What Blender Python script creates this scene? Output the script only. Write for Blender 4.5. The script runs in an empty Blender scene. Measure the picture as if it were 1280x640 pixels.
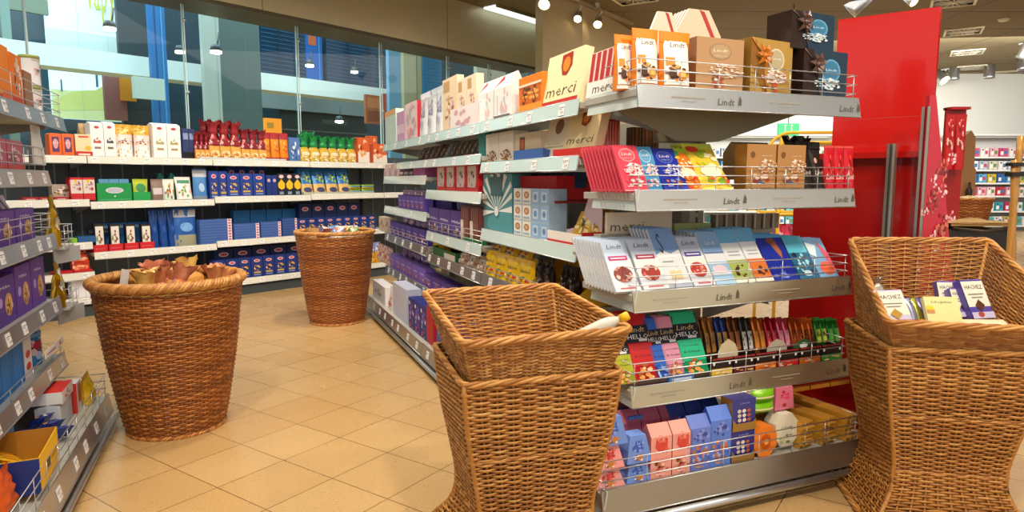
import bpy, math, random
import numpy as np
from mathutils import Matrix, Vector, noise
random.seed(7); rng = np.random.default_rng(5)
SC = bpy.context.scene; COL = SC.collection
PI = math.pi; R = math.radians
# ------------------------------------------------------------------ camera model (1280x640 frame)
FPX = 830.0; H = 1.3; TH = math.atan(95/830.0); CT, ST = math.cos(TH), math.sin(TH)
def ray(u, v):
    x = (u-640)/FPX; y = -(v-320)/FPX
    return (x, CT+y*ST, -ST+y*CT)
def gnd(u, v, z=0.0):
    d = ray(u, v); t = (z-H)/d[2]; return (d[0]*t, d[1]*t)
def proj(p):
    X, Y, Z = p[0], p[1], p[2]-H
    F = Y*CT-Z*ST; U = Y*ST+Z*CT
    return (640+FPX*X/max(F, .01), 320-FPX*U/max(F, .01))
class Frame:                                   # a shelf run: x along its face, y into the shelf, z up
    def __init__(s, ox, oy, th):
        s.o = (ox, oy); s.th = th; s.x = (math.cos(th), math.sin(th)); s.y = (-math.sin(th), math.cos(th))
    def w(s, x, y, z=0.0):
        return Vector((s.o[0]+s.x[0]*x+s.y[0]*y, s.o[1]+s.x[1]*x+s.y[1]*y, z))
    def m(s, x, y, z=0.0, rz=0.0, rx=0.0):
        return Matrix.Translation(s.w(x, y, z)) @ Matrix.Rotation(s.th+rz, 4, 'Z') @ Matrix.Rotation(rx, 4, 'X')
    def px(s, u, v, y=0.0):                    # pixel -> (x, z) on the vertical plane at depth y of this run
        d = ray(u, v); c = s.w(0, y)
        t = (c.x*s.y[0]+c.y*s.y[1])/(d[0]*s.y[0]+d[1]*s.y[1])
        X, Y = d[0]*t-s.o[0], d[1]*t-s.o[1]
        return (X*s.x[0]+Y*s.x[1], H+d[2]*t)
A = R(22.4); EH = (math.cos(A), math.sin(A)); AH = (-math.sin(A), math.cos(A))
def ea(e, a): return (e*EH[0]+a*AH[0], e*EH[1]+a*AH[1])
END = Frame(*ea(1.36, 2.1), A)                 # end display facing the viewer
AIS = Frame(*ea(1.36, 6.67), A-PI/2)           # long side of the middle gondola
RGT = Frame(*ea(2.47, 2.56), A+PI/2)           # far side of the middle gondola
LEF = Frame(*ea(-.85, 1.5), A+PI/2)            # left gondola
BCK = Frame(-2.824, 7.715, R(50))              # wall shelving, parallel to the glass front
WLD = Frame(0, 0, 0)
# ------------------------------------------------------------------ materials
def lin(h):
    h = h.lstrip('#'); o = []
    for i in (0, 2, 4):
        c = int(h[i:i+2], 16)/255; o.append(c/12.92 if c <= .04045 else ((c+.055)/1.055)**2.4)
    return (*o, 1)
MC = {}
def M(col, st='p'):
    k = (col, st)
    if k in MC: return MC[k]
    m = bpy.data.materials.new(st+'_'+col.strip('#')); m.use_nodes = True
    nt = m.node_tree; b = nt.nodes['Principled BSDF']; I = b.inputs
    I['Base Color'].default_value = lin(col); I['Roughness'].default_value = .42
    def bump(scale, s, dist=.002, det=3):
        tc = nt.nodes.new('ShaderNodeTexCoord'); n = nt.nodes.new('ShaderNodeTexNoise'); n.inputs['Scale'].default_value = scale; n.inputs['Detail'].default_value = det
        bp = nt.nodes.new('ShaderNodeBump'); bp.inputs['Strength'].default_value = s; bp.inputs['Distance'].default_value = dist
        nt.links.new(tc.outputs['Object'], n.inputs['Vector']); nt.links.new(n.outputs['Fac'], bp.inputs['Height']); nt.links.new(bp.outputs['Normal'], I['Normal']); return n, tc
    if st == 'g': I['Roughness'].default_value = .22; I['Coat Weight'].default_value = .3
    elif st == 'f': I['Roughness'].default_value = .25; I['Metallic'].default_value = .1; bump(38, .5, .004)   # plastic film
    elif st == 'foil': I['Roughness'].default_value = .28; I['Metallic'].default_value = .8; bump(45, .5, .003)
    elif st == 'm': I['Roughness'].default_value = .33; I['Metallic'].default_value = .9
    elif st == 'b':                                                       # brushed
        I['Roughness'].default_value = .32; I['Metallic'].default_value = .85
    elif st == 'bb': I['Roughness'].default_value = .36; I['Metallic'].default_value = .35
    elif st == 'r': I['Roughness'].default_value = .75; bump(60, .12)
    elif st == 'e': I['Emission Color'].default_value = lin(col); I['Emission Strength'].default_value = 1.0
    elif st == 'E': I['Emission Color'].default_value = lin(col); I['Emission Strength'].default_value = 9.0
    elif st == 'c':                                                       # carton, faint mottling
        I['Roughness'].default_value = .55; bump(90, .05)
    MC[k] = m; return m
def nodes(name):
    m = bpy.data.materials.new(name); m.use_nodes = True; return m, m.node_tree, m.node_tree.nodes['Principled BSDF']
def mat_floor():
    m, nt, b = nodes('stone_tiles'); N = nt.nodes.new; L = nt.links.new
    tc = N('ShaderNodeTexCoord'); mp = N('ShaderNodeMapping'); L(tc.outputs['Object'], mp.inputs['Vector'])
    an = R(34.3); c, s = math.cos(an), math.sin(an); px, py = -.788, 2.782
    mp.inputs['Rotation'].default_value = (0, 0, an)
    mp.inputs['Location'].default_value = (-(c*px-s*py), -(s*px+c*py), 0)
    br = N('ShaderNodeTexBrick'); L(mp.outputs['Vector'], br.inputs['Vector'])
    br.offset = 0; br.squash = 1; I = br.inputs
    I['Scale'].default_value = 1; I['Brick Width'].default_value = .335; I['Row Height'].default_value = .335
    I['Mortar Size'].default_value = .0022; I['Mortar Smooth'].default_value = .1; I['Bias'].default_value = 0
    I['Color1'].default_value = lin('#cda974'); I['Color2'].default_value = lin('#c6a06a'); I['Mortar'].default_value = lin('#6e5230')
    n1 = N('ShaderNodeTexNoise'); n1.inputs['Scale'].default_value = 2.2; n1.inputs['Detail'].default_value = 5
    n2 = N('ShaderNodeTexNoise'); n2.inputs['Scale'].default_value = 110; n2.inputs['Detail'].default_value = 2
    for n in (n1, n2): L(tc.outputs['Object'], n.inputs['Vector'])
    cr = N('ShaderNodeValToRGB'); cr.color_ramp.elements[0].position = .3; cr.color_ramp.elements[0].color = (.55, .45, .33, 1); cr.color_ramp.elements[1].position = .36; cr.color_ramp.elements[1].color = (1, 1, 1, 1)
    L(n2.outputs['Fac'], cr.inputs['Fac'])
    mx = N('ShaderNodeMix'); mx.data_type = 'RGBA'; mx.blend_type = 'MULTIPLY'; mx.inputs[0].default_value = 1
    L(br.outputs['Color'], mx.inputs[6]); L(cr.outputs['Color'], mx.inputs[7])
    cr2 = N('ShaderNodeValToRGB'); cr2.color_ramp.elements[0].position = .3; cr2.color_ramp.elements[0].color = (.93, .92, .9, 1); cr2.color_ramp.elements[1].position = .7
    L(n1.outputs['Fac'], cr2.inputs['Fac'])
    mx2 = N('ShaderNodeMix'); mx2.data_type = 'RGBA'; mx2.blend_type = 'MULTIPLY'; mx2.inputs[0].default_value = 1
    L(mx.outputs[2], mx2.inputs[6]); L(cr2.outputs['Color'], mx2.inputs[7]); L(mx2.outputs[2], b.inputs['Base Color'])
    mr = N('ShaderNodeMapRange'); mr.inputs['To Min'].default_value = .2; mr.inputs['To Max'].default_value = .34; L(n1.outputs['Fac'], mr.inputs['Value']); L(mr.outputs['Result'], b.inputs['Roughness'])
    return m
def mat_wicker(name, dark, mid, light):
    m, nt, b = nodes(name); N = nt.nodes.new; L = nt.links.new
    at = N('ShaderNodeAttribute'); at.attribute_name = 'fiber'
    tc = N('ShaderNodeTexCoord'); n = N('ShaderNodeTexNoise'); n.inputs['Scale'].default_value = 55; n.inputs['Detail'].default_value = 3; L(tc.outputs['Object'], n.inputs['Vector'])
    ad = N('ShaderNodeMath'); ad.operation = 'MULTIPLY_ADD'; ad.inputs[1].default_value = .45; L(n.outputs['Fac'], ad.inputs[0]); L(at.outputs['Fac'], ad.inputs[2])
    cr = N('ShaderNodeValToRGB'); e = cr.color_ramp.elements; e[0].position = .15; e[0].color = lin(dark); e[1].position = 1.1 if False else 1.0; e[1].color = lin(light)
    k = cr.color_ramp.elements.new(.6); k.color = lin(mid)
    L(ad.outputs[0], cr.inputs['Fac']); L(cr.outputs['Color'], b.inputs['Base Color']); b.inputs['Roughness'].default_value = .36
    return m
def mat_glass():
    m, nt, b = nodes('shopfront_glass'); N = nt.nodes.new; L = nt.links.new
    t = N('ShaderNodeBsdfTransparent'); t.inputs['Color'].default_value = (.80, .93, .95, 1)
    g = N('ShaderNodeBsdfGlossy'); g.inputs['Roughness'].default_value = .02
    lw = N('ShaderNodeFresnel'); lw.inputs['IOR'].default_value = 1.5
    mx = N('ShaderNodeMixShader'); L(lw.outputs[0], mx.inputs[0]); L(t.outputs[0], mx.inputs[1]); L(g.outputs[0], mx.inputs[2])
    L(mx.outputs[0], nt.nodes['Material Output'].inputs['Surface']); return m
def mat_clear():
    m, nt, b = nodes('clear_plastic'); N = nt.nodes.new; L = nt.links.new
    t = N('ShaderNodeBsdfTransparent'); t.inputs['Color'].default_value = (.95, .96, .96, 1)
    g = N('ShaderNodeBsdfGlossy'); g.inputs['Roughness'].default_value = .08
    mx = N('ShaderNodeMixShader'); mx.inputs[0].default_value = .14; L(t.outputs[0], mx.inputs[1]); L(g.outputs[0], mx.inputs[2])
    L(mx.outputs[0], nt.nodes['Material Output'].inputs['Surface']); return m
def mat_lumps(name, cols, scale=60, style=.35, metal=.2):
    """many small wrapped sweets seen through film: cells of several colours"""
    if name in MC: return MC[name]
    m, nt, b = nodes(name); N = nt.nodes.new; L = nt.links.new
    tc = N('ShaderNodeTexCoord'); v = N('ShaderNodeTexVoronoi'); v.inputs['Scale'].default_value = scale; L(tc.outputs['Object'], v.inputs['Vector'])
    sp = N('ShaderNodeSeparateColor'); L(v.outputs['Color'], sp.inputs[0])
    cr = N('ShaderNodeValToRGB'); cr.color_ramp.interpolation = 'CONSTANT'; el = cr.color_ramp.elements
    el[0].color = lin(cols[0]); el[1].position = 1/len(cols); el[1].color = lin(cols[1])
    for i in range(2, len(cols)): k = el.new(i/len(cols)); k.color = lin(cols[i])
    L(sp.outputs[0], cr.inputs['Fac']); L(cr.outputs['Color'], b.inputs['Base Color'])
    bp = N('ShaderNodeBump'); bp.inputs['Strength'].default_value = .7; bp.inputs['Distance'].default_value = .006; bp.invert = True
    L(v.outputs['Distance'], bp.inputs['Height']); L(bp.outputs['Normal'], b.inputs['Normal'])
    b.inputs['Roughness'].default_value = style; b.inputs['Metallic'].default_value = metal
    MC[name] = m; return m
GLASS = mat_glass(); CLEAR = mat_clear()
WICK = mat_wicker('wicker_honey', '#7a4413', '#b67a36', '#e0b066')
WICKR = mat_wicker('wicker_rim', '#6e3a12', '#a86a2c', '#d49c54')
WICKD = mat_wicker('wicker_chestnut', '#5e2f10', '#a86428', '#d6954c')
WICKC = mat_wicker('wicker_reddish', '#6e3413', '#a9632c', '#d99c58')
# ------------------------------------------------------------------ mesh builder
TXT = {}
def text2d(s):
    if s not in TXT:
        cu = bpy.data.curves.new('t', 'FONT'); cu.body = s; cu.size = 1; cu.resolution_u = 1
        ob = bpy.data.objects.new('t', cu); me = bpy.data.meshes.new_from_object(ob)
        v = np.array([p.co[:2] for p in me.vertices]) if len(me.vertices) else np.zeros((0, 2)); f = [tuple(p.vertices) for p in me.polygons]
        if len(v): v = v-(v.max(0)+v.min(0))/2; wd = max(np.ptp(v[:, 0]), 1e-4); v = v/wd
        TXT[s] = (v, f); bpy.data.objects.remove(ob); bpy.data.meshes.remove(me); bpy.data.curves.remove(cu)
    return TXT[s]
class MB:
    def __init__(s): s.v = []; s.f = []; s.mi = []; s.mats = []; s.sm = []
    def mid(s, m):
        if isinstance(m, str): m = M(m)
        if isinstance(m, tuple): m = M(*m)
        if m not in s.mats: s.mats.append(m)
        return s.mats.index(m)
    def add(s, vs, fs, m, smooth=False, T=None):
        o = len(s.v); k = s.mid(m)
        if T is not None: vs = [tuple(T @ Vector(p)) for p in vs]
        s.v += [tuple(p) for p in vs]; s.f += [tuple(i+o for i in f) for f in fs]; s.mi += [k]*len(fs); s.sm += [smooth]*len(fs)
    def box(s, x0, x1, y0, y1, z0, z1, m, T=None, top=None, side=None, bev=0.0):
        if bev > 0 and min(x1-x0, y1-y0, z1-z0) > 2.2*bev:
            b = bev; P = []
            for (z, i) in ((z0, b), (z0+b, 0), (z1-b, 0), (z1, b)):
                P += [(x0+i+b*.0, y0+i, z), (x1-i, y0+i, z), (x1-i, y1-i, z), (x0+i, y1-i, z)]
            F = [(3, 2, 1, 0), (12, 13, 14, 15)]
            for k in range(3):
                for j in range(4): F.append((4*k+j, 4*k+(j+1) % 4, 4*k+4+(j+1) % 4, 4*k+4+j))
            s.add(P, F, m, False, T); return
        P = [(x0, y0, z0), (x1, y0, z0), (x1, y1, z0), (x0, y1, z0), (x0, y0, z1), (x1, y0, z1), (x1, y1, z1), (x0, y1, z1)]
        s.add(P, [(3, 2, 1, 0), (0, 1, 5, 4), (2, 3, 7, 6)], m, False, T)
        s.add(P, [(4, 5, 6, 7)], top or m, False, T); s.add(P, [(1, 2, 6, 5), (3, 0, 4, 7)], side or m, False, T)
    def prism(s, poly, y0, y1, m, side=None, T=None):      # polygon in xz, extruded along y
        n = len(poly); P = [(x, y0, z) for x, z in poly]+[(x, y1, z) for x, z in poly]
        s.add(P, [tuple(range(n)), tuple(range(2*n-1, n-1, -1))], m, False, T)
        s.add(P, [(i, i+n, (i+1) % n+n, (i+1) % n) for i in range(n)], side or m, False, T)
    def tube(s, pts, r, m, n=6, closed=False, T=None, cap=True):
        P = np.array([tuple(p) for p in pts], float); k = len(P)
        rr = np.full(k, r) if np.isscalar(r) else np.array(r)
        if closed: tg = np.roll(P, -1, 0)-np.roll(P, 1, 0)
        else: tg = np.gradient(P, axis=0)
        tg /= np.linalg.norm(tg, axis=1)[:, None]+1e-12
        up = np.tile(np.array([0, 0, 1.]), (k, 1)); bad = np.abs(tg[:, 2]) > .95; up[bad] = (0, 1, 0) if not bad.all() or True else up[bad]
        a = np.cross(tg, up); a /= np.linalg.norm(a, axis=1)[:, None]+1e-12; b = np.cross(a, tg)
        ang = np.arange(n)*2*PI/n
        V = P[:, None, :]+rr[:, None, None]*(np.cos(ang)[None, :, None]*a[:, None, :]+np.sin(ang)[None, :, None]*b[:, None, :])
        V = V.reshape(-1, 3); F = []
        for i in range(k if closed else k-1):
            j = (i+1) % k
            for q in range(n): F.append((i*n+q, i*n+(q+1) % n, j*n+(q+1) % n, j*n+q))
        if not closed and cap: F += [tuple(range(n-1, -1, -1)), tuple(range((k-1)*n, k*n))]
        s.add([tuple(p) for p in V], F, m, True, T)
    def lathe(s, prof, m, n=20, T=None, sm=True):          # profile [(r, z)]
        P = []; F = []
        for r, z in prof: P += [(r*math.cos(2*PI*i/n), r*math.sin(2*PI*i/n), z) for i in range(n)]
        for k in range(len(prof)-1):
            for i in range(n): F.append((k*n+i, k*n+(i+1) % n, k*n+n+(i+1) % n, k*n+n+i))
        F += [tuple(range(n-1, -1, -1)), tuple(range((len(prof)-1)*n, len(prof)*n))]
        s.add(P, F, m, sm, T)
    def decals(s, D, S, dz=.0005, flat=True):
        """printed marks laid on the surface S(u, v, offset) -> point"""
        for k, d in enumerate(D):
            o = dz*(k+1); t = d[0]
            if t == 'r':
                x0, y0, x1, y1, c = d[1:6]; nx, ny = (1, 1) if flat else (max(1, int((x1-x0)*8)), max(1, int((y1-y0)*10)))
                P = [S(x0+(x1-x0)*i/nx, y0+(y1-y0)*j/ny, o) for j in range(ny+1) for i in range(nx+1)]
                s.add(P, [(j*(nx+1)+i, j*(nx+1)+i+1, (j+1)*(nx+1)+i+1, (j+1)*(nx+1)+i) for j in range(ny) for i in range(nx)], c, not flat)
            elif t == 'd':
                cx, cy, rx, ry, c = d[1:6]; n = 14
                P = [S(cx, cy, o)]+[S(cx+rx*math.cos(2*PI*i/n)*q, cy+ry*math.sin(2*PI*i/n)*q, o) for q in (.5, 1) for i in range(n)]
                s.add(P, [(0, 1+i, 1+(i+1) % n) for i in range(n)]+[(1+i, 1+n+i, 1+n+(i+1) % n, 1+(i+1) % n) for i in range(n)], c, not flat)
            elif t == 'p': s.add([S(x, y, o) for x, y in d[1]], [tuple(range(len(d[1])))], d[2])
            elif t == 't':
                cx, cy, wd, tx, c = d[1:6]; asp = d[6] if len(d) > 6 else 1.0; sh = d[7] if len(d) > 7 else 0
                v, f = text2d(tx); P = [S(cx+wd*(p[0]+sh*p[1]), cy+wd*asp*p[1], o) for p in v]
                s.add(P, f, c)
            elif t == 's':
                cx, cy, rx, ry, n, cs, sd = d[1:8]; q = random.Random(sd); kk = 1 if n <= 16 else .75 if n <= 26 else .45; n = int(n*(1 if n <= 26 else 1.7))
                for i in range(n):
                    a = q.random()*2*PI; rr = math.sqrt(q.random()); x = cx+rx*rr*math.cos(a); y = cy+ry*rr*math.sin(a)
                    w1 = kk*rx*q.uniform(.16, .36); h1 = kk*ry*q.uniform(.16, .36); a0 = q.random()*6; nn = 6; oo = o+.00006*i
                    s.add([S(x+w1*math.cos(a0+2*PI*j/nn), y+h1*math.sin(a0+2*PI*j/nn), oo) for j in range(nn)], [tuple(range(nn))], q.choice(cs))
    def mesh(s, name='m'):
        me = bpy.data.meshes.new(name); me.from_pydata(s.v, [], s.f)
        for m in s.mats: me.materials.append(m)
        me.polygons.foreach_set('material_index', s.mi); me.polygons.foreach_set('use_smooth', s.sm); me.update(); return me
def link(name, me, parent=None, mat=None):
    o = bpy.data.objects.new(name, me); COL.objects.link(o)
    if parent: o.parent = parent
    if mat is not None: o.matrix_local = mat
    return o
REG = []
def tag(o, desc, place='', cat=None, group=None):
    REG.append((o, desc, place)); o['category'] = cat or 'thing'
    if group: o['group'] = group
    return o
def empty(name, mat):
    o = bpy.data.objects.new(name, None); o.empty_display_size = .05; COL.objects.link(o); o.matrix_world = mat; return o
def struct(name, mb, mat=None):
    o = link(name, mb.mesh(name), None, mat); o['kind'] = 'structure'; return o
# ------------------------------------------------------------------ packaging shapes: f(w, h, d, **k) -> list of (part name, mesh); front faces -y, base at z=0
def dsh(m, st):                                              # default style
    return (m, st) if isinstance(m, str) else m
def k_box(w, h, d, base='#fff', D=(), side=None, top=None, st='c', bev=0.0):
    b = MB(); b.box(-w/2, w/2, 0, d, 0, h, dsh(base, st), top=top and dsh(top, st), side=side and dsh(side, st), bev=bev)
    b.decals(D, lambda u, v, o: (-w/2+w*u, -o, h*v)); return [('', b.mesh('box'))]
def k_bar(w, h, d, base='#fff', D=(), side=None, top=None, st='g'):   # wrapped slab standing on its short edge
    return k_box(w, h, d, base, D, side, top, st, .0012)
def k_pouch(w, h, d, base='#fff', D=(), st='f', pillow=False, seal=None, lump=0.0, gus=None):
    b = MB(); nx, ny = 10, 14; sd = random.random()*50
    def th(u, v):
        a = max(0, 1-(2*u-1)**4)
        if pillow: p = max(0, math.sin(PI*min(1, max(0, (v-.06)/.88))))**.55
        else: p = 1-max(0, (v-.1)/.82)**1.6 if v < .92 else 0
        return d/2*(a**.8)*max(0, p)
    def S(u, v, o=0, sg=-1):
        x = -w/2+w*u; t = th(u, v)
        if pillow: x *= 1-.06*math.sin(PI*v)
        else: x *= 1-.05*math.sin(PI*v)
        n = lump*.6*noise.noise(Vector((u*5+sd, v*6, 0)))*d if 0 < u < 1 and .05 < v < .93 else 0
        lean = (v**2)*d*.0
        return (x, d/2+sg*(t+o+.0006)+sg*n+lean, h*v+(.0 if pillow else 0))
    for sg in (-1, 1):
        P = [S(i/nx, j/ny, 0, sg) for j in range(ny+1) for i in range(nx+1)]
        F = [(j*(nx+1)+i, j*(nx+1)+i+1, (j+1)*(nx+1)+i+1, (j+1)*(nx+1)+i) for j in range(ny) for i in range(nx)]
        if sg > 0: F = [f[::-1] for f in F]
        b.add(P, F, dsh(gus if (gus and sg > 0) else base, st), True)
    if not pillow:                                           # flat bottom
        P = [S(i/nx, 0, 0, -1) for i in range(nx+1)]+[S(i/nx, 0, 0, 1) for i in range(nx, -1, -1)]; b.add(P, [tuple(range(len(P)))], dsh(base, st))
    sc = seal or base
    n = 22; P = []
    for i in range(n+1): P += [S(i/n, .95, .0008), S(i/n, 1.0 if i % 2 else .985, .0008)]
    b.add(P, [(2*i, 2*i+2, 2*i+3, 2*i+1) for i in range(n)], dsh(sc, st))
    b.decals([(x[0], *x[1:]) for x in D], lambda u, v, o: S(u, v, o+.0015), .0006, False)
    return [('', b.mesh('pouch'))]
def k_twist(w, h, d, base='#fff', D=(), st='f', tie=None, top=None, neck=.7, pin=.42, flare=.84):
    """cellophane bag gathered and tied above its filling, ruffle on top"""
    b = MB(); nu, nv = 22, 16; sd = random.random()*30
    prof = [(0, .86), (.06, .98), (.2, 1), (.4, .98), (neck-.13, .86), (neck-.04, .6), (neck, pin), (neck+.04, pin*1.1), (neck+.12, .66), (1, flare)]
    def rr(v):
        for (a, p), (c, q) in zip(prof, prof[1:]):
            if v <= c: t = (v-a)/(c-a); return p+(q-p)*t
        return prof[-1][1]
    def S(u, v, o=0):
        an = u*2*PI; r = rr(v); ruf = max(0, (v-neck)/(1-neck))
        wob = 1+ruf*(.2*math.sin(an*7+sd)+.2*math.sin(an*4+sd*2))+.08*noise.noise(Vector((math.cos(an)*2+sd, math.sin(an)*2, v*6)))
        ca, sa = math.cos(an), math.sin(an); ex = .55
        x = abs(ca)**ex*(1 if ca > 0 else -1); y = abs(sa)**ex*(1 if sa > 0 else -1)
        if v > neck-.1: x, y = ca, sa
        dd = d if v < neck else d*(1+.2*ruf)
        return ((w/2*r*wob+o)*x, d/2+(dd/2*r*wob+o)*y, h*v+(.04*h*math.sin(an*9+sd)+.05*h*math.sin(an*4+sd) if v > .97 else .02*h*math.sin(an*5+sd)*ruf))
    P = [S(i/nu, j/nv) for j in range(nv+1) for i in range(nu)]
    F = [(j*nu+i, j*nu+(i+1) % nu, (j+1)*nu+(i+1) % nu, (j+1)*nu+i) for j in range(nv) for i in range(nu)]
    kb = int(nv*neck)
    b.add(P, [f for q, f in enumerate(F) if q//nu < kb], dsh(base, st), True); b.add(P, [f for q, f in enumerate(F) if q//nu >= kb], dsh(top or base, st), True)
    b.add([S(i/nu, 0) for i in range(nu)], [tuple(range(nu-1, -1, -1))], dsh(base, st))
    b.decals(D, lambda u, v, o: S(.75+(u-.5)*.42, v*neck*.95, o+.001), .0006, False)
    out = [('', b.mesh('bag'))]
    if tie:
        t = MB(); t.lathe([(w*.5*pin*.9, h*(neck-.015)), (w*.5*pin*1.12, h*neck), (w*.5*pin*.9, h*(neck+.015))], dsh(tie, 'g'), 10, Matrix.Translation((0, d/2, 0))); out.append(('ribbon', t.mesh('tie')))
    return out
def k_can(w, h, d, base='#fff', D=(), st='g', lid='#8a8a3a', stack=1):
    b = MB(); r = w/2; T = Matrix.Translation((0, r, 0))
    b.lathe([(r*.97, 0), (r, .004), (r, .012*1), (r*.985, .014), (r*.985, h-.02), (r, h-.018), (r, h-.012)], dsh(base, st), 24, T)
    b.decals(D, lambda u, v, o: ((r+o)*math.sin((u-.5)*PI*.9), r-(r+o)*math.cos((u-.5)*PI*.9), h*v), .0006, False)
    c = MB(); c.lathe([(r*1.02, h-.016), (r*1.02, h-.002), (r*.97, h), (r*.9, h-.003)], dsh(lid, st), 24, T)
    return [('', b.mesh('can')), ('lid', c.mesh('lid'))]
def k_trap(w, h, d, base='#fff', D=(), top=.62, st='c', side=None):      # tapered carton
    b = MB(); k = top; q = d*(1-k)/2
    P = [(-w/2, 0, 0), (w/2, 0, 0), (w/2, d, 0), (-w/2, d, 0), (-w/2*k, q, h), (w/2*k, q, h), (w/2*k, d-q, h), (-w/2*k, d-q, h)]
    b.add(P, [(3, 2, 1, 0), (0, 1, 5, 4), (4, 5, 6, 7), (2, 3, 7, 6)], dsh(base, st)); b.add(P, [(1, 2, 6, 5), (3, 0, 4, 7)], dsh(side or base, st))
    b.decals(D, lambda u, v, o: ((-w/2+w*u)*(1-(1-k)*v), q*v-o, h*v)); return [('', b.mesh('carton'))]
def k_gable(w, h, d, base='#fff', D=(), st='c', side=None, sh=.72, handle=False, flap=None):   # carton closing to a ridge
    b = MB(); z = h*sh
    P = [(-w/2, 0, 0), (w/2, 0, 0), (w/2, d, 0), (-w/2, d, 0), (-w/2, 0, z), (w/2, 0, z), (w/2, d, z), (-w/2, d, z), (-w/2, d/2-.002, h), (w/2, d/2-.002, h), (-w/2, d/2+.002, h), (w/2, d/2+.002, h)]
    b.add(P, [(3, 2, 1, 0), (0, 1, 5, 4), (4, 5, 9, 8), (2, 3, 7, 6), (6, 7, 10, 11), (8, 9, 11, 10)], dsh(base, st)); b.add(P, [(1, 2, 6, 5), (3, 0, 4, 7), (5, 6, 11, 9), (7, 4, 8, 10)], dsh(side or base, st))
    def S(u, v, o):
        if v <= sh: return (-w/2+w*u, -o, h*v)
        t = (v-sh)/(1-sh); return (-w/2+w*u, (d/2-.002)*t-o, h*v+o*.6)
    b.decals(D, S); return [('', b.mesh('carton'))]
def k_poly(w, h, d, base='#fff', D=(), st='c', side=None, poly=None):   # die-cut outline, poly in 0..1
    b = MB(); b.prism([(-w/2+w*x, h*y) for x, y in poly], 0, d, dsh(base, st), dsh(side or base, st))
    b.decals(D, lambda u, v, o: (-w/2+w*u, -o, h*v)); return [('', b.mesh('carton'))]
OCT = [(.29, 0), (.71, 0), (1, .29), (1, .71), (.71, 1), (.29, 1), (0, .71), (0, .29)]
HOUSE = [(0, 0), (1, 0), (1, .72), (.72, 1), (.28, 1), (0, .72)]
WEDGE = [(0, 0), (1, 0), (1, .8), (.9, .93), (.8, 1), (.2, 1), (.1, .93), (0, .8)]
def k_gift(w, h, d, base='#b08c4a', D=(), bow='#c06018', st='g', side=None):   # gift box with ribbon bow
    b = MB(); b.box(-w/2, w/2, 0, d, 0, h, dsh(base, st), side=side and dsh(side, st), bev=0)
    b.decals(D, lambda u, v, o: (-w/2+w*u, -o, h*v))
    c = MB(); cx, cz = -w*.22, h*.7
    for k in range(7):
        an = k*2*PI/7+.3; L = w*.2
        p = [(cx, -.004, cz), (cx+L*.55*math.cos(an-.35), -.022, cz+L*.55*math.sin(an-.35)), (cx+L*math.cos(an), -.012, cz+L*math.sin(an)), (cx+L*.55*math.cos(an+.35), -.02, cz+L*.55*math.sin(an+.35))]
        c.add(p+[(x, y+.004, z) for x, y, z in p], [(0, 1, 2, 3), (7, 6, 5, 4), (0, 4, 5, 1), (1, 5, 6, 2), (2, 6, 7, 3), (3, 7, 4, 0)], dsh(bow, 'g'))
    c.lathe([(.012, -.012), (.014, 0), (.004, .01)], dsh(bow, 'g'), 8, Matrix.Translation((cx, -.012, cz)) @ Matrix.Rotation(PI/2, 4, 'X'))
    c.tube([(cx, -.003, cz), (cx-w*.28, -.003, cz+h*.29)], .003, dsh(bow, 'g'), 4); c.tube([(cx, -.003, cz), (cx+w*.1, -.003, 0.003)], .003, dsh(bow, 'g'), 4)
    return [('', b.mesh('giftbox')), ('bow', c.mesh('bow'))]
def k_tray(w, h, d, base='#c22', D=(), st='c', back=None, t=.003, inner=None, cut=0):   # open display tray, front wall h, back wall back
    b = MB(); hb = back or h; c = dsh(base, st); ci = dsh(inner or base, st)
    b.box(-w/2, w/2, 0, d, 0, t, c); b.box(-w/2, w/2, 0, t, 0, h, c); b.box(-w/2, w/2, d-t, d, 0, hb, c)
    for sx in (-1, 1):
        x0, x1 = sorted((sx*w/2, sx*(w/2-t)))
        P = [(x0, 0, 0), (x0, d, 0), (x0, d, hb), (x0, 0, h)]; Q = [(x1, y, z) for _, y, z in P]
        b.add(P+Q, [(0, 1, 2, 3), (7, 6, 5, 4), (3, 2, 6, 7), (0, 3, 7, 4), (1, 0, 4, 5), (2, 1, 5, 6)], c if sx < 0 else ci)
    b.decals(D, lambda u, v, o: (-w/2+w*u, -o, h*v)); return [('', b.mesh('tray'))]
def k_stick(w, h, d, base='#fff', D=(), st='foil'):         # upright wrapped stick with sealed ends
    return k_pouch(w, h, d, base, D, st, True)
def k_bottle(w, h, d, base=None, D=(), cap='#f2c21a'):
    b = MB(); r = w/2
    b.lathe([(r*.9, 0), (r, .006), (r, h*.55), (r*.85, h*.68), (r*.45, h*.8), (r*.4, h*.86)], ('#d8d4c4', 'g') if base is None else dsh(base, 'g'), 18)
    c = MB(); c.lathe([(r*.55, h*.84), (r*.55, h*.98), (r*.45, h), (r*.1, h)], dsh(cap, 'g'), 16)
    return [('', b.mesh('bottle')), ('cap', c.mesh('cap'))]
def k_lumpbag(w, h, d, base, D=(), st='f', **k): return k_pouch(w, h, d, base, D, st, lump=.25, **k)
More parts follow.
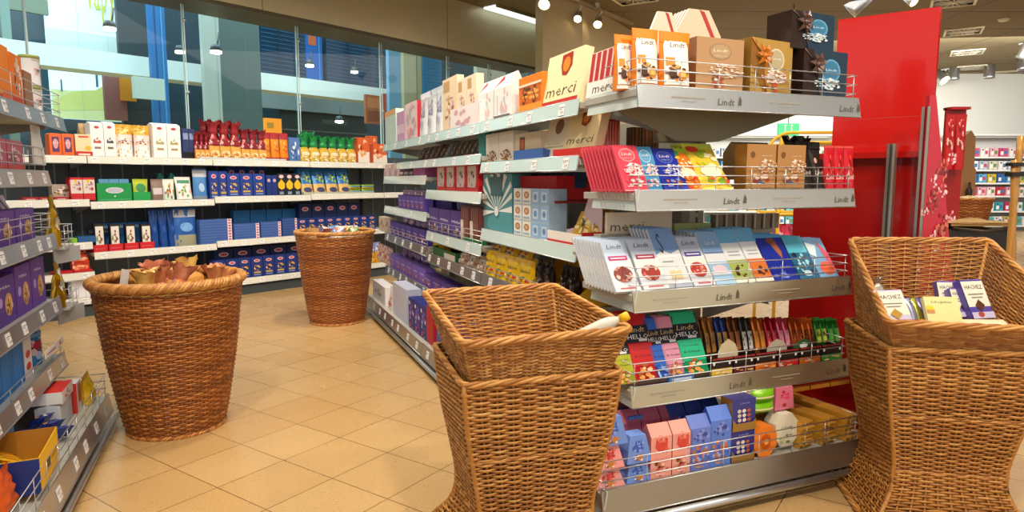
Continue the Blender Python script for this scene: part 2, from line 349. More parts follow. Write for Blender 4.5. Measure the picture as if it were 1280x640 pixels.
# ------------------------------------------------------------------ placing
def inst(proto, name, mat, desc, place, cat, group, rnd=0):
    o = link(name, proto[0][1], None, mat)
    for pn, me in proto[1:]: link(pn, me, o)
    tag(o, desc, place, cat, group); return o
def copy_inst(src, mat, desc, place, group=None):
    c = src.copy(); COL.objects.link(c); c.matrix_world = mat
    for ch in list(src.children): g = ch.copy(); COL.objects.link(g); g.parent = c
    tag(c, desc, place, src['category'], group or src.get('group')); return c
def row(F, kind, name, desc, place, cat, u0, u1, n, vt, z, y=.05, d=.05, lean=0, fill=.95, jit=.0, h=None, group=None, deep=0, dd=None, up=0, rz=0, v=None, **kw):
    """n copies of one pack side by side between pixel columns u0..u1, top at pixel row vt, standing at height z"""
    vm = v or vt+10; x0 = F.px(u0, vm, y)[0]; x1 = F.px(u1, vm, y)[0]; w = (x1-x0)/n; um = (u0+u1)/2
    if h is None: h = (F.px(um, vt, y)[1]-z)/(up+1)
    proto = kind(w*fill, h/max(.5, math.cos(lean)) if lean else h, d, **kw); src = None
    dd = dd or d*1.05
    g = group or (desc+'s '+place if n*(deep+1)*(up+1) > 1 else None)
    lift = 0
    for L in range(deep+1):
        for q in range(up+1):
            for i in range(n):
                x = x0+w*(i+.5)+random.uniform(-jit, jit)
                m = F.m(x, y+L*dd, z+q*h*1.005+.001+d*math.sin(abs(lean)), rz+random.uniform(-jit, jit)*6, -lean)
                ds = desc+['', ' behind', ', second behind', ', third behind', ', fourth behind', ', fifth behind', ', sixth behind', ', seventh behind', ', eighth behind', ', ninth behind', ', tenth behind'][L]
                if up: ds += ' in '+['bottom', 'second', 'third', 'fourth', 'fifth', 'sixth', 'seventh', 'eighth', 'ninth', 'tenth', 'eleventh'][q]+' layer'
                if src is None: src = inst(proto, name, m, ds, place, cat, g)
                else: copy_inst(src, m, ds, place, g)
    return src
# ------------------------------------------------------------------ shelves
STEEL = M('#c9ccce', 'm'); LIP = M('#d6dcdd', 'b'); WIRE = M('#dfe2e6', 'm'); GREY = M('#8f9496', 'p')
def wire_guard(x0, x1, z, hs, side=(1, 1), sd=.12, y=.004, r=.0022, step=.16):
    g = MB()
    for k in hs:
        p = [(x0, y, z+k), (x1, y, z+k)]
        if side[0]: p = [(x0, y+sd, z+k)]+p
        if side[1]: p = p+[(x1, y+sd, z+k)]
        for a, b in zip(p, p[1:]): g.tube([a, b], r, WIRE, 6)
    n = max(2, int((x1-x0)/step)+1)
    for i in range(n):
        x = x0+.015+(x1-x0-.03)*i/(n-1); g.tube([(x, y+.003, z-.02), (x, y+.003, z+hs[-1])], r*.8, WIRE, 5)
    return g.mesh('wires')
def tag_card(w=.058, h=.05, seed=0):
    b = MB(); b.box(-w/2, w/2, -.0012, 0, -h/2, h/2, '#f4f5f6')
    q = random.Random(seed); D = [('r', .08, .7, .9, .76, '#555b66'), ('r', .08, .55, .6, .6, '#7a808a'), ('t', .62, .28, .5, q.choice(['1.99', '2.49', '0.99', '3.79', '1.29']), '#22262e')]
    b.decals(D, lambda u, v, o: (-w/2+w*u, -.0012-o, -h/2+h*v)); return b.mesh('card')
CARDS = [tag_card(seed=i) for i in range(4)]
def shelf(F, x0, x1, ztop, depth, desc, place, ntag=5, guard=None, y=0.0, lip=.078, lipmat=None, tilt=R(10), ends=(0, 0), br=True, text=None, endlip=None, board=None):
    """shelf board (top at ztop-.012) with a tilted price rail whose top edge is at ztop"""
    T = F.m(x0, y, ztop-.012); o = empty('shelf', T); L = x1-x0; bm = board or M('#b7b6ad', 'p')
    b = MB(); b.box(0, L, .012, depth, -.028, 0, bm, bev=.002)
    if depth > .2:
        b.box(.02, L-.02, .04, .06, -.04, -.028, bm)
    link('shelf_board', b.mesh('board'), o)
    r = MB(); P = []; a, c = math.sin(tilt)*lip, math.cos(tilt)*lip
    z1 = .012; P = [(0, 0, z1-c), (L, 0, z1-c), (L, a, z1), (0, a, z1), (0, .006, z1-c), (L, .006, z1-c), (L, a+.006, z1), (0, a+.006, z1)]
    P = [(x, y_-.006, z) for x, y_, z in P]
    r.add(P, [(0, 1, 2, 3), (7, 6, 5, 4), (3, 2, 6, 7), (4, 5, 1, 0), (0, 3, 7, 4), (1, 5, 6, 2)], lipmat or LIP)
    r.tube([(0, -.007, z1-c), (L, -.007, z1-c)], .003, STEEL, 5); r.tube([(0, a-.004, z1), (L, a-.004, z1)], .0025, STEEL, 5)
    if text:
        r.decals(text, lambda u, v, q: (L*u, -.0075+a*v-q, z1-c+c*v))
    ro = link('price_rail', r.mesh('rail'), o)
    for i in range(ntag):
        x = L*(i+.5+random.uniform(-.18, .18))/ntag
        link('price_tag', CARDS[i % 4], ro, Matrix.Translation((x, a/2-.0075, z1-c/2)) @ Matrix.Rotation(-tilt, 4, 'X'))
    if guard: link('wire_guard', wire_guard(.008, L-.008, z1, guard, ends, min(.25, depth*.6), y=a+.002), o)
    if br:
        for x in (.008, L-.008):
            k = MB(); k.prism([(0, 0), (0, -.085), (1, -.02), (1, 0)], -.0015, .0015, M('#8e8d86', 'p'))
            me = k.mesh('br'); link('bracket', me, o, Matrix.Translation((x, depth, -.028)) @ Matrix.Rotation(-PI/2, 4, 'Z') @ Matrix.Diagonal((depth*.8, 1, 1, 1)))
    if endlip:                                              # rail wrapping round the open end(s)
        for sx, ln in endlip:
            q = MB(); X = 0 if sx < 0 else L
            P = [(X, 0, z1-c), (X-sx*a, 0, z1), (X-sx*a, ln, z1), (X, ln, z1-c)]; P = P+[(x-sx*.004, yy, z) for x, yy, z in P]
            q.add(P, [(0, 1, 2, 3), (7, 6, 5, 4), (0, 4, 5, 1), (1, 5, 6, 2), (2, 6, 7, 3), (3, 7, 4, 0)], M('#cfdcd8', 'g'))
            link('end_rail', q.mesh('rail'), o)
    tag(o, desc, place, 'shelf'); return o
#==SETTING==
# ================================================================== the setting
b = MB(); b.box(-14, 18, -6, 24, -.05, 0, mat_floor()); struct('floor', b)
CEIL = 4.1
m_ceil = M('#776a49', 'r')
p = [BCK.w(-9, .5), BCK.w(6.2, .5)]
b = MB(); pl = [(p[0].x, p[0].y), (p[1].x, p[1].y), (2.2, 18.0), (18, 18.0), (18, -1.5), (-6, -1.5)]
b.add([(x, y, CEIL) for x, y in pl]+[(x, y, CEIL+.15) for x, y in pl], [tuple(range(5, -1, -1)), tuple(range(6, 12))]+[(i, (i+1) % 6, 6+(i+1) % 6, 6+i) for i in range(6)], m_ceil)
for i in range(13):                                    # joints between the ceiling panels
    y = 1.5+i*1.25; b.box(-1.5+y*.25, 17, y, y+.012, CEIL-.004, CEIL, '#4a4026')
for i in range(9):
    x = 0+i*1.9; b.box(x, x+.012, 0, 17.7, CEIL-.004, CEIL, '#4a4026')
struct('ceiling', b)
# glass front with its beam
GY = .78
beam_x1 = BCK.px(677, 60, GY-.3)[0]
b = MB(); b.box(-9, beam_x1, GY-.3, GY+.35, 3.33, CEIL, ('#c2b896', 'bb')); b.box(-9, beam_x1, GY-.28, GY+.33, 3.29, 3.33, '#4d4636')
for k in (1, 2, 3, 4, 5): b.box(-9+k*3.1, -9+k*3.1+.01, GY-.303, GY-.3, 3.33, CEIL, '#7c6f50')
struct('trim_1', b, BCK.m(0, 0))
gx = [-6.3, -4.6]+[BCK.px(u, 60, GY)[0] for u in (33, 229, 370, 474, 558, 610)]+[beam_x1]
for i in range(len(gx)-1):
    b = MB(); b.add([(gx[i]+.006, 0, 0), (gx[i+1]-.006, 0, 0), (gx[i+1]-.006, 0, 3.3), (gx[i]+.006, 0, 3.3)], [(0, 1, 2, 3)], GLASS)
    o = struct('window_%d' % (i+1), b, BCK.m(0, GY))
    c = MB(); c.box(gx[i]-.004, gx[i]+.004, -.012, .012, 0, 3.3, M('#c8eef0', 'g')); c.tube([(gx[i], -.05, 1.2), (gx[i], -.05, 3.28)], .006, M('#dff2f4', 'g'), 8)
    for z in (1.75, 2.3, 3.1): c.lathe([(.018, z-.015), (.02, z), (.018, z+.015)], STEEL, 10, Matrix.Translation((gx[i], -.06, 0)))
    link('glass_fin', c.mesh('fin'), o)
# beige wall pieces beyond the beam
def pw(u, Y): return ((u-640)/FPX*(Y*CT+2.0*0+(-ST)*0)+0, Y)
W1 = [((677-640)/825*10.6, 10.6), ((725-640)/825*10.9, 10.9), ((800-640)/825*13.6, 13.6)]
for i, (pa, pb_) in enumerate(zip(W1, W1[1:])):
    dx, dy = pb_[0]-pa[0], pb_[1]-pa[1]; L = math.hypot(dx, dy); T = Matrix.Translation((pa[0], pa[1], 0)) @ Matrix.Rotation(math.atan2(dy, dx), 4, 'Z')
    b = MB(); b.box(0, L, 0, .25, 0, CEIL, '#c9b78f'); b.box(0, L, -.004, 0, 1.9, 1.91, '#a5946c'); b.box(0, L, -.004, 0, 2.9, 2.91, '#a5946c'); struct('wall_pillar' if i == 0 else 'wall_corridor', b, T)
b = MB(); b.box(2.3, 18, 17.8, 18, 0, CEIL, '#e6e9e2'); b.box(2.3, 18, 17.77, 17.8, 4.06, CEIL, '#8d846a'); struct('wall_far', b)
b = MB(); b.box(17.8, 18, -1.5, 17.8, 0, CEIL, '#e6e9e2'); struct('wall_right', b)
# light strip between ceiling and beam
b = MB(); b.box(4.2, beam_x1+.1, GY-.62, GY-.34, CEIL-.03, CEIL-.002, ('#e8fbff', 'e')); f = MB(); f.box(4.18, beam_x1+.1, GY-.65, GY-.62, CEIL-.045, CEIL-.002, '#8b7c58')
o = link('ceiling_light', b.mesh('strip'), None, BCK.m(0, 0)); link('frame', f.mesh('fr'), o); tag(o, 'long bright strip light between brown ceiling and metal beam', '', 'light')
# ---- mall beyond the glass
b = MB(); b.box(-16, 18, 9.0, 9.3, 0, 8, '#24434f'); struct('wall_mall', b, BCK.m(0, 0))
def mbox(name, u0, u1, v0, v1, y, dep, col, desc, cat, extra=None, st='p', z0=None, z1=None, kind=None, vm=None):
    vm = vm or (v0+v1)/2
    xa = BCK.px(u0, vm, y)[0]; xb = BCK.px(u1, vm, y)[0]; um = (u0+u1)/2
    zb = BCK.px(um, v1, y)[1] if z0 is None else z0; zt = BCK.px(um, v0, y)[1] if z1 is None else z1
    if name != 'balcony_fascia': dep = min(dep, .1)
    b = MB(); b.box(xa, xb, 0, dep, zb, zt, (col, st))
    if extra: b.decals(extra, lambda u, v, o: (xa+(xb-xa)*u, -o, zb+(zt-zb)*v), .004)
    o = link(name, b.mesh(name), None, BCK.m(0, y))
    if kind: o['kind'] = kind
    else: tag(o, desc, '', cat)
    return o
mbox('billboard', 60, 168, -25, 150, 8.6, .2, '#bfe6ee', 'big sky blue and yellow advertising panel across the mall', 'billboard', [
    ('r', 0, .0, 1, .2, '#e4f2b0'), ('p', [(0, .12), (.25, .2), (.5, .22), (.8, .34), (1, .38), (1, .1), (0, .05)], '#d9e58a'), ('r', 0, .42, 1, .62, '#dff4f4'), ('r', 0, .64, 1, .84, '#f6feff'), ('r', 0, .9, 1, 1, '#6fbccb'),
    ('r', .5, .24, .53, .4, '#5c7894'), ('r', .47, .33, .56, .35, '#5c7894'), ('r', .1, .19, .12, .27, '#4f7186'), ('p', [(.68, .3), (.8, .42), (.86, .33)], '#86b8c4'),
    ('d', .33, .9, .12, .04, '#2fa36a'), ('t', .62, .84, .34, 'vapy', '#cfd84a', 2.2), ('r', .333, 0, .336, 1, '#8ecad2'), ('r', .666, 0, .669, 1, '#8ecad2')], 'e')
mbox('balcony_fascia', -80, 484, 80, 102, 6.0, .5, '#e9fbfa', 'white balcony front running across the mall', 'balcony', None, 'p', z0=BCK.px(240, 102, 6)[1], z1=BCK.px(240, 79, 6)[1])
mbox('wall_panel', 150, 190, 0, 160, 7.2, .5, '#2b3a40', '', '', None, kind='structure', z0=0, z1=7.4)
mbox('column', 188, 208, 0, 120, 5.2, .4, '#2a6fb0', 'blue column behind the glass next to the billboard', 'column', [('r', .3, 0, .4, 1, '#1d4f86'), ('r', .7, 0, .8, 1, '#4b96cf')], z0=0, z1=7)
mbox('column', 207, 255, 0, 120, 7.6, .4, '#1b3a48', 'dark teal wall column between blue and grey columns', 'column', [('r', 0, .5, 1, .505, '#7d9aa0'), ('r', 0, .3, 1, .305, '#7d9aa0')], z0=0, z1=7)
mbox('column', 255, 276, 10, 170, 4.4, .5, '#a9b9b3', 'pale grey square column behind the glass', 'column', [('r', .8, 0, .83, 1, '#8b9a95')], z0=0, z1=7)
mbox('column', 276, 326, 15, 165, 5.0, .6, '#4e6464', 'wide grey green column beside the pale column', 'column', [('r', .62, 0, .64, 1, '#5b6f6c')], z0=0, z1=7)
LV = [('r', 0, k/14, 1, k/14+.012, '#2f6f95') for k in range(1, 14)]+[('r', k/3, 0, k/3+.02, 1, '#0f3650') for k in range(1, 3)]
mbox('louvre_window', 326, 386, 25, 98, 8.2, .2, '#10405e', 'dark blue louvred window left of the blue banner', 'window', LV, 'g')
mbox('louvre_window', 408, 484, 45, 106, 8.2, .2, '#124666', 'dark blue louvred window right of the blue banner', 'window', LV, 'g')
mbox('banner', 384, 403, 34, 116, 6.6, .06, '#2160ae', 'blue hanging banner with orange square', 'banner', [('r', .1, .72, .6, .86, '#c4653c'), ('r', .75, 0, .82, 1, '#4f8fd0')])
mbox('column', 486, 504, 45, 128, 5.2, .4, '#79aacb', 'light blue column at the right of the glass front', 'column', None, z0=0, z1=7)
mbox('column', 505, 527, 52, 150, 4.6, .4, '#9a9d7c', 'beige green column right of the light blue one', 'column', [('r', .7, 0, .74, 1, '#5e6d5d')], z0=0, z1=7)
mbox('louvre_window', 529, 552, 60, 120, 6.4, .2, '#3f86b4', 'narrow light blue window beside the beige column', 'window', LV[:13], 'g')
mbox('column', 596, 632, 72, 120, 3.6, .4, '#b9beb0', 'pale stone column near the end of the glass', 'column', [('r', .36, 0, .39, 1, '#87908a')], z0=0, z1=7)
mbox('column', 633, 660, 72, 120, 4.6, .4, '#566f72', 'slate grey column near the end of the glass', 'column', None, z0=0, z1=7)
mbox('shop_wall', 326, 458, 113, 140, 7.4, .3, '#83979a', 'grey upper wall of shop across the mall', 'wall')
mbox('shop_sign', 332, 352, 148, 166, 7.0, .2, '#d98324', 'small orange sign of the shop across the mall', 'sign', [('r', .1, .3, .5, .7, '#f4c04c')], 'e')
mbox('shop_shutter', 352, 458, 140, 170, 7.5, .3, '#2e3a3c', 'dark shop opening under the grey wall', 'shopfront', [('r', .45, .5, .75, .7, '#4d5c58'), ('r', 0, .15, 1, .2, '#6b7672')])
mbox('poster', 457, 478, 119, 155, 5.4, .06, '#a96846', 'brown orange poster beyond the glass', 'poster', [('r', .1, .55, .9, .9, '#c17f55'), ('r', .1, .1, .9, .45, '#8a5138')])
mbox('poster', 479, 500, 118, 150, 5.3, .06, '#b5543f', 'reddish poster beyond the glass', 'poster', [('r', .15, .2, .85, .8, '#c77a5e')])
mbox('shop_sign', 168, 206, 97, 124, 4.8, .3, '#bcd3cd', 'pale blank sign box left of the glass joint', 'sign')
mbox('shop_sign', 152, 170, 96, 126, 6.9, .2, '#cf8d2a', 'orange yellow sign panel by the brown kiosk', 'sign')
mbox('kiosk', 131, 158, 82, 150, 7.0, .5, '#8e5f5c', 'dull red kiosk wall beside the billboard', 'kiosk')
mbox('shop_shutter', 0, 60, -5, 14, 7.9, .3, '#6c7f6e', 'dark green ceiling box at upper left of the mall', 'panel')
mbox('column', 5, 17, 10, 130, 6.8, .4, '#6f8b84', 'grey green column left of the billboard', 'column', None, z0=0, z1=7)
# ---- ceiling fittings
def spotlight(u, v, dz, desc, big=1.0, aim=(0, 0), on=True, fr=None, col='#c9cdd0', tw=0.0):
    """track lamp hanging dz below the ceiling; the lens sits on the ray of pixel (u, v)"""
    z = CEIL-dz
    if fr is None: X, Y = gnd(u, v, z)
    else: X, Y, z = fr
    o = empty('track_spotlight', Matrix.Translation((X, Y, z)) @ Matrix.Rotation(aim[0], 4, 'Z'))
    T = Matrix.Rotation(aim[1], 4, 'X'); s = .055*big
    k = MB(); k.lathe([(s*.5, .16*big), (s*.9, .15*big), (s, .05), (s*1.15, 0), (s*1.05, 0), (s*.9, .012)], M(col, 'm'), 16, T); ho = link('lamp_housing', k.mesh('h'), o)
    k = MB(); k.lathe([(s*.02, .0), (s*.95, .004), (s*.95, .01)], ('#ffe2a0', 'E') if on else '#6d6f72', 16, T); link('lens', k.mesh('l'), ho)
    top = CEIL-z
    k = MB(); k.tube([(0, 0, .1*big), (.05*big, .02, .17*big), (.03, .0, top*.85), (0, 0, top)], .012*big, M('#b8bcc0', 'm'), 6); k.box(-.03, .03, -.1, .1, top-.03, top, '#d0d2d2'); link('arm', k.mesh('a'), o)
    tag(o, desc, '', 'lamp'); return X, Y, z
LAMPS = []
for a in [(680, 6, .3, 'silver track spotlight, leftmost beside the pillar', 1.5, (0, R(20))), (722, 24, .3, 'small track spotlight left of the pair above the pillar', 1.1, (0, R(-10))), (747, 31, .32, 'small track spotlight right of the pair above the pillar', 1.2, (0, R(15))),
          (1090, -6, .3, 'track spotlight above the red display panel', 1.3, (0, R(10))), (1143, 3, .3, 'track spotlight between red panel and round vent', 1.2, (0, R(8))), (1181, 101, .3, 'lit track spotlight just right of red panel', 2.4, (0, R(20)))]:
    LAMPS.append(spotlight(*(a[:5]+((R(-14 if a[0] < 900 else 30), R(-48)),))))
for a in [(1062, 14, .32, 'silver track spotlight tilted over the red panel corner', 2.0, (R(60), R(50)), False), (1192, 100, .3, 'unlit spotlight hanging beside the lit one', 2.2, (0, 0), False), (1236, 98, .32, 'unlit grey spotlight before the white far wall', 2.2, (0, 0), False), (1278, 72, .3, 'upper silver spotlight at the right edge', 2.0, (0, R(30)), False), (1279, 88, .3, 'lower silver spotlight at the right edge', 2.0, (0, R(-20)), False)]:
    spotlight(*a)
for i, (u, v, y) in enumerate([(137, 36, 3.0), (270, 65, 2.6), (443, 90, 5.0), (387, 82, 4.2), (520, 57, 3.0), (424, 152, 4.0), (293, 125, 5.5), (225, 65, 4.6)]):  # lamps added behind the glass to stand for spotlights mirrored in it
    x, z = BCK.px(u, v, y); w = BCK.w(x, y)
    o = empty('lamp_reflection', Matrix.Translation((w.x, w.y, z))); k = MB(); k.lathe([(.02, .02), (.08, .012), (.075, -.02), (.02, -.03)], ('#fff2cc', 'E'), 14); link('lens', k.mesh('l'), o)
    k = MB(); k.lathe([(.075, .02), (.08, .03), (.06, .1), (.02, .11)], '#2c3c42', 14); k.tube([(0, .05, .06), (0, .12, .3)], .012, '#2c3c42', 5); link('lamp_housing', k.mesh('h'), o)
    tag(o, ['round modelled lamp reflection in front of the billboard', 'round modelled lamp reflection in front of pale column', 'round modelled lamp reflection near the third glass joint', 'round modelled lamp reflection before the blue banner', 'round modelled lamp reflection before the beige column', 'low modelled lamp reflection above the green pasta bags', 'faint modelled lamp reflection before the grey green column', 'modelled lamp reflection next to the blue column'][i], '', 'lamp')
def rail(p0, p1, desc):
    b = MB(); T = Matrix.Translation((p0[0], p0[1], CEIL)); dx, dy = p1[0]-p0[0], p1[1]-p0[1]; L = math.hypot(dx, dy)
    b.box(0, L, -.03, .03, -.045, 0, '#b9ad8c'); b.box(0, L, -.008, .008, -.047, -.045, '#5a5340')
    o = link('lighting_track', b.mesh('track'), None, T @ Matrix.Rotation(math.atan2(dy, dx), 4, 'Z')); tag(o, desc, '', 'rail')
rail(gnd(650, -30, CEIL), gnd(790, 28, CEIL), 'beige lighting track running over the pillar'); rail(gnd(1172, 94, CEIL), gnd(1300, 86, CEIL), 'beige lighting track along the white far wall')
def vent(u, v, s, desc, rot=R(-30)):
    X, Y = gnd(u, v, CEIL); o = empty('ceiling_vent', Matrix.Translation((X, Y, CEIL)) @ Matrix.Rotation(rot, 4, 'Z'))
    f = MB(); t = .06*s
    for x0, x1, y0, y1 in ((-s/2, s/2, -s/2, -s/2+t), (-s/2, s/2, s/2-t, s/2), (-s/2, -s/2+t, -s/2+t, s/2-t), (s/2-t, s/2, -s/2+t, s/2-t)): f.box(x0, x1, y0, y1, -.025, 0, '#e4dfc6')
    for sx in (-1, 1):
        for sy in (-1, 1): f.add([(sx*s*.5, sy*s*.5, -.02), (sx*s*.5, sy*s*.2, -.02), (sx*s*.2, sy*s*.5, -.02)], [(0, 1, 2), (2, 1, 0)], '#e4dfc6')
    link('frame', f.mesh('f'), o); f = MB()
    for i in range(16):
        a = i*2*PI/16; T = Matrix.Rotation(a, 4, 'Z'); f.box(s*.1, s*.43, -s*.012, s*.012, -.022, -.012, '#d8d3bb', T)
    f.lathe([(s*.1, -.024), (s*.1, -.01)], '#d8d3bb', 12); link('blades', f.mesh('bl'), o)
    f = MB(); f.box(-s*.45, s*.45, -s*.45, s*.45, -.008, -.001, '#2f2a1c'); link('duct', f.mesh('d'), o); tag(o, desc, '', 'vent')
vent(792, -3, .62, 'round bladed ceiling vent, leftmost, at the top edge'); vent(1192, 2, .62, 'round bladed ceiling vent nearest the top right'); vent(1204, 39, .62, 'bladed ceiling vent right of the red panel top')
vent(1209, 65, .62, 'bladed ceiling vent, third from the top at right'); vent(1214, 84, .62, 'bladed ceiling vent farthest back at right')
X, Y = gnd(1255, 23, CEIL); b = MB(); b.lathe([(.09, 0), (.09, -.02), (.06, -.05), (.02, -.055)], '#d9d6cb', 16); tag(link('smoke_detector', b.mesh('s'), None, Matrix.Translation((X, Y, CEIL))), 'small white smoke detector on the brown ceiling', '', 'detector')
# ================================================================== shelving frames
PX = END.px(867, 170, .45)[0]                      # where the central post stands
o = empty('gondola_frame', END.m(PX, 0)); L = 6.67-2.1
b = MB(); b.box(-.012, .012, .47, L, .085, 1.6, '#8f8c80'); link('back_panel', b.mesh('bp'), o)
for y in (.44, 1.7, 2.95, 4.2):
    b = MB(); b.box(-.04, .04, y-.03, y+.03, 0, 1.62, '#a9a595'); 
    for k in range(30): b.box(-.006, .006, y-.031, y-.03, .1+k*.05, .13+k*.05, '#3b392f')
    link('upright', b.mesh('up'), o)
b = MB(); b.box(-PX-.12, 1.08-PX, .05, L-.05, 0, .085, '#26272a'); link('plinth', b.mesh('pl'), o)
tag(o, 'grey metal frame and base of the long middle shelving', '', 'shelving')
o = empty('gondola_frame', LEF.m(0, 0)); b = MB(); b.box(.3, 2.42, .48, .52, .06, 1.66, '#77797b'); link('back_panel', b.mesh('bp'), o)
b = MB(); b.box(.3, 2.5, -.1, .5, 0, .07, '#2b2c2e'); link('plinth', b.mesh('pl'), o)
for x in (1.17, 2.4): b = MB(); b.box(x-.02, x+.02, .455, .478, 0, 1.7, '#9a9c9c'); link('upright', b.mesh('up'), o)
tag(o, 'grey frame of the left shelving beside the aisle', '', 'shelving')
o = empty('gondola_frame', BCK.m(0, 0)); b = MB(); b.box(-4.0, 2.9, .5, .53, .08, 1.62, '#4a555c')
b.decals([('r', k/34, 0, k/34+.0022, 1, '#7d8990') for k in range(1, 34)], lambda u, v, q: (-4+6.9*u, .5-q, .08+1.5*v)); link('back_panel', b.mesh('bp'), o)
b = MB(); b.box(-4.0, 2.9, .02, .5, 0, .1, '#3c474d'); link('plinth', b.mesh('pl'), o)
for x in (-3.03, -1.83, -.63, .57, 1.7): b = MB(); b.box(x-.015, x+.015, .465, .499, .1, 1.66, '#303a40'); link('upright', b.mesh('up'), o)
tag(o, 'dark slatted frame of the shelving along the glass', '', 'shelving')
# ---- red display beside the end shelf
RY = 3.6; RX = (1049-640)/(FPX)*(RY*CT-(2.2-H)*ST); RED = Frame(RX, RY, R(-45))
xr = RED.px(1172, 60, 0)[0]; zt = RED.px(1110, 17, 0)[1]; z145 = RED.px(1110, 147, 0)[1]; z190 = RED.px(1110, 190, 0)[1]
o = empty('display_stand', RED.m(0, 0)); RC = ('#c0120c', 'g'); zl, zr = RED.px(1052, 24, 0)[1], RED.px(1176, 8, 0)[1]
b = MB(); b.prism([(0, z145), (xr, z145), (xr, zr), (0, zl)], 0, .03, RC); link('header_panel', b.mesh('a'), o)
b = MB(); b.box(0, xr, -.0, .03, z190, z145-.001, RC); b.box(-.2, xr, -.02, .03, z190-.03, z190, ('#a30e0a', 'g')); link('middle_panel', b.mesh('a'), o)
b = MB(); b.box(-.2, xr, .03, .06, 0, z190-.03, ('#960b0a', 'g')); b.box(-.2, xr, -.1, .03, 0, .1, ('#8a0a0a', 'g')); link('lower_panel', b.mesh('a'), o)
for u, v in ((1112, 180), (1152, 134)):
    x = RED.px(u, 240, -.12)[0]; zz = RED.px(u, v, -.12)[1]; b = MB(); b.box(x-.018, x-.006, -.14, -.1, 0, zz, ('#9d9a90', 'm')); b.box(x+.006, x+.018, -.14, -.1, 0, zz, ('#b9b6aa', 'm')); b.box(x-.006, x+.006, -.12, -.1, 0, zz, '#55524a'); link('upright', b.mesh('a'), o)
tag(o, 'glossy red display stand with grey slotted uprights', '', 'display')
xs = RED.px(1154, 240, -.14)[0]; SP = Frame(*RED.w(xs, -.14)[:2], R(15))
z1 = SP.px(1165, 119, 0)[1]; w1 = SP.px(1170, 125, 0)[0]; w2 = SP.px(1193, 298, 0)[0]*1.15+.02
b = MB(); b.prism([(0, 0), (w2*1.5, 0), (w1, z1), (0, z1)], 0, .02, ('#c4132c', 'g'), ('#a00d18', 'g'))
D = []
for i, (x, z) in enumerate([(.1, 1.35), (.06, 1.2), (.12, 1.08), (.05, .94), (.11, .82), (.06, .7)]):
    D += [('s', x, z, .035, .055, 26, [('#a8322c', 'g'), ('#d86a50', 'g'), ('#7e1414', 'g')], i), ('s', x+.05, z+.05, .028, .03, 12, ['#f3dcdc', '#e8a8b4', '#d8606c'], i), ('s', x-.045, z-.055, .022, .03, 10, ['#f3dcdc', '#e8a8b4'], i+9)]
b.decals(D, lambda u, v, q: (u, -q, v)); o = link('side_panel', b.mesh('sp'), None, SP.m(0, 0)); tag(o, 'crimson tapered board printed with wrapped truffles', '', 'board'); o.name = 'display_board'
# hanging red packs behind it
pr = k_pouch(.078, .42, .04, '#c01010', [('s', .5, .55, .35, .18, 14, ['#d8483a', '#f0b8b0', '#8c0c0c'], 2), ('s', .5, .85, .3, .08, 8, ['#e8605a', '#f4dada'], 5)])
X = gnd(1188, 120, 1.9)
for i, (u, Y) in enumerate(((1182, 5.15), (1195, 5.15))):
    o = inst(pr, 'hanging_pack', Matrix.Translation(((u-640)/FPX*Y, Y, 1.38)), 'tall red gift pack hanging beyond the crimson board', '', 'pack', 'red packs hanging behind the board')
    if i == 0: src = o
b = MB(); b.box(-.1, .05, .05, .08, 0, 1.86, '#9f1512'); b.box(-.1, .05, .0, .1, 1.84, 1.86, '#b3130f'); b.box(-.1, .05, -.0, .05, 0, .1, '#3a3a3a'); tag(link('display_rack', b.mesh('r'), None, Matrix.Translation(((1190-640)/FPX*5.25, 5.2, 0))), 'slim dark red rack behind the crimson board', '', 'rack')
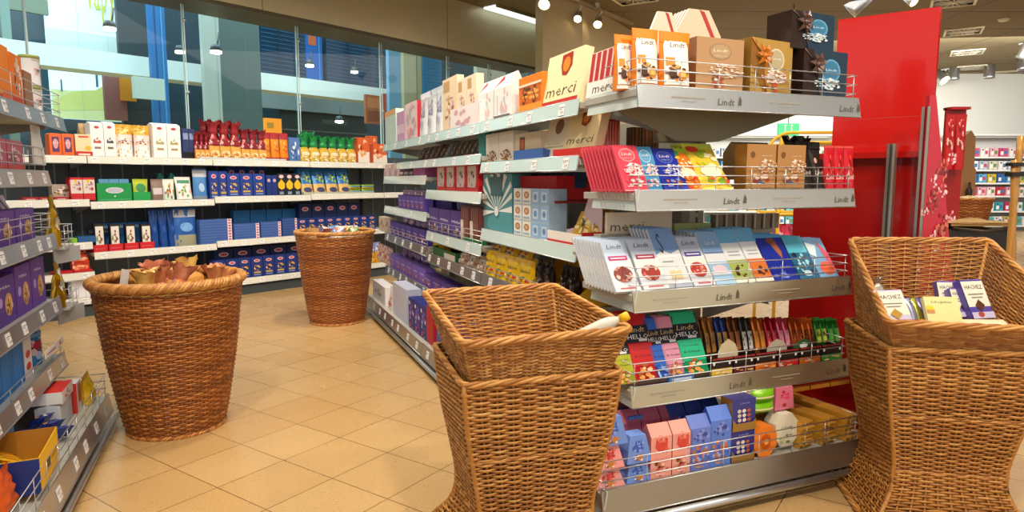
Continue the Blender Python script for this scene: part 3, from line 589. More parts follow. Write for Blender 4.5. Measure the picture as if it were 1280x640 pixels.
#==BASKETS==
# ================================================================== wicker baskets
def fiber(me, vals):
    at = me.attributes.new('fiber', 'FLOAT', 'POINT'); at.data.foreach_set('value', vals)
def weave_mesh(S, rows, nst, r, amp, t0=0.0, t1=1.0, seed=0, spi=4, smp=5, stake=True, mat=WICK, rz=1.15):
    """rows of willow rods passing in and out of upright stakes on the surface S(t, s)"""
    q = np.random.default_rng(seed); n = nst*spi; s = np.arange(n)/n; ang = np.arange(smp)*2*PI/smp
    V = []; F = []; VAL = []; base = 0
    def frame(t, s):
        P = S(t, s); e1 = 2e-3; T = S(t, (s+e1) % 1)-S(t, (s-e1) % 1); T /= np.linalg.norm(T, axis=1)[:, None]+1e-9
        tt = min(t+.01, 1); t_ = max(t-.01, 0); U = S(tt, s)-S(t_, s); U /= np.linalg.norm(U, axis=1)[:, None]+1e-9
        N = np.cross(T, U); N /= np.linalg.norm(N, axis=1)[:, None]+1e-9; return P, T, U, N
    idx = np.arange(n)
    for i in range(rows):
        t = t0+(t1-t0)*(i+.5)/rows; P, T, U, N = frame(t, s)
        wob = q.normal(0, r*.05, n); wob = (wob+np.roll(wob, 1)+np.roll(wob, -1))/3
        off = amp*np.cos(PI*nst*s+PI*i)+wob; rr = r*q.uniform(.86, 1.1)
        C = P+N*off[:, None]
        ring = C[:, None, :]+rr*(np.cos(ang)[None, :, None]*N[:, None, :]+rz*np.sin(ang)[None, :, None]*U[:, None, :])
        V.append(ring.reshape(-1, 3)); tint = q.uniform(.12, .5)
        seg = q.uniform(-.08, .08, max(1, n//14)+1); vv = tint+np.repeat(seg, 14)[:n]; VAL.append(np.repeat(vv, smp))
        a = idx*smp; bq = ((idx+1) % n)*smp
        for k in range(smp):
            k2 = (k+1) % smp; F.append(np.stack([a+k, a+k2, bq+k2, bq+k], 1)+base)
        base += n*smp
    V = np.concatenate(V); F = np.concatenate(F); VAL = np.concatenate(VAL)
    if stake:
        nt_ = 14; ts = t0+(t1-t0)*np.linspace(0, 1, nt_); PV = []; 
        for t in ts:
            P, T, U, N = frame(t, np.arange(nst)/nst+1e-4); PV.append((P, T, N))
        SV = np.stack([P[:, None, :]+r*1.0*(np.cos(ang)[None, :, None]*N[:, None, :]+np.sin(ang)[None, :, None]*T[:, None, :]) for P, T, N in PV])   # nt, nst, smp, 3
        SVf = SV.reshape(-1, 3); FF = []
        for j in range(nt_-1):
            a = (j*nst+np.arange(nst))*smp; bq = ((j+1)*nst+np.arange(nst))*smp
            for k in range(smp): FF.append(np.stack([a+k, a+(k+1) % smp, bq+(k+1) % smp, bq+k], 1)+base)
        V = np.concatenate([V, SVf]); F = np.concatenate([F]+FF); VAL = np.concatenate([VAL, np.full(len(SVf), .3)])
    me = bpy.data.meshes.new('weave'); me.vertices.add(len(V)); me.vertices.foreach_set('co', V.ravel())
    me.loops.add(F.size); me.loops.foreach_set('vertex_index', F.ravel().astype(np.int32)); me.polygons.add(len(F))
    me.polygons.foreach_set('loop_start', np.arange(len(F), dtype=np.int32)*4); me.polygons.foreach_set('loop_total', np.full(len(F), 4, dtype=np.int32)); me.update(calc_edges=True)
    me.polygons.foreach_set('use_smooth', np.ones(len(F), bool)); me.materials.append(mat); fiber(me, VAL); return me
def twist_mesh(P, Rb, r, turns, strands=3, mat=WICK, closed=True, seed=1, flat=1.0):
    b = MB(); P = np.array(P); q = random.Random(seed); n = len(P)
    tg = np.roll(P, -1, 0)-np.roll(P, 1, 0) if closed else np.gradient(P, axis=0); tg /= np.linalg.norm(tg, axis=1)[:, None]
    up = np.array([0, 0, 1.]); a = np.cross(tg, up); bad = np.linalg.norm(a, axis=1) < .2; a[bad] = (1, 0, 0); a /= np.linalg.norm(a, axis=1)[:, None]; c = np.cross(a, tg); vals = []
    for k in range(strands):
        ph = 2*PI*k/strands+np.arange(n)/n*turns*2*PI
        pts = P+Rb*(np.cos(ph)[:, None]*a+flat*np.sin(ph)[:, None]*c); v0 = len(b.v); b.tube(pts, r, mat, 6, closed); vals += [q.uniform(.35, .8)]*(len(b.v)-v0)
    me = b.mesh('twist'); fiber(me, vals); return me
def resample(P, n):
    P = np.array(P, float); d = np.r_[0, np.cumsum(np.linalg.norm(np.diff(P, axis=0), axis=1))]; t = np.linspace(0, d[-1], n, endpoint=False); return np.stack([np.interp(t, d, P[:, k]) for k in range(3)], 1)
def solid(me_fn, name, o): link(name, me_fn, o)
def quadS(levels):
    """levels: [(t, four corners (x, y, z))] -> surface; s runs round the four sides, corners slightly rounded"""
    ts = [l[0] for l in levels]; C = np.array([l[1] for l in levels], float)
    def S(t, s):
        s = np.atleast_1d(s) % 1
        c = np.array([[np.interp(t, ts, C[:, i, k]) for k in range(3)] for i in range(4)])
        j = np.floor(s*4).astype(int) % 4; f = (s*4) % 1; rd = .045
        P = c[j]*(1-f)[:, None]+c[(j+1) % 4]*f[:, None]; ctr = c.mean(0)
        dist = np.minimum(f, 1-f); near = np.clip(1-dist/rd, 0, 1)**2
        return P+(ctr-P)*(near*.025)[:, None]
    return S
def round_basket(u, vb, rb, rt, h, mat, desc, rows=62, nst=44, seed=0, rim=.016, ctr=None, lean=(0, 0)):
    X, Y = ctr; o = empty('wicker_basket', Matrix.Translation((X, Y, 0)))
    prof = [(0, rb), (.12, rb+(rt-rb)*.2), (.5, rb+(rt-rb)*.62), (1, rt)]
    def S(t, s):
        s = np.atleast_1d(s); r_ = np.interp(t, [p[0] for p in prof], [p[1] for p in prof]); a = s*2*PI
        return np.stack([r_*np.cos(a)+lean[0]*t, r_*np.sin(a)+lean[1]*t, np.full_like(a, h*t)], 1)
    me = weave_mesh(S, rows, nst, h/rows*.47, .0045, .02, .955, seed, mat=mat); link('woven_side', me, o)
    c = MB(); n = 48
    P = [tuple(S(t, np.array([i/n]))[0]*np.array([.978, .978, 1])) for t in (.03, .5, .9) for i in range(n)]; c.add(P, [(i, (i+1) % n, n+(i+1) % n, n+i) for i in range(n)]+[(n+i, n+(i+1) % n, 2*n+(i+1) % n, 2*n+i) for i in range(n)]+[tuple(range(n))], M('#3c200c', 'r')); link('shade_backing', c.mesh('lin'), o)  # dark shell added behind the weave for shade in its gaps
    P = [S(.985, np.array([i/160]))[0] for i in range(160)]; link('rim', twist_mesh(P, rim*.98, rim*.5, 22, 6, WICKR, flat=.85), o)
    P = [S(.012, np.array([i/120]))[0] for i in range(120)]; link('foot_rim', twist_mesh(P, .008, .007, 26, 3, mat), o)
    P = [S(.945, np.array([i/120]))[0]*np.array([1.012, 1.012, 1]) for i in range(120)]; link('band', twist_mesh(P, .004, .004, 30, 2, WICK), o)
    tag(o, desc, '', 'basket'); return o, S
B1, S1 = round_basket(0, 0, .228, .352, .80, WICKD, 'tall round wicker basket of wrapped sweets in left aisle', 62, 44, 3, ctr=(-1.79, 3.43), rim=.021)
B2, S2 = round_basket(0, 0, .235, .345, .845, WICKC, 'round wicker basket standing farther back in the aisle', 66, 40, 4, ctr=(-1.62, 6.06), rim=.015)
def square_basket(ctr, ang, desc, tray, seed, desc2):
    X, Y = ctr; o = empty('wicker_stand', Matrix.Translation((X, Y, 0)) @ Matrix.Rotation(ang, 4, 'Z')); mw = o.matrix_world
    def sq(hw, z): return [(-hw, -hw, z), (hw, -hw, z), (hw, hw, z), (-hw, hw, z)]
    prof = [(0, .295), (.05, .27), (.14, .222), (.22, .198), (.3, .192), (.38, .196), (.5, .211), (.7, .237), (.85, .25), (1, .258)]
    S = quadS([(t, sq(hw, .70*t)) for t, hw in prof])
    link('woven_side', weave_mesh(S, 78, 40, .0047, .0056, .01, .985, seed, spi=6, mat=WICK, smp=5), o)
    for k in range(4):
        P = [S(t, np.array([k/4+.0001]))[0]*np.array([1.01, 1.01, 1]) for t in np.linspace(.01, .99, 16)]; b = MB(); b.tube(P, .0085, WICK, 8); me = b.mesh('p'); fiber(me, [.4]*len(me.vertices)); link('corner_post', me, o)
    for t, rr, nm in ((.99, .0065, 'rim'), (.015, .007, 'foot_rim'), (.62, .004, 'band'), (.3, .004, 'band')):
        P = resample([S(t, np.array([i/160]))[0]*np.array([1.006, 1.006, 1]) for i in range(161)], 200); link(nm, twist_mesh(P, rr*.8, rr*.9, 14, 3, WICKR), o)
    b = MB(); n = 40
    P = [tuple(S(t, np.array([i/n]))[0]*np.array([.955, .955, 1])) for t in (.02, .14, .3, .6, .9) for i in range(n)]; b.add(P, [(j*n+i, j*n+(i+1) % n, j*n+n+(i+1) % n, j*n+n+i) for j in range(4) for i in range(n)], M('#4a2a10', 'r')); link('shade_backing', b.mesh('l'), o)  # added shell again, its dark colour stands for shade between rods
    tag(o, desc, '', 'basket')
    # the flared tray set into its top; corners given in world xy: FL, FR, BR, BL
    inv = mw.inverted(); top = [tuple(inv @ Vector(p)) for p in tray]
    q = .222; bot = [(-q, -q, .665), (q, -q, .665), (q, q, .69), (-q, q, .69)]
    o2 = empty('wicker_tray', mw.copy()); S = quadS([(0, bot), (1, top)]); hh = (top[0][2]-.66+top[2][2]-.68)/2
    rows = int(max(16, hh/.0105*1.6)); link('woven_side', weave_mesh(S, rows, 40, hh/rows*.56, .0055, .03, .97, seed+9, spi=6, mat=WICK), o2)
    P = resample([S(1.0, np.array([i/200]))[0] for i in range(201)], 240); link('rim', twist_mesh(P, .0075, .0062, 12, 4, WICKR), o2)
    P = resample([S(.03, np.array([i/200]))[0] for i in range(201)], 200); link('foot_rim', twist_mesh(P, .005, .006, 22, 3, WICK), o2)
    for k in range(4):
        P = [S(t, np.array([k/4+.0001]))[0] for t in np.linspace(.03, 1, 8)]; b = MB(); b.tube(P, .008, WICK, 8); me = b.mesh('p'); fiber(me, [.5]*len(me.vertices)); link('corner_post', me, o2)
    def SB(t, s):                                        # woven bottom
        c = np.array(bot); s = np.atleast_1d(s)
        return None
    b = MB(); vals = []; rr = random.Random(seed)
    for i in range(42):
        f = (i+.5)/42; y = -q+2*q*f; z = .668+.025*f; xs_ = np.linspace(-q, q, 41); v0 = len(b.v)
        b.tube([(x, y, z+.004*math.cos(PI*k/2+PI*i)) for k, x in enumerate(xs_)], .005, WICK, 5); vals += [rr.uniform(.1, .6)]*(len(b.v)-v0)
    me = b.mesh('bt'); fiber(me, vals); link('woven_bottom', me, o2)
    tag(o2, desc2, '', 'basket'); return o, o2, mw
B3 = square_basket((.03, 2.235), R(16.3), 'square waisted wicker stand in the centre foreground', [(-.145, 1.90, .822), (.378, 2.06, .83), (.165, 2.60, .885), (-.33, 2.46, .88)], 21, 'flared wicker tray on the centre stand, nearly empty')
B4 = square_basket((1.665, 2.555), R(-10.4), 'square waisted wicker stand at the right edge', [(1.325, 2.30, .80), (1.93, 2.21, .79), (2.12, 2.94, 1.035), (1.51, 2.96, 1.035)], 33, 'tilted wicker tray of wrapped chocolate bars on right stand')
# ================================================================== shelves
lt = lambda xs, mid=(): [('t', x, .42, .07, 'Lindt', '#5b5347', 13, .25) for x in xs]+[('p', [(x+.05, .3), (x+.06, .75), (x+.066, .55), (x+.063, .3)], '#5b5347') for x in xs]+[('r', m-.07, .52, m+.07, .57, '#a39a8c') for m in mid]+[('r', m-.03, .36, m+.03, .4, '#a39a8c') for m in mid]
G3 = (.022, .055, .09)
SILV = M('#d9d6cf', 'b'); SILV_BOUNCE = M('#cbbf9f', 'b')  # lower rails: silver with the warm floor bounce put into the colour
shelf(END, 0, 1.11, 1.645, .40, 'silver rail shelf,', 'topmost of the end display', 0, (.02, .058, .096), ends=(1, 1), lip=.082, text=lt((.36, .93), (.62, .2)), endlip=[(-1, .38)], lipmat=M('#e6ecf2', 'b'), br=False)  # reflected window light is put into this rail's paler colour
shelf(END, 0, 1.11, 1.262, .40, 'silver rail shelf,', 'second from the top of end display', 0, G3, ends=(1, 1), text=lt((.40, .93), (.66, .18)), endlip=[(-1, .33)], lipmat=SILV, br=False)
shelf(END, 0, 1.12, .88, .40, 'silver rail shelf,', 'middle of the end display', 0, G3, ends=(1, 1), text=lt((.38, .93), (.66, .15)), endlip=[(-1, .33)], lipmat=SILV_BOUNCE, br=False)
shelf(END, 0, 1.13, .508, .40, 'silver rail shelf,', 'fourth from the top of end display', 0, G3, ends=(1, 1), text=lt((.45, .92), (.68, .15)), endlip=[(-1, .3)], lipmat=SILV_BOUNCE, br=False)
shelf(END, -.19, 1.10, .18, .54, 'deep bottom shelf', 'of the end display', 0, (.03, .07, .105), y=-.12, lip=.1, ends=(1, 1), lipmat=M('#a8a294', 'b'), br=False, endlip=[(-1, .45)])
b = MB(); b.tube([(-.2, -.14, .06), (1.11, -.14, .06)], .016, STEEL, 8); b.tube([(-.2, -.14, .06), (-.215, .35, .06)], .016, STEEL, 8); tag(link('bumper_rail', b.mesh('br'), None, END.m(0, 0)), 'round steel bumper under end display bottom shelf', '', 'rail')
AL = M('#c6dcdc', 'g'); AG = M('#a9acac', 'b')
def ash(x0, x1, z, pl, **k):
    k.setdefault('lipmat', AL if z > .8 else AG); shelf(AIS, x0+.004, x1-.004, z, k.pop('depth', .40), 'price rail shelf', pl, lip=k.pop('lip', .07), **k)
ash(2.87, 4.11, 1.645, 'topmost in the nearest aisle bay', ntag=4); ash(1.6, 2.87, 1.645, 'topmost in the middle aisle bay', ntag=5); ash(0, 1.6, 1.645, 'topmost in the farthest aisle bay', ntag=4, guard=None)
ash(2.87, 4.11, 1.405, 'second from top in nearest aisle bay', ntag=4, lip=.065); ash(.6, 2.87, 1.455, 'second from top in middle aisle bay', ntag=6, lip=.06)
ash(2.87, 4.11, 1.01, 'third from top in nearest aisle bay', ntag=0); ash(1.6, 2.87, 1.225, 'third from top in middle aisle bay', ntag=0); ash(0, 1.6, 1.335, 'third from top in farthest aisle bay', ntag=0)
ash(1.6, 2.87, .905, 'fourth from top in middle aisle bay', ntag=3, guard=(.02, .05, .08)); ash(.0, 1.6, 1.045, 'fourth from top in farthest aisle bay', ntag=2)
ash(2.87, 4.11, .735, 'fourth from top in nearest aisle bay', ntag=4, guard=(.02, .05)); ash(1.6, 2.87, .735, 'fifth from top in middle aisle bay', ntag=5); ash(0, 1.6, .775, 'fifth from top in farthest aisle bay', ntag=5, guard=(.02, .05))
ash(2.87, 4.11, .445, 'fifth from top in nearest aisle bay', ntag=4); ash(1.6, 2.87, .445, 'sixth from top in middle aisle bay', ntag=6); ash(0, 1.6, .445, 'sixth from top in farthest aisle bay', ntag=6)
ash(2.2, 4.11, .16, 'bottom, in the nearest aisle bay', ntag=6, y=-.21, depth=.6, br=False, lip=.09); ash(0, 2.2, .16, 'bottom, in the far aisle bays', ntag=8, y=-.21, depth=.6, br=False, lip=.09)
b = MB(); b.tube([(0, -.23, .045), (4.1, -.23, .045)], .016, STEEL, 8); tag(link('bumper_rail', b.mesh('br'), None, AIS.m(0, 0)), 'long steel bumper under the aisle bottom shelf', '', 'rail')
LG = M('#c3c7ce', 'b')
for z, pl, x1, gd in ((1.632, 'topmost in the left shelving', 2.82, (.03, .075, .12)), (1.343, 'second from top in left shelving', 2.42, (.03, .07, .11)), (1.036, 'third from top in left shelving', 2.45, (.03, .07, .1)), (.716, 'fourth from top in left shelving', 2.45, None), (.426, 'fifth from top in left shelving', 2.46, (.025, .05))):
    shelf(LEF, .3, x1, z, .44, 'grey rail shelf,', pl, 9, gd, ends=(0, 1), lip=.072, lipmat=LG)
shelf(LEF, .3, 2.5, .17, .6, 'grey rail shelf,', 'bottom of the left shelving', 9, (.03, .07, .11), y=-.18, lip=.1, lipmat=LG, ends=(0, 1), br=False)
b = MB(); b.tube([(.3, -.2, .045), (2.5, -.2, .045)], .014, STEEL, 8); tag(link('bumper_rail', b.mesh('br'), None, LEF.m(0, 0)), 'steel bumper under left shelving bottom shelf', '', 'rail')
BL = M('#dfe0d8', 'p')
def bsh(x0, x1, z, pl, **k): shelf(BCK, x0+.004, x1-.004, z, .44, 'white rail shelf', pl, k.pop('nt', 6), lip=.07, lipmat=BL, tilt=R(6), **k)
bx = (-3.03, -1.83, -.63, .57, 1.7, 2.85)
for i, nm in enumerate(('leftmost wall bay', 'second wall bay', 'third wall bay', 'fourth wall bay', 'rightmost wall bay')):
    z2 = (1.12, 1.095, 1.12, 1.13, 1.13)[i]; z3 = (.715, .61, .635, .65, .65)[i]
    bsh(bx[i], bx[i+1], 1.525, 'topmost in the '+nm); bsh(bx[i], bx[i+1], z2, 'second from top in the '+nm); bsh(bx[i], bx[i+1], z3, 'third from top in the '+nm)
    if i == 0: bsh(bx[i], bx[i+1], .43, 'fourth from top in the '+nm)
    bsh(bx[i], bx[i+1], .19, 'bottom of the '+nm, br=False)
for z, pl in ((1.06, 'upper back side'), (.75, 'lower back side')): shelf(RGT, .02, 1.2, z, .40, 'plain shelf on', pl+' of the gondola', 0, lipmat=AG)
# ================================================================== packs
LL = lambda c='#f6efe2', y=.84, w=.6: [('t', .5, y, w, 'Lindt', c, .55, .2)]
def T(x, y, w, s, c='#222222', a=1.0, sh=0): return ('t', x, y, w, s, c, a, sh)
BRN = ['#4a2412', '#6e3a1e', '#8c5530']; NUT = ['#5c2f16', '#c98a4a', '#e0b070', '#7a3e1c']; REDS = ['#c92a1f', '#8f1710', '#e2683f']
E1, E2, E3, E4, E5 = 'on end display top shelf', 'on end display second shelf', 'on end display middle shelf', 'on end display fourth shelf', 'on end display bottom shelf'
zE = {1: 1.634, 2: 1.251, 3: .869, 4: .497, 5: .169}
# --- end display, top shelf
OR = [('r', 0, .82, 1, 1, '#f08a1c'), ('d', .5, .74, .42, .18, '#f7f1ea'), ('r', .08, .1, .92, .74, '#f7f1ea'), T(.55, .78, .5, 'Lindt', '#4a4540', .5, .2), ('r', .12, .42, .4, .56, '#ef8a1e'), ('s', .5, .3, .36, .13, 22, ['#4a2412', '#ef8a1e', '#f6b04a', '#e0b8b0', '#6e3a1e'], 3), ('r', .05, .02, .95, .08, '#f2ede6'), ('d', .3, .28, .13, .09, '#4a2412'), ('d', .62, .27, .15, .09, '#f29a2c'), ('d', .62, .27, .09, .055, '#f8c070')]
row(END, k_pouch, 'sweet_pouch', 'narrow orange and white pumpkin pouch', E1, 'pouch', 771, 797, 1, 42, zE[1], y=.09, d=.06, base='#f08a1c', D=OR, v=100, seal='#f5a23a')
row(END, k_pouch, 'sweet_pouch', 'medium orange and white pumpkin pouch', E1, 'pouch', 794, 828, 1, 34, zE[1], y=.04, d=.07, base='#f08a1c', D=OR, v=100, seal='#f5a23a')
row(END, k_pouch, 'sweet_pouch', 'wide orange and white pumpkin pouch', E1, 'pouch', 828, 868, 1, 38, zE[1], y=.04, d=.07, base='#f08a1c', D=OR, v=100, seal='#f5a23a')
gl = [('d', .5, .76, .24, .15, '#a08460'), ('d', .5, .76, .21, .13, '#b99a72'), T(.5, .78, .3, 'Lindt', '#f4ead8', .5, .2), T(.5, .68, .28, 'LINDOR', '#f4ead8', .3), ('s', .62, .42, .34, .12, 40, ['#f2e2d4', '#d9b89c'], 5), ('s', .45, .2, .16, .1, 12, ['#c44a30', '#f2ded0', '#8c4a30'], 8)]
row(END, k_box, 'gift_box', 'gold brown truffle carton without bow', E1, 'box', 868, 930, 1, 48, zE[1], d=.1, base='#b98f63', D=gl, side='#8a5f34', v=100, st='g')
gd = [('p', [(0, 1), (0, .55), (.35, 0), (.45, 0), (.12, .95)], '#8d6228'), ('d', .6, .66, .2, .2, '#d9d0b4'), ('d', .6, .66, .17, .17, '#b8ab88'), T(.6, .68, .24, 'Lindt', '#f6f0de', .5, .2), ('s', .55, .36, .3, .12, 40, ['#f7ecec', '#e8c8c8'], 4), ('s', .5, .17, .16, .09, 10, ['#c44a30', '#8c5030'], 9)]
row(END, k_gift, 'gift_box', 'gold gift box with orange bow', E1, 'box', 932, 995, 1, 50, zE[1], d=.13, base='#b8934e', D=gd, side='#8a6428', v=100, bow='#c9731f', rz=R(8))
dk = [('p', [(0, 1), (.2, 1), (.35, 0), (0, 0)], '#2c1c16'), ('d', .62, .6, .22, .24, '#5f9fc4'), ('d', .62, .6, .18, .2, '#3a79a0'), T(.62, .62, .26, 'Lindt', '#dff2fa', .5, .2), ('s', .55, .34, .3, .12, 44, ['#f2f2f4', '#b8d8e8'], 6)]
row(END, k_gift, 'gift_box', 'dark blue gift box with brown bow', E1, 'box', 1000, 1062, 1, 60, zE[1], d=.13, base='#2a3f52', D=dk, side='#2a1b16', v=100, bow='#5c4038', h=.205, rz=R(4), group='dark gift boxes')
row(END, k_gift, 'gift_box', 'dark gift box with bow stacked on another', E1, 'box', 985, 1046, 1, 20, zE[1]+.208, y=.07, d=.13, base='#2a3f52', D=dk, side='#2a1b16', v=50, bow='#5c4038', h=.15, rz=R(4), group='dark gift boxes')
hs = [('p', [(.5, 1), (.62, .98), (1, .55), (1, .45), (.56, .94)], '#b23a34'), ('s', .3, .35, .16, .2, 9, ['#b6483e', '#d8b0a0'], 2)]
b = MB(); b.prism([(.0, 0), (1.05, 0), (.72, -.1), (.58, -.14), (.36, -.14), (.26, -.1)], .26, .266, '#8f8666'); b.box(.36, .58, .266, .43, -.14, -.1, '#7f775c')
link('bracket', b.mesh('gusset'), bpy.data.objects['shelf'], Matrix.Translation((0, 0, -.028)))
q = row(END, k_poly, 'gift_carton', 'cream house shaped carton, narrower', E1, 'carton', 810, 850, 1, 15, zE[1]+.001, y=.15, d=.012, poly=HOUSE, base='#e6d3bd', side='#f7f3ee', D=hs, v=60)
row(END, k_poly, 'gift_carton', 'cream carton with cut corners', E1, 'carton', 842, 902, 1, 12, zE[1]+.001, y=.21, d=.008, poly=HOUSE, base='#dcc6ae', side='#f7f3ee', D=hs, v=60, deep=4, dd=.022, group='cream cartons with cut corners')
# left end of the top shelf, facing the aisle
ME = [T(.5, .3, .82, 'merci', '#59502c', .8, .12), ('r', 0, .0, 1, .13, '#c2342c'), T(.5, .065, .7, 'merci   Schokolade', '#f3dcd0', .09), ('p', [(.42, .95), (.7, .97), (.72, .72), (.6, .56), (.48, .58), (.42, .74)], '#a82c22'), ('d', .57, .76, .1, .14, '#e08a2c')]
def side_item(kind, name, desc, place, cat, a0, a1, z, hgt, y=.04, d=.05, lean=0, rz=0, group=None, **kw):
    """item on the aisle side given by its distance span a0..a1"""
    w = abs(a1-a0)*.96; pr = kind(w, hgt, d, **kw); return inst(pr, name, AIS.m(6.67-(a0+a1)/2, y, z+.001+d*math.sin(lean), rz, -lean), desc, place, cat, group)
def arow(kind, name, desc, place, cat, u0, u1, n, vt, z, **kw): return row(AIS, kind, name, desc, place, cat, u0, u1, n, vt, z, **kw)
A1, A2, A3, A4, A5, A6 = 'on aisle top shelf', 'on second aisle shelf', 'on third aisle shelf', 'on fourth aisle shelf', 'on lower aisle shelf', 'on bottom aisle shelf'
arow(k_box, 'chocolate_box', 'large cream thank you chocolate box', A1, 'box', 676, 722, 1, 66, 1.634, d=.045, base='#f3e3b4', D=ME, v=100, lean=R(10))
RS = [('r', .02+.17*i, .36, .13+.17*i, .98, '#c23040') for i in range(6)]+[('r', 0, 0, 1, .34, '#f8f4ee'), T(.55, .17, .7, 'merci', '#59502c', .9, .12)]
side_item(k_box, 'chocolate_box', 'white chocolate box with red sticks', E1, 'box', 2.27, 2.55, 1.634, .19, y=.03, d=.05, base='#f6dcc0', D=RS, lean=R(8))
side_item(k_box, 'chocolate_box', 'pale blue box behind the orange pouches', E1, 'box', 2.3, 2.54, 1.634, .25, y=.16, d=.04, base='#7f9cc4', D=[('r', 0, .8, 1, 1, '#b6c8dc')])
OT = [('r', 0, .0, 1, .28, '#f39a34'), ('r', .06, .3, .94, .72, '#d86a10'), ('s', .5, .5, .4, .16, 10, ['#5c3a18', '#f5b25a'], 4), T(.25, .5, .16, 'S', '#5c3a18', 1.6), T(.7, .5, .16, 'S', '#5c3a18', 1.6), ('r', 0, .74, 1, .8, '#fbe4cc')]
arow(k_box, 'biscuit_carton', 'bright orange display carton', A1, 'carton', 648, 678, 1, 94, 1.634, d=.12, base='#f08418', D=OT, top='#f6c08a', v=120, bev=.002)
arow(k_box, 'biscuit_carton', 'red carton with orange packs', A1, 'carton', 686, 706, 1, 98, 1.634, d=.1, y=.12, base='#cf3038', D=[('r', .1, .05, .9, .5, '#ee8a24'), T(.5, .3, .3, 'S', '#5c3a18', 1.6)], v=120)
TR = [('p', [(0, 0), (0, .75), (.3, 1), (.42, .9), (.2, .55), (.2, 0)], '#c23440'), ('s', .6, .4, .22, .3, 12, ['#e6c0b8', '#c9d0d8'], 3)]
arow(k_gable, 'gift_carton', 'white and red carton with pointed top', A1, 'carton', 597, 640, 2, 96, 1.634, d=.08, base='#f6efee', D=TR, v=120)
b = MB(); b.box(-.12, .12, 0, .006, 0, .12, CLEAR); b.box(-.12, .12, -.03, 0, 0, .006, '#c8ccd0'); b.tube([(-.12, 0, .12), (.12, 0, .12)], .003, WIRE); tag(link('card_holder', b.mesh('c'), None, AIS.m(3.2, .02, 1.634, 0, R(-50))), 'tilted clear card holder beside the orange carton', '', 'holder')
CRM = [('r', .08, .75, .5, .95, '#c9a06a'), ('s', .5, .35, .35, .28, 22, ['#e2b27a', '#f6ead6', '#b07a4a', '#d9c0e0'], 4), T(.5, .62, .5, 'ALMA', '#8a6ab0', .3), ('r', 0, 0, 1, .06, '#e0b05a')]
arow(k_box, 'sweet_carton', 'tall cream caramel carton', A1, 'carton', 553, 572, 1, 97, 1.634, d=.05, base='#efd9b8', D=CRM, v=140); arow(k_box, 'sweet_carton', 'tall cream caramel carton', A1, 'carton', 572, 596, 2, 96, 1.634, d=.05, base='#f2e2c8', D=CRM, v=140)
arow(k_tray, 'sweet_tray', 'white low tray of caramel packs', A1, 'tray', 562, 600, 1, 132, 1.634, d=.1, y=.012, base='#f3ecec', D=[('s', .4, .5, .3, .4, 10, ['#e8b45c', '#d8a8b8'], 2)], v=150, back=.06)
WB = [('s', .5, .55, .3, .3, 12, ['#b8b4d0', '#d0ccd8', '#9a96b8'], 5), T(.5, .6, .6, 'ALL', '#555577', .6)]
arow(k_pouch, 'sweet_pouch', 'white sweet pouch', A1, 'pouch', 522, 553, 3, 118, 1.634, d=.06, base='#eef0f4', D=WB, v=150)
arow(k_pouch, 'sweet_pouch', 'white sweet pouch set farther in', A1, 'pouch', 522, 550, 2, 112, 1.634, d=.06, y=.14, base='#f4f6fa', D=WB, v=150)
arow(k_box, 'gift_carton', 'pink and white patterned carton', A1, 'carton', 506, 522, 1, 128, 1.634, d=.1, base='#f0d8dc', side='#cf2338', D=[('s', .5, .5, .4, .45, 24, ['#d89aa8', '#b8c8cc', '#e8b8c0'], 3)], v=150)
arow(k_box, 'gift_carton', 'pink and mauve slim carton', A1, 'carton', 496, 505, 2, 140, 1.634, d=.08, base='#c8a0c4', D=[('r', 0, .3, 1, .6, '#e8d0e0')], v=150)
arow(k_box, 'gift_carton', 'mint carton with orange top', A1, 'carton', 481, 495, 1, 138, 1.634, d=.08, base='#c4dcd4', top='#e8a05a', D=[('r', 0, .85, 1, 1, '#e8b070')], v=150)
# second aisle shelf
zA = {1: 1.634, 2: 1.394, 3: .999, '3b': 1.214, 4: .724, '4b': .894, 5: .434, 6: .149}
NB = [('r', 0, .45, 1, 1, '#e9e2d4'), ('s', .5, .25, .42, .2, 34, NUT, 6), ('r', 0, .9, 1, 1, '#d8cdb8')]
arow(k_box, 'nut_carton', 'white carton with roasted nuts picture', A2, 'carton', 607, 642, 2, 166, zA[2], d=.09, base='#e9e2d4', D=NB, v=185)
BB = [('r', .2, .25, .42, .85, '#5a2a18'), ('r', .24, .35, .38, .75, '#c05a28')]+[('r', .5+.11*i, 0, .51+.11*i, 1, '#b9a584') for i in range(5)]
arow(k_box, 'wafer_box', 'beige wafer box in blue tray', A2, 'box', 643, 676, 1, 166, zA[2]+.02, d=.08, base='#dcc9a8', D=BB, v=185)
arow(k_tray, 'sweet_tray', 'blue low tray under beige wafer box', A2, 'tray', 641, 680, 1, 187, zA[2], d=.12, y=.03, base='#3c66b0', v=190, back=.03)
arow(k_box, 'chocolate_box', 'cream box with brown swirl', A2, 'box', 676, 702, 1, 148, zA[2], d=.04, base='#eee0c4', D=[('d', .6, .75, .2, .18, '#8a5a44'), ('r', 0, .25, 1, .29, '#c9b490'), T(.5, .35, .6, 'au Lait', '#8a8a7a', .3, .2)], v=180, lean=R(14), y=.06)
arow(k_box, 'chocolate_box', 'cream thank you box on second shelf', A2, 'box', 702, 744, 1, 142, zA[2]+.03, d=.04, base='#f2dfa8', D=[T(.5, .26, .8, 'merci', '#59502c', .8, .12), ('p', [(.42, 1), (.72, 1), (.7, .72), (.6, .6), (.45, .66)], '#9c3a1c'), ('d', .57, .82, .1, .12, '#e08a2c')], v=180, lean=R(14), y=.05)
arow(k_tray, 'sweet_tray', 'red low tray under the cream box', A2, 'tray', 690, 748, 1, 185, zA[2], d=.14, y=.015, base='#cf2a20', v=190, back=.05)
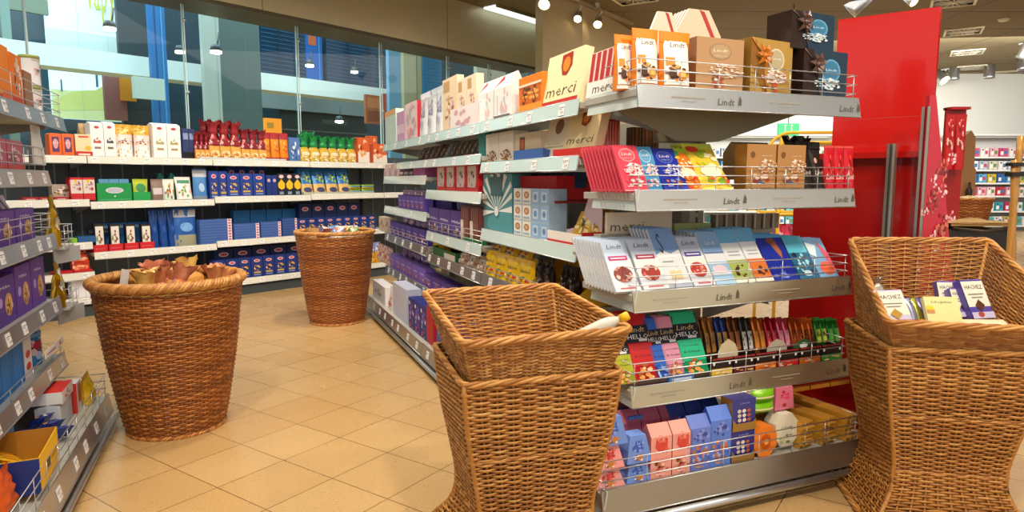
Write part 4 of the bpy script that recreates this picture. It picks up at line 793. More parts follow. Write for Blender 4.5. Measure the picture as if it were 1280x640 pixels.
DKB = [('r', 0, .0, 1, .12, '#c23a3a'), ('s', .5, .6, .35, .3, 8, ['#8a6a5a', '#c9b8a8'], 3)]
for i, c in enumerate(['#3a2a3a', '#28304a', '#6a2230', '#241a18', '#4a2a20', '#7a8a94', '#1c1a20', '#3c2c1e', '#2a1e1a', '#463828', '#2a2624', '#1e1c1c']):
    u = 520+i*6.4; arow(k_bar, 'chocolate_bar', ['plum', 'navy', 'maroon', 'black', 'brown', 'grey', 'jet black', 'umber', 'dark brown', 'olive brown', 'charcoal', 'coal black'][i]+' slim bar leaning', A2, 'bar', u, u+6.6, 1, 170, 1.444, d=.02, y=.08, base=c, D=DKB, v=185, lean=R(28), fill=.85, h=.12)
arow(k_box, 'gift_carton', 'teal carton beside the dark bars', A2, 'carton', 598, 606, 1, 165, zA[2], d=.05, base='#2f8a84', v=185)
# sides of bar stacks seen past the end display
def spines(F, x0, x1, y, z, h, n, cols, desc, place, group, d=.1, lean=R(4), name='chocolate_bar', face=None, th=None):
    w = (x1-x0)/n
    for i in range(n):
        c = cols[i % len(cols)]; key = ('sp', c, round(w, 4), h, d)
        if key not in MC: MC[key] = k_box(w*.9, h, d, base=c, D=[('r', .3, .05, .42, .95, '#f3dede'), ('r', .62, .05, .68, .95, '#ffffff')] if face is None else face, st='g')
        inst(MC[key], name, F.m(x0+w*(i+.5), y, z+.001+d*math.sin(lean), 0, -lean), desc, place, 'bar', group)
xx = AIS.px(749, 170, .05)[0]
spines(AIS, 6.67-2.545, 6.67-2.545+.001+.0, .05, 0, .2, 1, ['#d94a20'], 'x', 'y', None) if False else None
zz = 1.225
x0 = END.px(744, 160, .50)[0]; x1 = END.px(775, 160, .50)[0]
spines(END, x0, x1, .50, 1.397, .17, 9, ['#e84a18', '#f0602a', '#d83a14'], 'orange red bar seen edge on', 'behind the pink bars', 'orange red bars seen edge on', d=.06, lean=0)
x0 = END.px(790, 165, .62)[0]; x1 = END.px(824, 165, .62)[0]
spines(END, x0, x1, .62, 1.397, .15, 8, ['#5a3018', '#6e3c1c', '#44240f'], 'dark brown bar seen edge on', 'behind the light blue bar', 'dark brown bars seen edge on', d=.05, lean=0, face=[('r', .3, 0, .4, 1, '#9a6a3a')])
# --- end display second shelf
def LB(col, c2, txt='#f6ece8', pic=('#f4c8c8', '#c03a4a', '#f7e4e4')): return [('d', .5, .78, .34, .15, c2), ('d', .5, .78, .29, .125, col), T(.5, .8, .42, 'Lindt', txt, .42, .2), T(.5, .71, .34, 'LINDOR', txt, .22), ('s', .6, .45, .4, .14, 46, ['#f8ecec', pic[0]], 4), ('s', .55, .16, .38, .12, 12, list(pic), 7), ('r', 0, 0, 1, .025, c2)]
row(END, k_bar, 'chocolate_bar', 'raspberry pink leaning bar', E2, 'bar', 781, 813, 1, 182, zE[2], y=.03, d=.012, lean=R(30), base='#e0485c', D=LB('#e0485c', '#f2909c'), side='#e66a80', deep=9, dd=.027, v=215)
row(END, k_bar, 'chocolate_bar', 'pale blue leaning bar', E2, 'bar', 809, 831, 1, 184, zE[2], y=.045, d=.012, lean=R(30), base='#4f9fd0', D=LB('#4f9fd0', '#a8d4ec'), deep=5, dd=.025, v=215)
row(END, k_bar, 'chocolate_bar', 'royal blue leaning bar', E2, 'bar', 832, 864, 1, 186, zE[2], y=.03, d=.012, lean=R(36), base='#2438a8', D=LB('#2438a8', '#4a62d0', pic=('#8090e0', '#c86a30', '#6a3418')), deep=3, dd=.025, v=215)
FR = [('p', [(0, .8), (.5, .9), (1, .75), (1, 1), (0, 1)], '#a8c83a'), ('d', .35, .86, .18, .07, '#3fa850'), ('s', .6, .6, .4, .2, 18, ['#f6d23a', '#f08a28', '#f8ecc0'], 4), ('d', .5, .35, .4, .13, '#f9f0d0'), ('s', .55, .16, .4, .13, 14, ['#f07a20', '#f4b83a', '#e04020'], 8)]
row(END, k_pouch, 'chocolate_bar', 'orange fruit bar in glossy film', E2, 'bar', 853, 884, 1, 186, zE[2], y=.03, d=.02, lean=R(38), base='#f08428', D=FR, deep=1, dd=.034, v=215, pillow=True)
row(END, k_pouch, 'chocolate_bar', 'yellow lemon bar in glossy film', E2, 'bar', 880, 921, 1, 180, zE[2], y=.03, d=.022, lean=R(40), base='#f6d648', D=[('p', [(0, .8), (.5, .9), (1, .75), (1, 1), (0, 1)], '#c8d850'), ('d', .25, .86, .2, .08, '#d83a28'), ('s', .55, .6, .4, .2, 16, ['#fdf6c0', '#f0c82a', '#98b82a'], 5), ('d', .5, .36, .36, .12, '#fbf6d8'), ('s', .6, .16, .35, .13, 14, ['#e8542a', '#f4c83a', '#7fae2a'], 9)], deep=2, dd=.034, v=215, pillow=True)
GX = [('d', .2, .78, .08, .07, '#7a5220'), ('t', .68, .76, .34, 'LINDOR', '#f6e8d0', .3), ('s', .68, .54, .34, .14, 44, ['#f7ead8', '#d8a070'], 4), ('s', .5, .3, .26, .14, 14, ['#c43a28', '#8a3420', '#4a5a78', '#f2d8c0'], 6), ('r', .45, .05, .8, .08, '#8a5a28')]
row(END, k_box, 'truffle_box', 'golden brown truffle box', E2, 'box', 932, 1007, 2, 181, zE[2], y=.03, d=.07, base='#b5803c', D=GX, side='#8e5f26', v=215, st='g')
row(END, k_gable, 'gift_carton', 'kraft carton with folded flap', E2, 'carton', 922, 970, 1, 156, 1.3, y=.28, d=.1, base='#b8935a', D=[('r', 0, .96, 1, 1, '#33251a'), T(.5, .5, .5, 'Lindor', '#8a6428', .4, .2)], v=175, h=.17)
b = MB(); b.box(-.22, .22, 0, .18, -.004, .0, '#4a3a28'); b.box(-.22, .22, 0, .01, -.07, 0, '#8c7a66')
BKP = [('t', .5, .35, .7, 'Lindt', '#c9bdae', .4, .2), ('d', .3, .6, .12, .06, '#d8a08a'), ('r', 0, .85, 1, 1, '#1a1514')]
row(END, k_pouch, 'sweet_pouch', 'black pouch', E2, 'pouch', 1005, 1036, 2, 178, zE[2], y=.05, d=.05, base='#28211f', D=BKP, v=215, lean=R(10), deep=1)
row(END, k_twist, 'sweet_pouch', 'dark crinkled pouch leaning behind', E2, 'pouch', 985, 1020, 1, 172, zE[2], y=.2, d=.07, base='#1d1a1c', v=200)
RBG = [('t', .45, .32, .7, 'Lindt', '#f8e0d8', .5, .2), ('s', .5, .6, .3, .2, 8, ['#f05040', '#8c1010'], 3)]
row(END, k_pouch, 'sweet_pouch', 'shiny red pouch', E2, 'pouch', 1034, 1071, 3, 182, zE[2], y=.04, d=.05, base='#d3182a', D=RBG, v=215, seal='#e8503c')
# --- middle shelf
def CB(top, mid, bot, pic, seed): return [('r', 0, .62, 1, 1, top), ('r', 0, .28, 1, .62, '#f5f3f0'), T(.5, .88, .6, 'Lindt', '#5a5468', .42, .2), ('r', .12, .6, .88, .69, mid), ('r', .2, .635, .8, .655, '#f6eef4'), ('d', .5, .33, .38, .15, pic[0]), ('s', .5, .33, .34, .14, 18, pic, seed), ('r', 0, 0, 1, .1, bot), ('r', .2, .04, .8, .07, '#c05a6a')]
PR = ['#8a3a34', '#c06a5c', '#e8c4b4', '#6e2a28', '#d89a8c']
kw = dict(y=.035, lean=R(36), d=.014, dd=.025, v=335)
row(END, k_bar, 'chocolate_bar', 'pale blue bar with pink band', E3, 'bar', 770, 803, 1, 308, zE[3], base='#dfe6ee', side='#e8d6b0', D=CB('#c3d4ea', '#c2407e', '#efe6ea', PR, 3), deep=9, top='#a89a5c', **kw)
row(END, k_bar, 'chocolate_bar', 'pale blue bar with cherry band', E3, 'bar', 805, 838, 1, 306, zE[3], base='#dfe6ee', side='#efe6d2', D=CB('#c9d6ea', '#b03a5c', '#efe6ea', ['#a8342c', '#d8705c', '#f0c8b8'], 5), deep=8, top='#a89a5c', **kw)
row(END, k_bar, 'chocolate_bar', 'sky blue alpine milk bar', E3, 'bar', 836, 868, 1, 292, zE[3], base='#eef1f5', side='#d8d4e4', D=[('r', 0, .55, 1, 1, '#7fa6dc'), ('p', [(0, .55), (.3, .62), (.6, .56), (1, .63), (1, .5), (0, .5)], '#f6f7fa'), T(.3, .74, .16, 'S', '#33445a', 1.2), ('r', .15, .42, .6, .44, '#a0a4b0'), ('r', .3, .14, .75, .28, '#efd8a0'), ('r', 0, 0, 1, .06, '#a8b4c8')], deep=5, **kw)
row(END, k_bar, 'chocolate_bar', 'pale bar with violet band', E3, 'bar', 868, 896, 1, 303, zE[3], base='#dfe6ee', side='#cfcbe0', D=CB('#c0cae0', '#5448a0', '#e6e2ee', ['#c03a34', '#e2806c', '#f2c4b4'], 7), deep=5, **kw)
row(END, k_bar, 'chocolate_bar', 'blue and white cream bar', E3, 'bar', 896, 922, 1, 296, zE[3], base='#e9eef4', side='#c6cce0', D=[('r', 0, .6, 1, 1, '#8ab4e0'), ('r', 0, .22, 1, .42, '#9cc4e8'), ('d', .5, .28, .34, .08, '#e8d0dc'), ('r', 0, 0, 1, .18, '#a8d0f0'), T(.5, .78, .5, 'Lindt', '#f4f6fa', .42, .2), ('r', 0, .58, 1, .6, '#6a70b0')], deep=5, **kw)
row(END, k_bar, 'chocolate_bar', 'sky blue bar with green base', E3, 'bar', 921, 946, 1, 293, zE[3], base='#eef1f5', side='#c8d0dc', D=[('r', 0, .74, 1, 1, '#6fb4e2'), ('r', 0, .0, 1, .42, '#a8b860'), ('s', .5, .24, .34, .12, 8, ['#4a2412', '#6e3a1e'], 5), ('r', .2, .5, .8, .52, '#b0b4bc'), ('r', .2, .56, .8, .58, '#b0b4bc'), ('r', 0, .0, 1, .06, '#e6e6d8')], deep=4, **kw)
row(END, k_bar, 'chocolate_bar', 'sky blue bar with orange base', E3, 'bar', 946, 969, 1, 291, zE[3], base='#eef1f5', side='#c8d0dc', D=[('r', 0, .74, 1, 1, '#6fb4e2'), ('r', 0, .0, 1, .42, '#e07a34'), ('s', .5, .24, .34, .12, 8, ['#4a2412', '#6e3a1e'], 6), ('r', .2, .5, .8, .52, '#b0b4bc'), ('r', .2, .56, .8, .58, '#b0b4bc'), ('r', 0, .0, 1, .06, '#e6e6d8')], deep=4, **kw)
NG = [('p', [(.45, .95), (.7, .9), (.8, .6), (.72, .45), (.55, .7)], '#b06a4a'), ('d', .55, .86, .16, .07, '#8a4a34'), T(.5, .28, .7, 'Gute Nacht', '#a8c4f8', .35), ('r', 0, .92, 1, 1, '#5aa0d8'), ('s', .5, .12, .4, .07, 10, ['#5a70d8', '#8098f0'], 3)]
row(END, k_bar, 'chocolate_bar', 'deep blue bar with fairy figure', E3, 'bar', 966, 1001, 1, 299, zE[3], base='#2334a4', side='#1a2678', D=NG, deep=3, **kw)
row(END, k_bar, 'chocolate_bar', 'teal night sky bar', E3, 'bar', 1001, 1026, 1, 301, zE[3], base='#2f6f98', side='#1c3a58', D=[('r', 0, .6, 1, 1, '#5fc0dc'), ('s', .5, .35, .45, .3, 24, ['#16304c', '#1f5070', '#9ad8e8'], 4), ('d', .5, .12, .22, .07, '#b8d8e8')], deep=3, **kw)
row(END, k_bar, 'chocolate_bar', 'light blue bar with orange swirl', E3, 'bar', 1026, 1050, 1, 303, zE[3], base='#7fb0dc', side='#3c5a9c', D=[('d', .6, .22, .38, .17, '#e0603a'), ('p', [(.6, .95), (1, .6), (1, .3), (.8, .3), (.7, .6)], '#d8506a'), ('p', [(0, .9), (.5, .8), (.3, .5), (0, .6)], '#d8ecf8')], deep=2, **kw)
# --- fourth shelf
def HB(main, bot): return [('r', 0, .82, 1, 1, main), ('r', 0, .58, 1, .82, '#1d1d2e'), T(.5, .76, .7, 'Lindt', '#d9c08a', .3, .2), T(.5, .66, .9, 'HELLO', '#f4f4f6', .3), ('r', .5, .59, .85, .625, '#e8ecf2'), ('r', 0, .25, 1, .57, main), T(.5, .48, .7, 'COOKIES', '#2a2a2a', .22), T(.5, .39, .7, '& Cream', '#2a2a2a', .22), ('s', .5, .16, .4, .1, 14, bot, 5), ('r', 0, 0, 1, .05, '#3c2418')]
kw = dict(y=.035, lean=R(28), d=.014, dd=.02, v=450)
CC = ['#f0a84a', '#e07a34', '#f8dcae', '#b85a24']
row(END, k_bar, 'chocolate_bar', 'yellow green cookie bar', E4, 'bar', 772, 798, 1, 425, zE[4], base='#a8ac1e', side='#8a8c18', D=HB('#b4b824', CC), deep=3, **kw)
row(END, k_bar, 'chocolate_bar', 'bright red cookie bar', E4, 'bar', 797, 828, 1, 402, zE[4], base='#c81c22', side='#8e1216', D=HB('#cc1c24', CC), deep=3, **kw)
row(END, k_bar, 'chocolate_bar', 'cobalt blue cookie bar', E4, 'bar', 823, 842, 1, 408, zE[4], base='#2a58b8', side='#1c3a80', D=HB('#2c6ad0', ['#7fb0f0', '#c8dcf8', '#3a78d8']), deep=2, **kw)
row(END, k_bar, 'chocolate_bar', 'soft pink cookie bar', E4, 'bar', 838, 862, 1, 406, zE[4], base='#d88aa8', side='#6a3030', D=HB('#e49ab8', CC), deep=2, **kw)
row(END, k_bar, 'chocolate_bar', 'turquoise green cookie bar', E4, 'bar', 858, 890, 1, 400, zE[4], base='#1f9c6a', side='#0f5a3c', D=HB('#28c090', CC), deep=3, **kw)
row(END, k_bar, 'chocolate_bar', 'lying light blue snack bar', E4, 'bar', 836, 868, 1, 470, zE[4], y=.02, d=.03, base='#3f7fc8', D=[('r', .1, .3, .9, .7, '#c8dcf4')], v=475, h=.03)
SK = [['#8a5a28', '#b8823c', '#5c3416'], ['#2a3c7a', '#c89a3c'], ['#6a3a1c', '#a8642c', '#d89a50'], ['#3c3834', '#d8d4cc', '#6a4a30'], ['#c8702c', '#e8963c'], ['#b01c2c', '#e04050', '#f2b8c0'], ['#e05a78', '#f0a0b4', '#8c1c34'], ['#c85a1c', '#8a3a14', '#f08a3c'], ['#d86a1c', '#5c2a14'], ['#2f8a34', '#c8d84a', '#7a3a1c'], ['#1f7a2c', '#58b848']]
TRC = ['#5a3a20', '#e8c02a', '#6a1c1c', '#e87a1c', '#c81c24', '#e0701c', '#2f9a3a']
nm = ['bronze', 'navy and gold', 'copper', 'grey and white', 'amber', 'crimson', 'pink', 'rust', 'orange', 'lime striped', 'green']
for i in range(11):
    u = 886+i*15.3
    row(END, k_stick, 'chocolate_stick', nm[i]+' wrapped stick', E4, 'stick', u, u+14.4, 2, 402, zE[4]+.01, y=.11, d=.018, lean=R(14), base=SK[i][0], D=[('r', .1, .3, .9, .7, SK[i][1]), ('s', .5, .5, .35, .15, 5, SK[i], i)], v=435, deep=1, dd=.03, fill=.9)
for i in range(6):
    u0 = 889+i*27.3; c = TRC[(i+1) % 7] if i else '#e8c02a'
    row(END, k_tray, 'stick_tray', ['yellow', 'maroon', 'orange', 'scarlet', 'amber orange', 'green'][i]+' and black tray of sticks', E4, 'tray', u0, u0+27, 1, 442, zE[4], y=.035, d=.15, base='#221614', D=[('r', 0, 0, 1, .42, ['#e8c02a', '#6a1c1c', '#e87a1c', '#c81c24', '#e0701c', '#2f9a3a'][i]), ('s', .5, .2, .4, .16, 8, ['#f4d080', '#a85a20', '#f8ecd0'], i), ('d', .1, .7, .05, .1, '#f4f4f4'), ('d', .85, .7, .05, .1, '#f4f4f4'), T(.5, .72, .5, 'Lindt HELLO', '#c8a058', .13), ('r', 0, .92, 1, 1, '#c83a3a')], v=460, h=.075, back=.05)
for i, (u, c) in enumerate(((897, '#cfc2a0'), (958, '#b8b0a0'), (991, '#2a5a3a'))):
    row(END, k_poly, 'shelf_sign', ['cream', 'grey', 'green'][i]+' round topped shelf card', E4, 'card', u, u+26, 1, 424, zE[4]+.06, y=.045, d=.002, poly=[(0, 0), (1, 0), (1, .4), (.85, .75), (.5, 1), (.15, .75), (0, .4)], base=c, v=440, D=[('d', .5, .45, .2, .25, '#f0f0e6')] if i == 2 else [])
# --- bottom shelf
def BN(c, f, e): return [('s', .5, .62, .3, .2, 14, [f, e], 3), ('p', [(.3, .62), (.36, .86), (.42, .66), (.58, .66), (.66, .86), (.7, .62), (.6, .5), (.4, .5)], f), ('s', .5, .2, .22, .13, 9, ['#d8863c', '#f6e8d0', '#8c4a20'], 5), ('d', .5, .2, .1, .1, '#c87a30')]
y5 = -.075
PK, PB = BN('', '#c4382c', '#e8604c'), BN('', '#3c5cb4', '#8aa4ec')
row(END, k_trap, 'bunny_carton', 'pink tapered carton', E5, 'carton', 744, 783, 1, 566, zE[5], y=y5, d=.1, base='#f0a09c', D=PK, v=590, h=.07, group='pink tapered cartons')
row(END, k_trap, 'bunny_carton', 'pink tapered carton standing on another', E5, 'carton', 745, 782, 1, 566, zE[5]+.071, y=y5, d=.09, base='#f0a09c', D=PK, v=590, h=.09, group='pink tapered cartons')
row(END, k_trap, 'bunny_carton', 'blue tapered carton', E5, 'carton', 783, 817, 1, 566, zE[5], y=y5, d=.1, base='#6f92de', D=PB, v=590, h=.075, group='blue tapered cartons')
row(END, k_trap, 'bunny_carton', 'blue tapered carton standing on another', E5, 'carton', 783, 816, 1, 566, zE[5]+.076, y=y5, d=.09, base='#6f92de', D=PB, v=590, h=.1, group='blue tapered cartons')
row(END, k_trap, 'bunny_carton', 'blue tapered carton on top of the pink ones', E5, 'carton', 750, 786, 1, 566, zE[5]+.162, y=y5, d=.09, base='#6f92de', D=PB, v=560, h=.1, group='blue tapered cartons')
row(END, k_trap, 'bunny_carton', 'blue tapered carton farther in', E5, 'carton', 752, 812, 2, 550, zE[5], y=y5+.12, d=.1, base='#4a70c8', D=PB, v=560, h=.2, deep=1)
BG = [('s', .5, .62, .34, .16, 14, ['#d8483a', '#e8705c'], 4), ('p', [(.2, .6), (.25, .78), (.4, .68), (.6, .68), (.75, .78), (.8, .6), (.6, .5), (.4, .5)], '#dc4c40'), ('s', .5, .3, .3, .1, 9, ['#7a3a20', '#f6e0c8', '#c87a50'], 6), ('s', .5, .12, .35, .08, 10, ['#e05c4c', '#f8d8c8'], 8)]
row(END, k_gable, 'bunny_carton', 'tall salmon pink folded carton', E5, 'carton', 813, 866, 2, 531, zE[5], y=y5, d=.07, base='#f2a496', D=BG, side='#d8807c', v=570, sh=.8)
row(END, k_gable, 'bunny_carton', 'dusky rose folded carton set back', E5, 'carton', 776, 850, 3, 512, zE[5], y=y5+.13, d=.08, base='#b05a72', side='#8c3c54', v=540, sh=.8, deep=1, dd=.1)
PV = [('s', .5, .66, .34, .14, 16, ['#5c70c8', '#8a98e4', '#3c4ca0'], 4), ('s', .5, .3, .4, .2, 26, ['#4a6ad0', '#a8b8f0', '#8c5aa8', '#c8784a'], 6), ('s', .5, .1, .35, .06, 7, ['#a8642c', '#d89a5c'], 8)]
row(END, k_gable, 'bunny_carton', 'violet blue folded carton', E5, 'carton', 862, 890, 1, 522, zE[5], y=y5, d=.07, base='#6c82d4', D=PV, side='#3a4fa8', v=560, sh=.8)
row(END, k_gable, 'bunny_carton', 'bright blue folded carton', E5, 'carton', 887, 914, 1, 511, zE[5], y=y5, d=.07, base='#5f84dc', D=PV, side='#3454b0', v=560, sh=.8)
row(END, k_gable, 'bunny_carton', 'navy folded carton set back', E5, 'carton', 836, 900, 3, 503, zE[5], y=y5+.13, d=.08, base='#2c3f8c', side='#20306c', D=PV[:1], v=540, sh=.8, deep=1, dd=.1)
DB = [('d', .3+.2*(i % 3), .62-.14*(i//3), .08, .06, ['#d8c8c0', '#b85a3c', '#e8e0dc'][(i*2) % 3]) for i in range(9)]+[T(.5, .88, .4, 'Lindt', '#9aa4e0', .4, .2), ('p', [(0, 0), (1, 0), (1, .35), (.85, .25), (.15, .25), (0, .4)], '#9c7434')]
row(END, k_box, 'truffle_box', 'indigo box of nine pralines', E5, 'box', 913, 943, 1, 509, zE[5], y=y5, d=.07, base='#2f3488', D=DB, side='#8a6428', v=560, h=.13, up=1, st='g')
row(END, k_poly, 'octagon_box', 'orange octagonal box with flower', E5, 'box', 942, 971, 1, 533, zE[5], y=y5, d=.07, base='#f0821c', poly=OCT, D=[('d', .5+.16*math.cos(i*PI/4), .5+.16*math.sin(i*PI/4), .09, .09, '#c85a10') for i in range(8)]+[('d', .5, .5, .1, .1, '#f4a84a')], v=560, h=.13)
row(END, k_poly, 'octagon_box', 'cream octagonal box with leaf print', E5, 'box', 968, 997, 1, 526, zE[5]+.012, y=y5+.02, d=.07, base='#e8e2c8', poly=OCT, D=[('s', .5, .25, .3, .14, 9, ['#7a9a3c', '#e8d8a0', '#b8c86a'], 3), T(.5, .6, .5, 'Lindt', '#6a6a4a', .4, .2)], v=560, h=.145)
row(END, k_pouch, 'sweet_pouch', 'lime green pouch lying on boxes', E5, 'pouch', 942, 972, 1, 498, zE[5]+.165, y=y5+.03, d=.05, base='#7fc41c', D=[('r', 0, .4, 1, .55, '#f0f0b8')], v=520, h=.05, up=1, pillow=True)
row(END, k_trap, 'bunny_carton', 'small rose carton on the octagons', E5, 'carton', 968, 993, 1, 485, zE[5]+.165, y=y5+.05, d=.07, base='#d8748c', D=[('s', .5, .6, .3, .2, 9, ['#c01c3c', '#e8385c'], 4), ('d', .5, .2, .12, .08, '#a83a30')], v=510, top=.85)
pg = k_box(.075, .018, .34, base='#e0aa48', D=[('r', 0, .2, 1, .5, '#8a5a1c'), ('r', .3, .0, .4, 1, '#f2d890')], st='g', side='#c8902f', top='#d8a040')
for c in range(3):
    for q_ in range(6):
        inst(pg, 'chocolate_bar', END.m(END.px(1009+c*27, 545, y5)[0], y5+random.uniform(-.01, .01), zE[5]+q_*.0195+.001, random.uniform(-.04, .04)+R(8)), 'gold wrapped long bar in '+['left', 'middle', 'right'][c]+' stack,', ['lowest', 'second up', 'third up', 'fourth up', 'fifth up', 'topmost'][q_]+' on bottom shelf', 'bar', 'gold wrapped bars in stacks')
row(END, k_box, 'gold_box', 'long gold box lying far in', E5, 'box', 985, 1060, 3, 500, zE[5]+.1, y=y5+.36, d=.02, base='#b8862c', v=520, h=.02, st='foil')
#==AISLE==
# --- third aisle shelf and below, nearest bay
STR = [('p', [(.5, .35), (.5+.7*math.cos(a), .35+.7*math.sin(a)), (.5+.7*math.cos(a+.16), .35+.7*math.sin(a+.16))], '#eef4f4') for a in [i*PI/9 for i in range(0, 10)]]
STR = [('p', [(min(1, max(0, x)), min(1, max(0, y))) for x, y in d[1]], d[2]) for d in STR]
arow(k_box, 'gift_carton', 'teal and white sunburst striped carton', A3, 'carton', 604, 641, 1, 232, zA[3], h=.335, d=.12, base='#4f9aa4', D=STR+[('d', .5, .35, .07, .09, '#e8f0f0'), ('r', .3, .62, .7, .95, '#3a6a74')], v=270)
CU = [('r', .04, .05, .96, .95, '#f0ebe0'), ('d', .5, .6, .3, .22, '#a87850'), ('d', .5, .6, .18, .13, '#d8b088'), ('r', .15, .15, .85, .26, '#8fb4d8')]
CV = [('r', .04, .05, .96, .95, '#8fb8e0'), ('r', .2, .2, .8, .8, '#c8dcf0'), ('d', .5, .5, .2, .2, '#6a90c0')]
arow(k_box, 'biscuit_box', 'cream cookie box', A3, 'box', 642, 664, 2, 250, zA[3], d=.1, base='#b8c8d8', D=CU, v=280, up=2, h=.085)
arow(k_box, 'biscuit_box', 'sky blue biscuit box', A3, 'box', 664, 686, 2, 250, zA[3], d=.1, base='#a8c4dc', D=CV, v=280, up=2, h=.085)
arow(k_box, 'biscuit_carton', 'pale blue carton with red label', A3, 'carton', 664, 686, 1, 246, zA[3], d=.1, y=.18, base='#8fb4d8', D=[('r', .3, .2, .9, .55, '#d04040')], v=280)
b = MB(); h_ = .26; w_ = .34
poly = [(-w_/2, 0), (w_/2, 0), (w_/2, .06), (w_*.1, .08), (-w_*.1, .2), (-w_*.22, h_), (-w_/2, h_)]
pl2 = [(-x, z) for x, z in poly][::-1]
b.prism(pl2, 0, .004, '#cfb9c4'); b.box(-w_/2, w_/2, -.1, 0, 0, .004, '#f2e8e4'); b.box(-w_/2, w_/2, -.104, -.1, 0, .06, '#f6f0ea'); b.box(-w_/2, w_/2, -.1035, -.1045, 0, .02, '#d03028'); b.box(w_/2-.004, w_/2, -.1, 0, 0, .07, '#d8342c')
tag(link('display_tray', b.mesh('dt'), None, AIS.m(6.67-2.73, .125, zA[3]+.002)), 'mauve cut out display tray with red side', A3, 'tray')
GB = [('s', .5, .5, .4, .35, 16, ['#d8b03c', '#3a2c1c', '#f0dc9a', '#8a6420'], 4)]
for i, (xx_, rr_) in enumerate(((3.98, .3), (4.03, -.2), (3.94, .1))):
    inst(k_pouch(.13, .17, .05, '#d0a434', GB, pillow=True, lump=.3), 'sweet_pouch', AIS.m(xx_, .06+.03*i, zA[3]+.02+.01*i, rr_, R(-30)), ['gold and black toffee pouch', 'yellow toffee pouch', 'crinkled gold toffee pouch'][i], 'near the end display corner', 'pouch', 'gold toffee pouches')
arow(k_box, 'blue_box', 'dark blue sparkling box', 'under second aisle shelf', 'box', 655, 720, 4, 214, zA[3]+.26, d=.06, y=.2, base='#23406a', D=[('s', .5, .5, .45, .45, 20, ['#3a6aa8', '#16263c', '#6a9ac8'], 4)], v=225, h=.08)
RW = [('r', .0, 0, 1, .16, '#d82a28'), ('p', [(.1, .2), (.1, .95), (.85, .95), (.85, .4), (.75, .2)], '#d8c8c0'), ('s', .45, .55, .25, .28, 8, ['#6a4a48', '#a89a98', '#c8b8b0'], 5)]
arow(k_box, 'gift_box', 'red box with cut out window', A3, 'box', 546, 598, 4, 208, zA['3b'], h=.185, d=.12, base='#cf1c22', D=RW, v=230)
side_item(k_box, 'gift_carton', 'long plain red carton', 'below second aisle shelf', 'carton', 2.95, 3.75, 1.2, .12, y=.1, d=.2, base='#c81a20')
b = MB(); b.box(-.42, .42, 0, .3, -.012, 0, '#8a1216'); tag(link('shelf_plate', b.mesh('p'), None, AIS.m(6.67-3.35, .08, 1.198)), 'dark red carrier plate under long red carton', '', 'plate')
arow(k_box, 'gift_box', 'magenta patterned box', A3, 'box', 517, 531, 2, 206, 1.324, h=.12, d=.1, base='#e070b8', D=[('d', .35, .5, .16, .22, '#a83a90'), ('d', .35, .5, .09, .13, '#e070b8'), ('d', .75, .5, .14, .2, '#b84a9a')], v=230)
arow(k_box, 'gift_box', 'small dark red slanted box', 'on far third aisle shelf', 'box', 498, 516, 3, 205, 1.324, d=.05, base='#5c2230', D=[('r', .1, .1, .9, .3, '#d8c0c0')], v=215, lean=R(15))
arow(k_pouch, 'sweet_pouch', 'pale pink sweet pouch', 'on far third aisle shelf', 'pouch', 478, 498, 3, 205, 1.324, d=.05, base='#d8b8c0', D=[('s', .5, .5, .3, .3, 8, ['#b88a98', '#8aa0b0'], 3)], v=215)
# middle bay, purple chocolates
PP = [T(.5, .6, .7, 'Milka', '#f4f0fa', .35, .15), ('s', .55, .25, .35, .16, 12, ['#c88a4a', '#f2dcc0', '#7a4a28'], 4)]
arow(k_box, 'chocolate_box', 'large deep purple box', A4, 'box', 534, 566, 1, 240, zA['4b']+.0, h=.26, d=.1, y=.14, base='#43328c', D=[T(.5, .45, .7, 'Milka', '#8a78c8', .3, .15)], v=270)
arow(k_pouch, 'sweet_pouch', 'crinkled purple pouch', A4, 'pouch', 566, 586, 1, 243, zA['4b'], h=.25, d=.06, y=.13, base='#5a48a0', v=270, lump=.4)
arow(k_box, 'chocolate_box', 'violet chocolate box behind wires', A4, 'box', 536, 578, 3, 262, zA['4b'], d=.07, y=.03, base='#5a4498', D=PP, v=280)
arow(k_box, 'biscuit_box', 'dark box with brown wafers', A4, 'box', 576, 600, 2, 258, zA['4b'], d=.07, y=.03, base='#6a3438', D=[('r', .1+.2*i, .05, .2+.2*i, .95, '#9c6a54') for i in range(4)]+[('r', 0, 0, .3, .6, '#e8dcd4')], v=280)
arow(k_box, 'biscuit_box', 'green low box', 'on near fourth aisle shelf', 'box', 578, 600, 1, 298, zA['4b']-.0, d=.05, y=.02, base='#1f8a4a', v=300, h=.03)
MM = [T(.45, .6, .75, 'm&ms', '#3a1c10', .5), ('s', .5, .25, .35, .14, 12, ['#c8201c', '#2a6ac0', '#3a9a3a', '#f0822a', '#7a4a20'], 5), ('d', .7, .75, .12, .08, '#f8e04a')]
arow(k_pouch, 'sweet_pouch', 'yellow peanut candy pouch', A4, 'pouch', 604, 662, 4, 300, zA[4], d=.06, y=.03, base='#f6c810', D=MM, v=340, h=.15, lump=.2, seal='#fbe04a', st='g', deep=1, group='yellow candy pouches', rz=.1)
arow(k_pouch, 'sweet_pouch', 'upper yellow candy pouch', A4, 'pouch', 612, 660, 3, 297, zA[4]+.12, d=.05, y=.08, base='#f8cc1c', D=MM, v=320, h=.13, lump=.2, st='g', group='yellow candy pouches', lean=R(20))
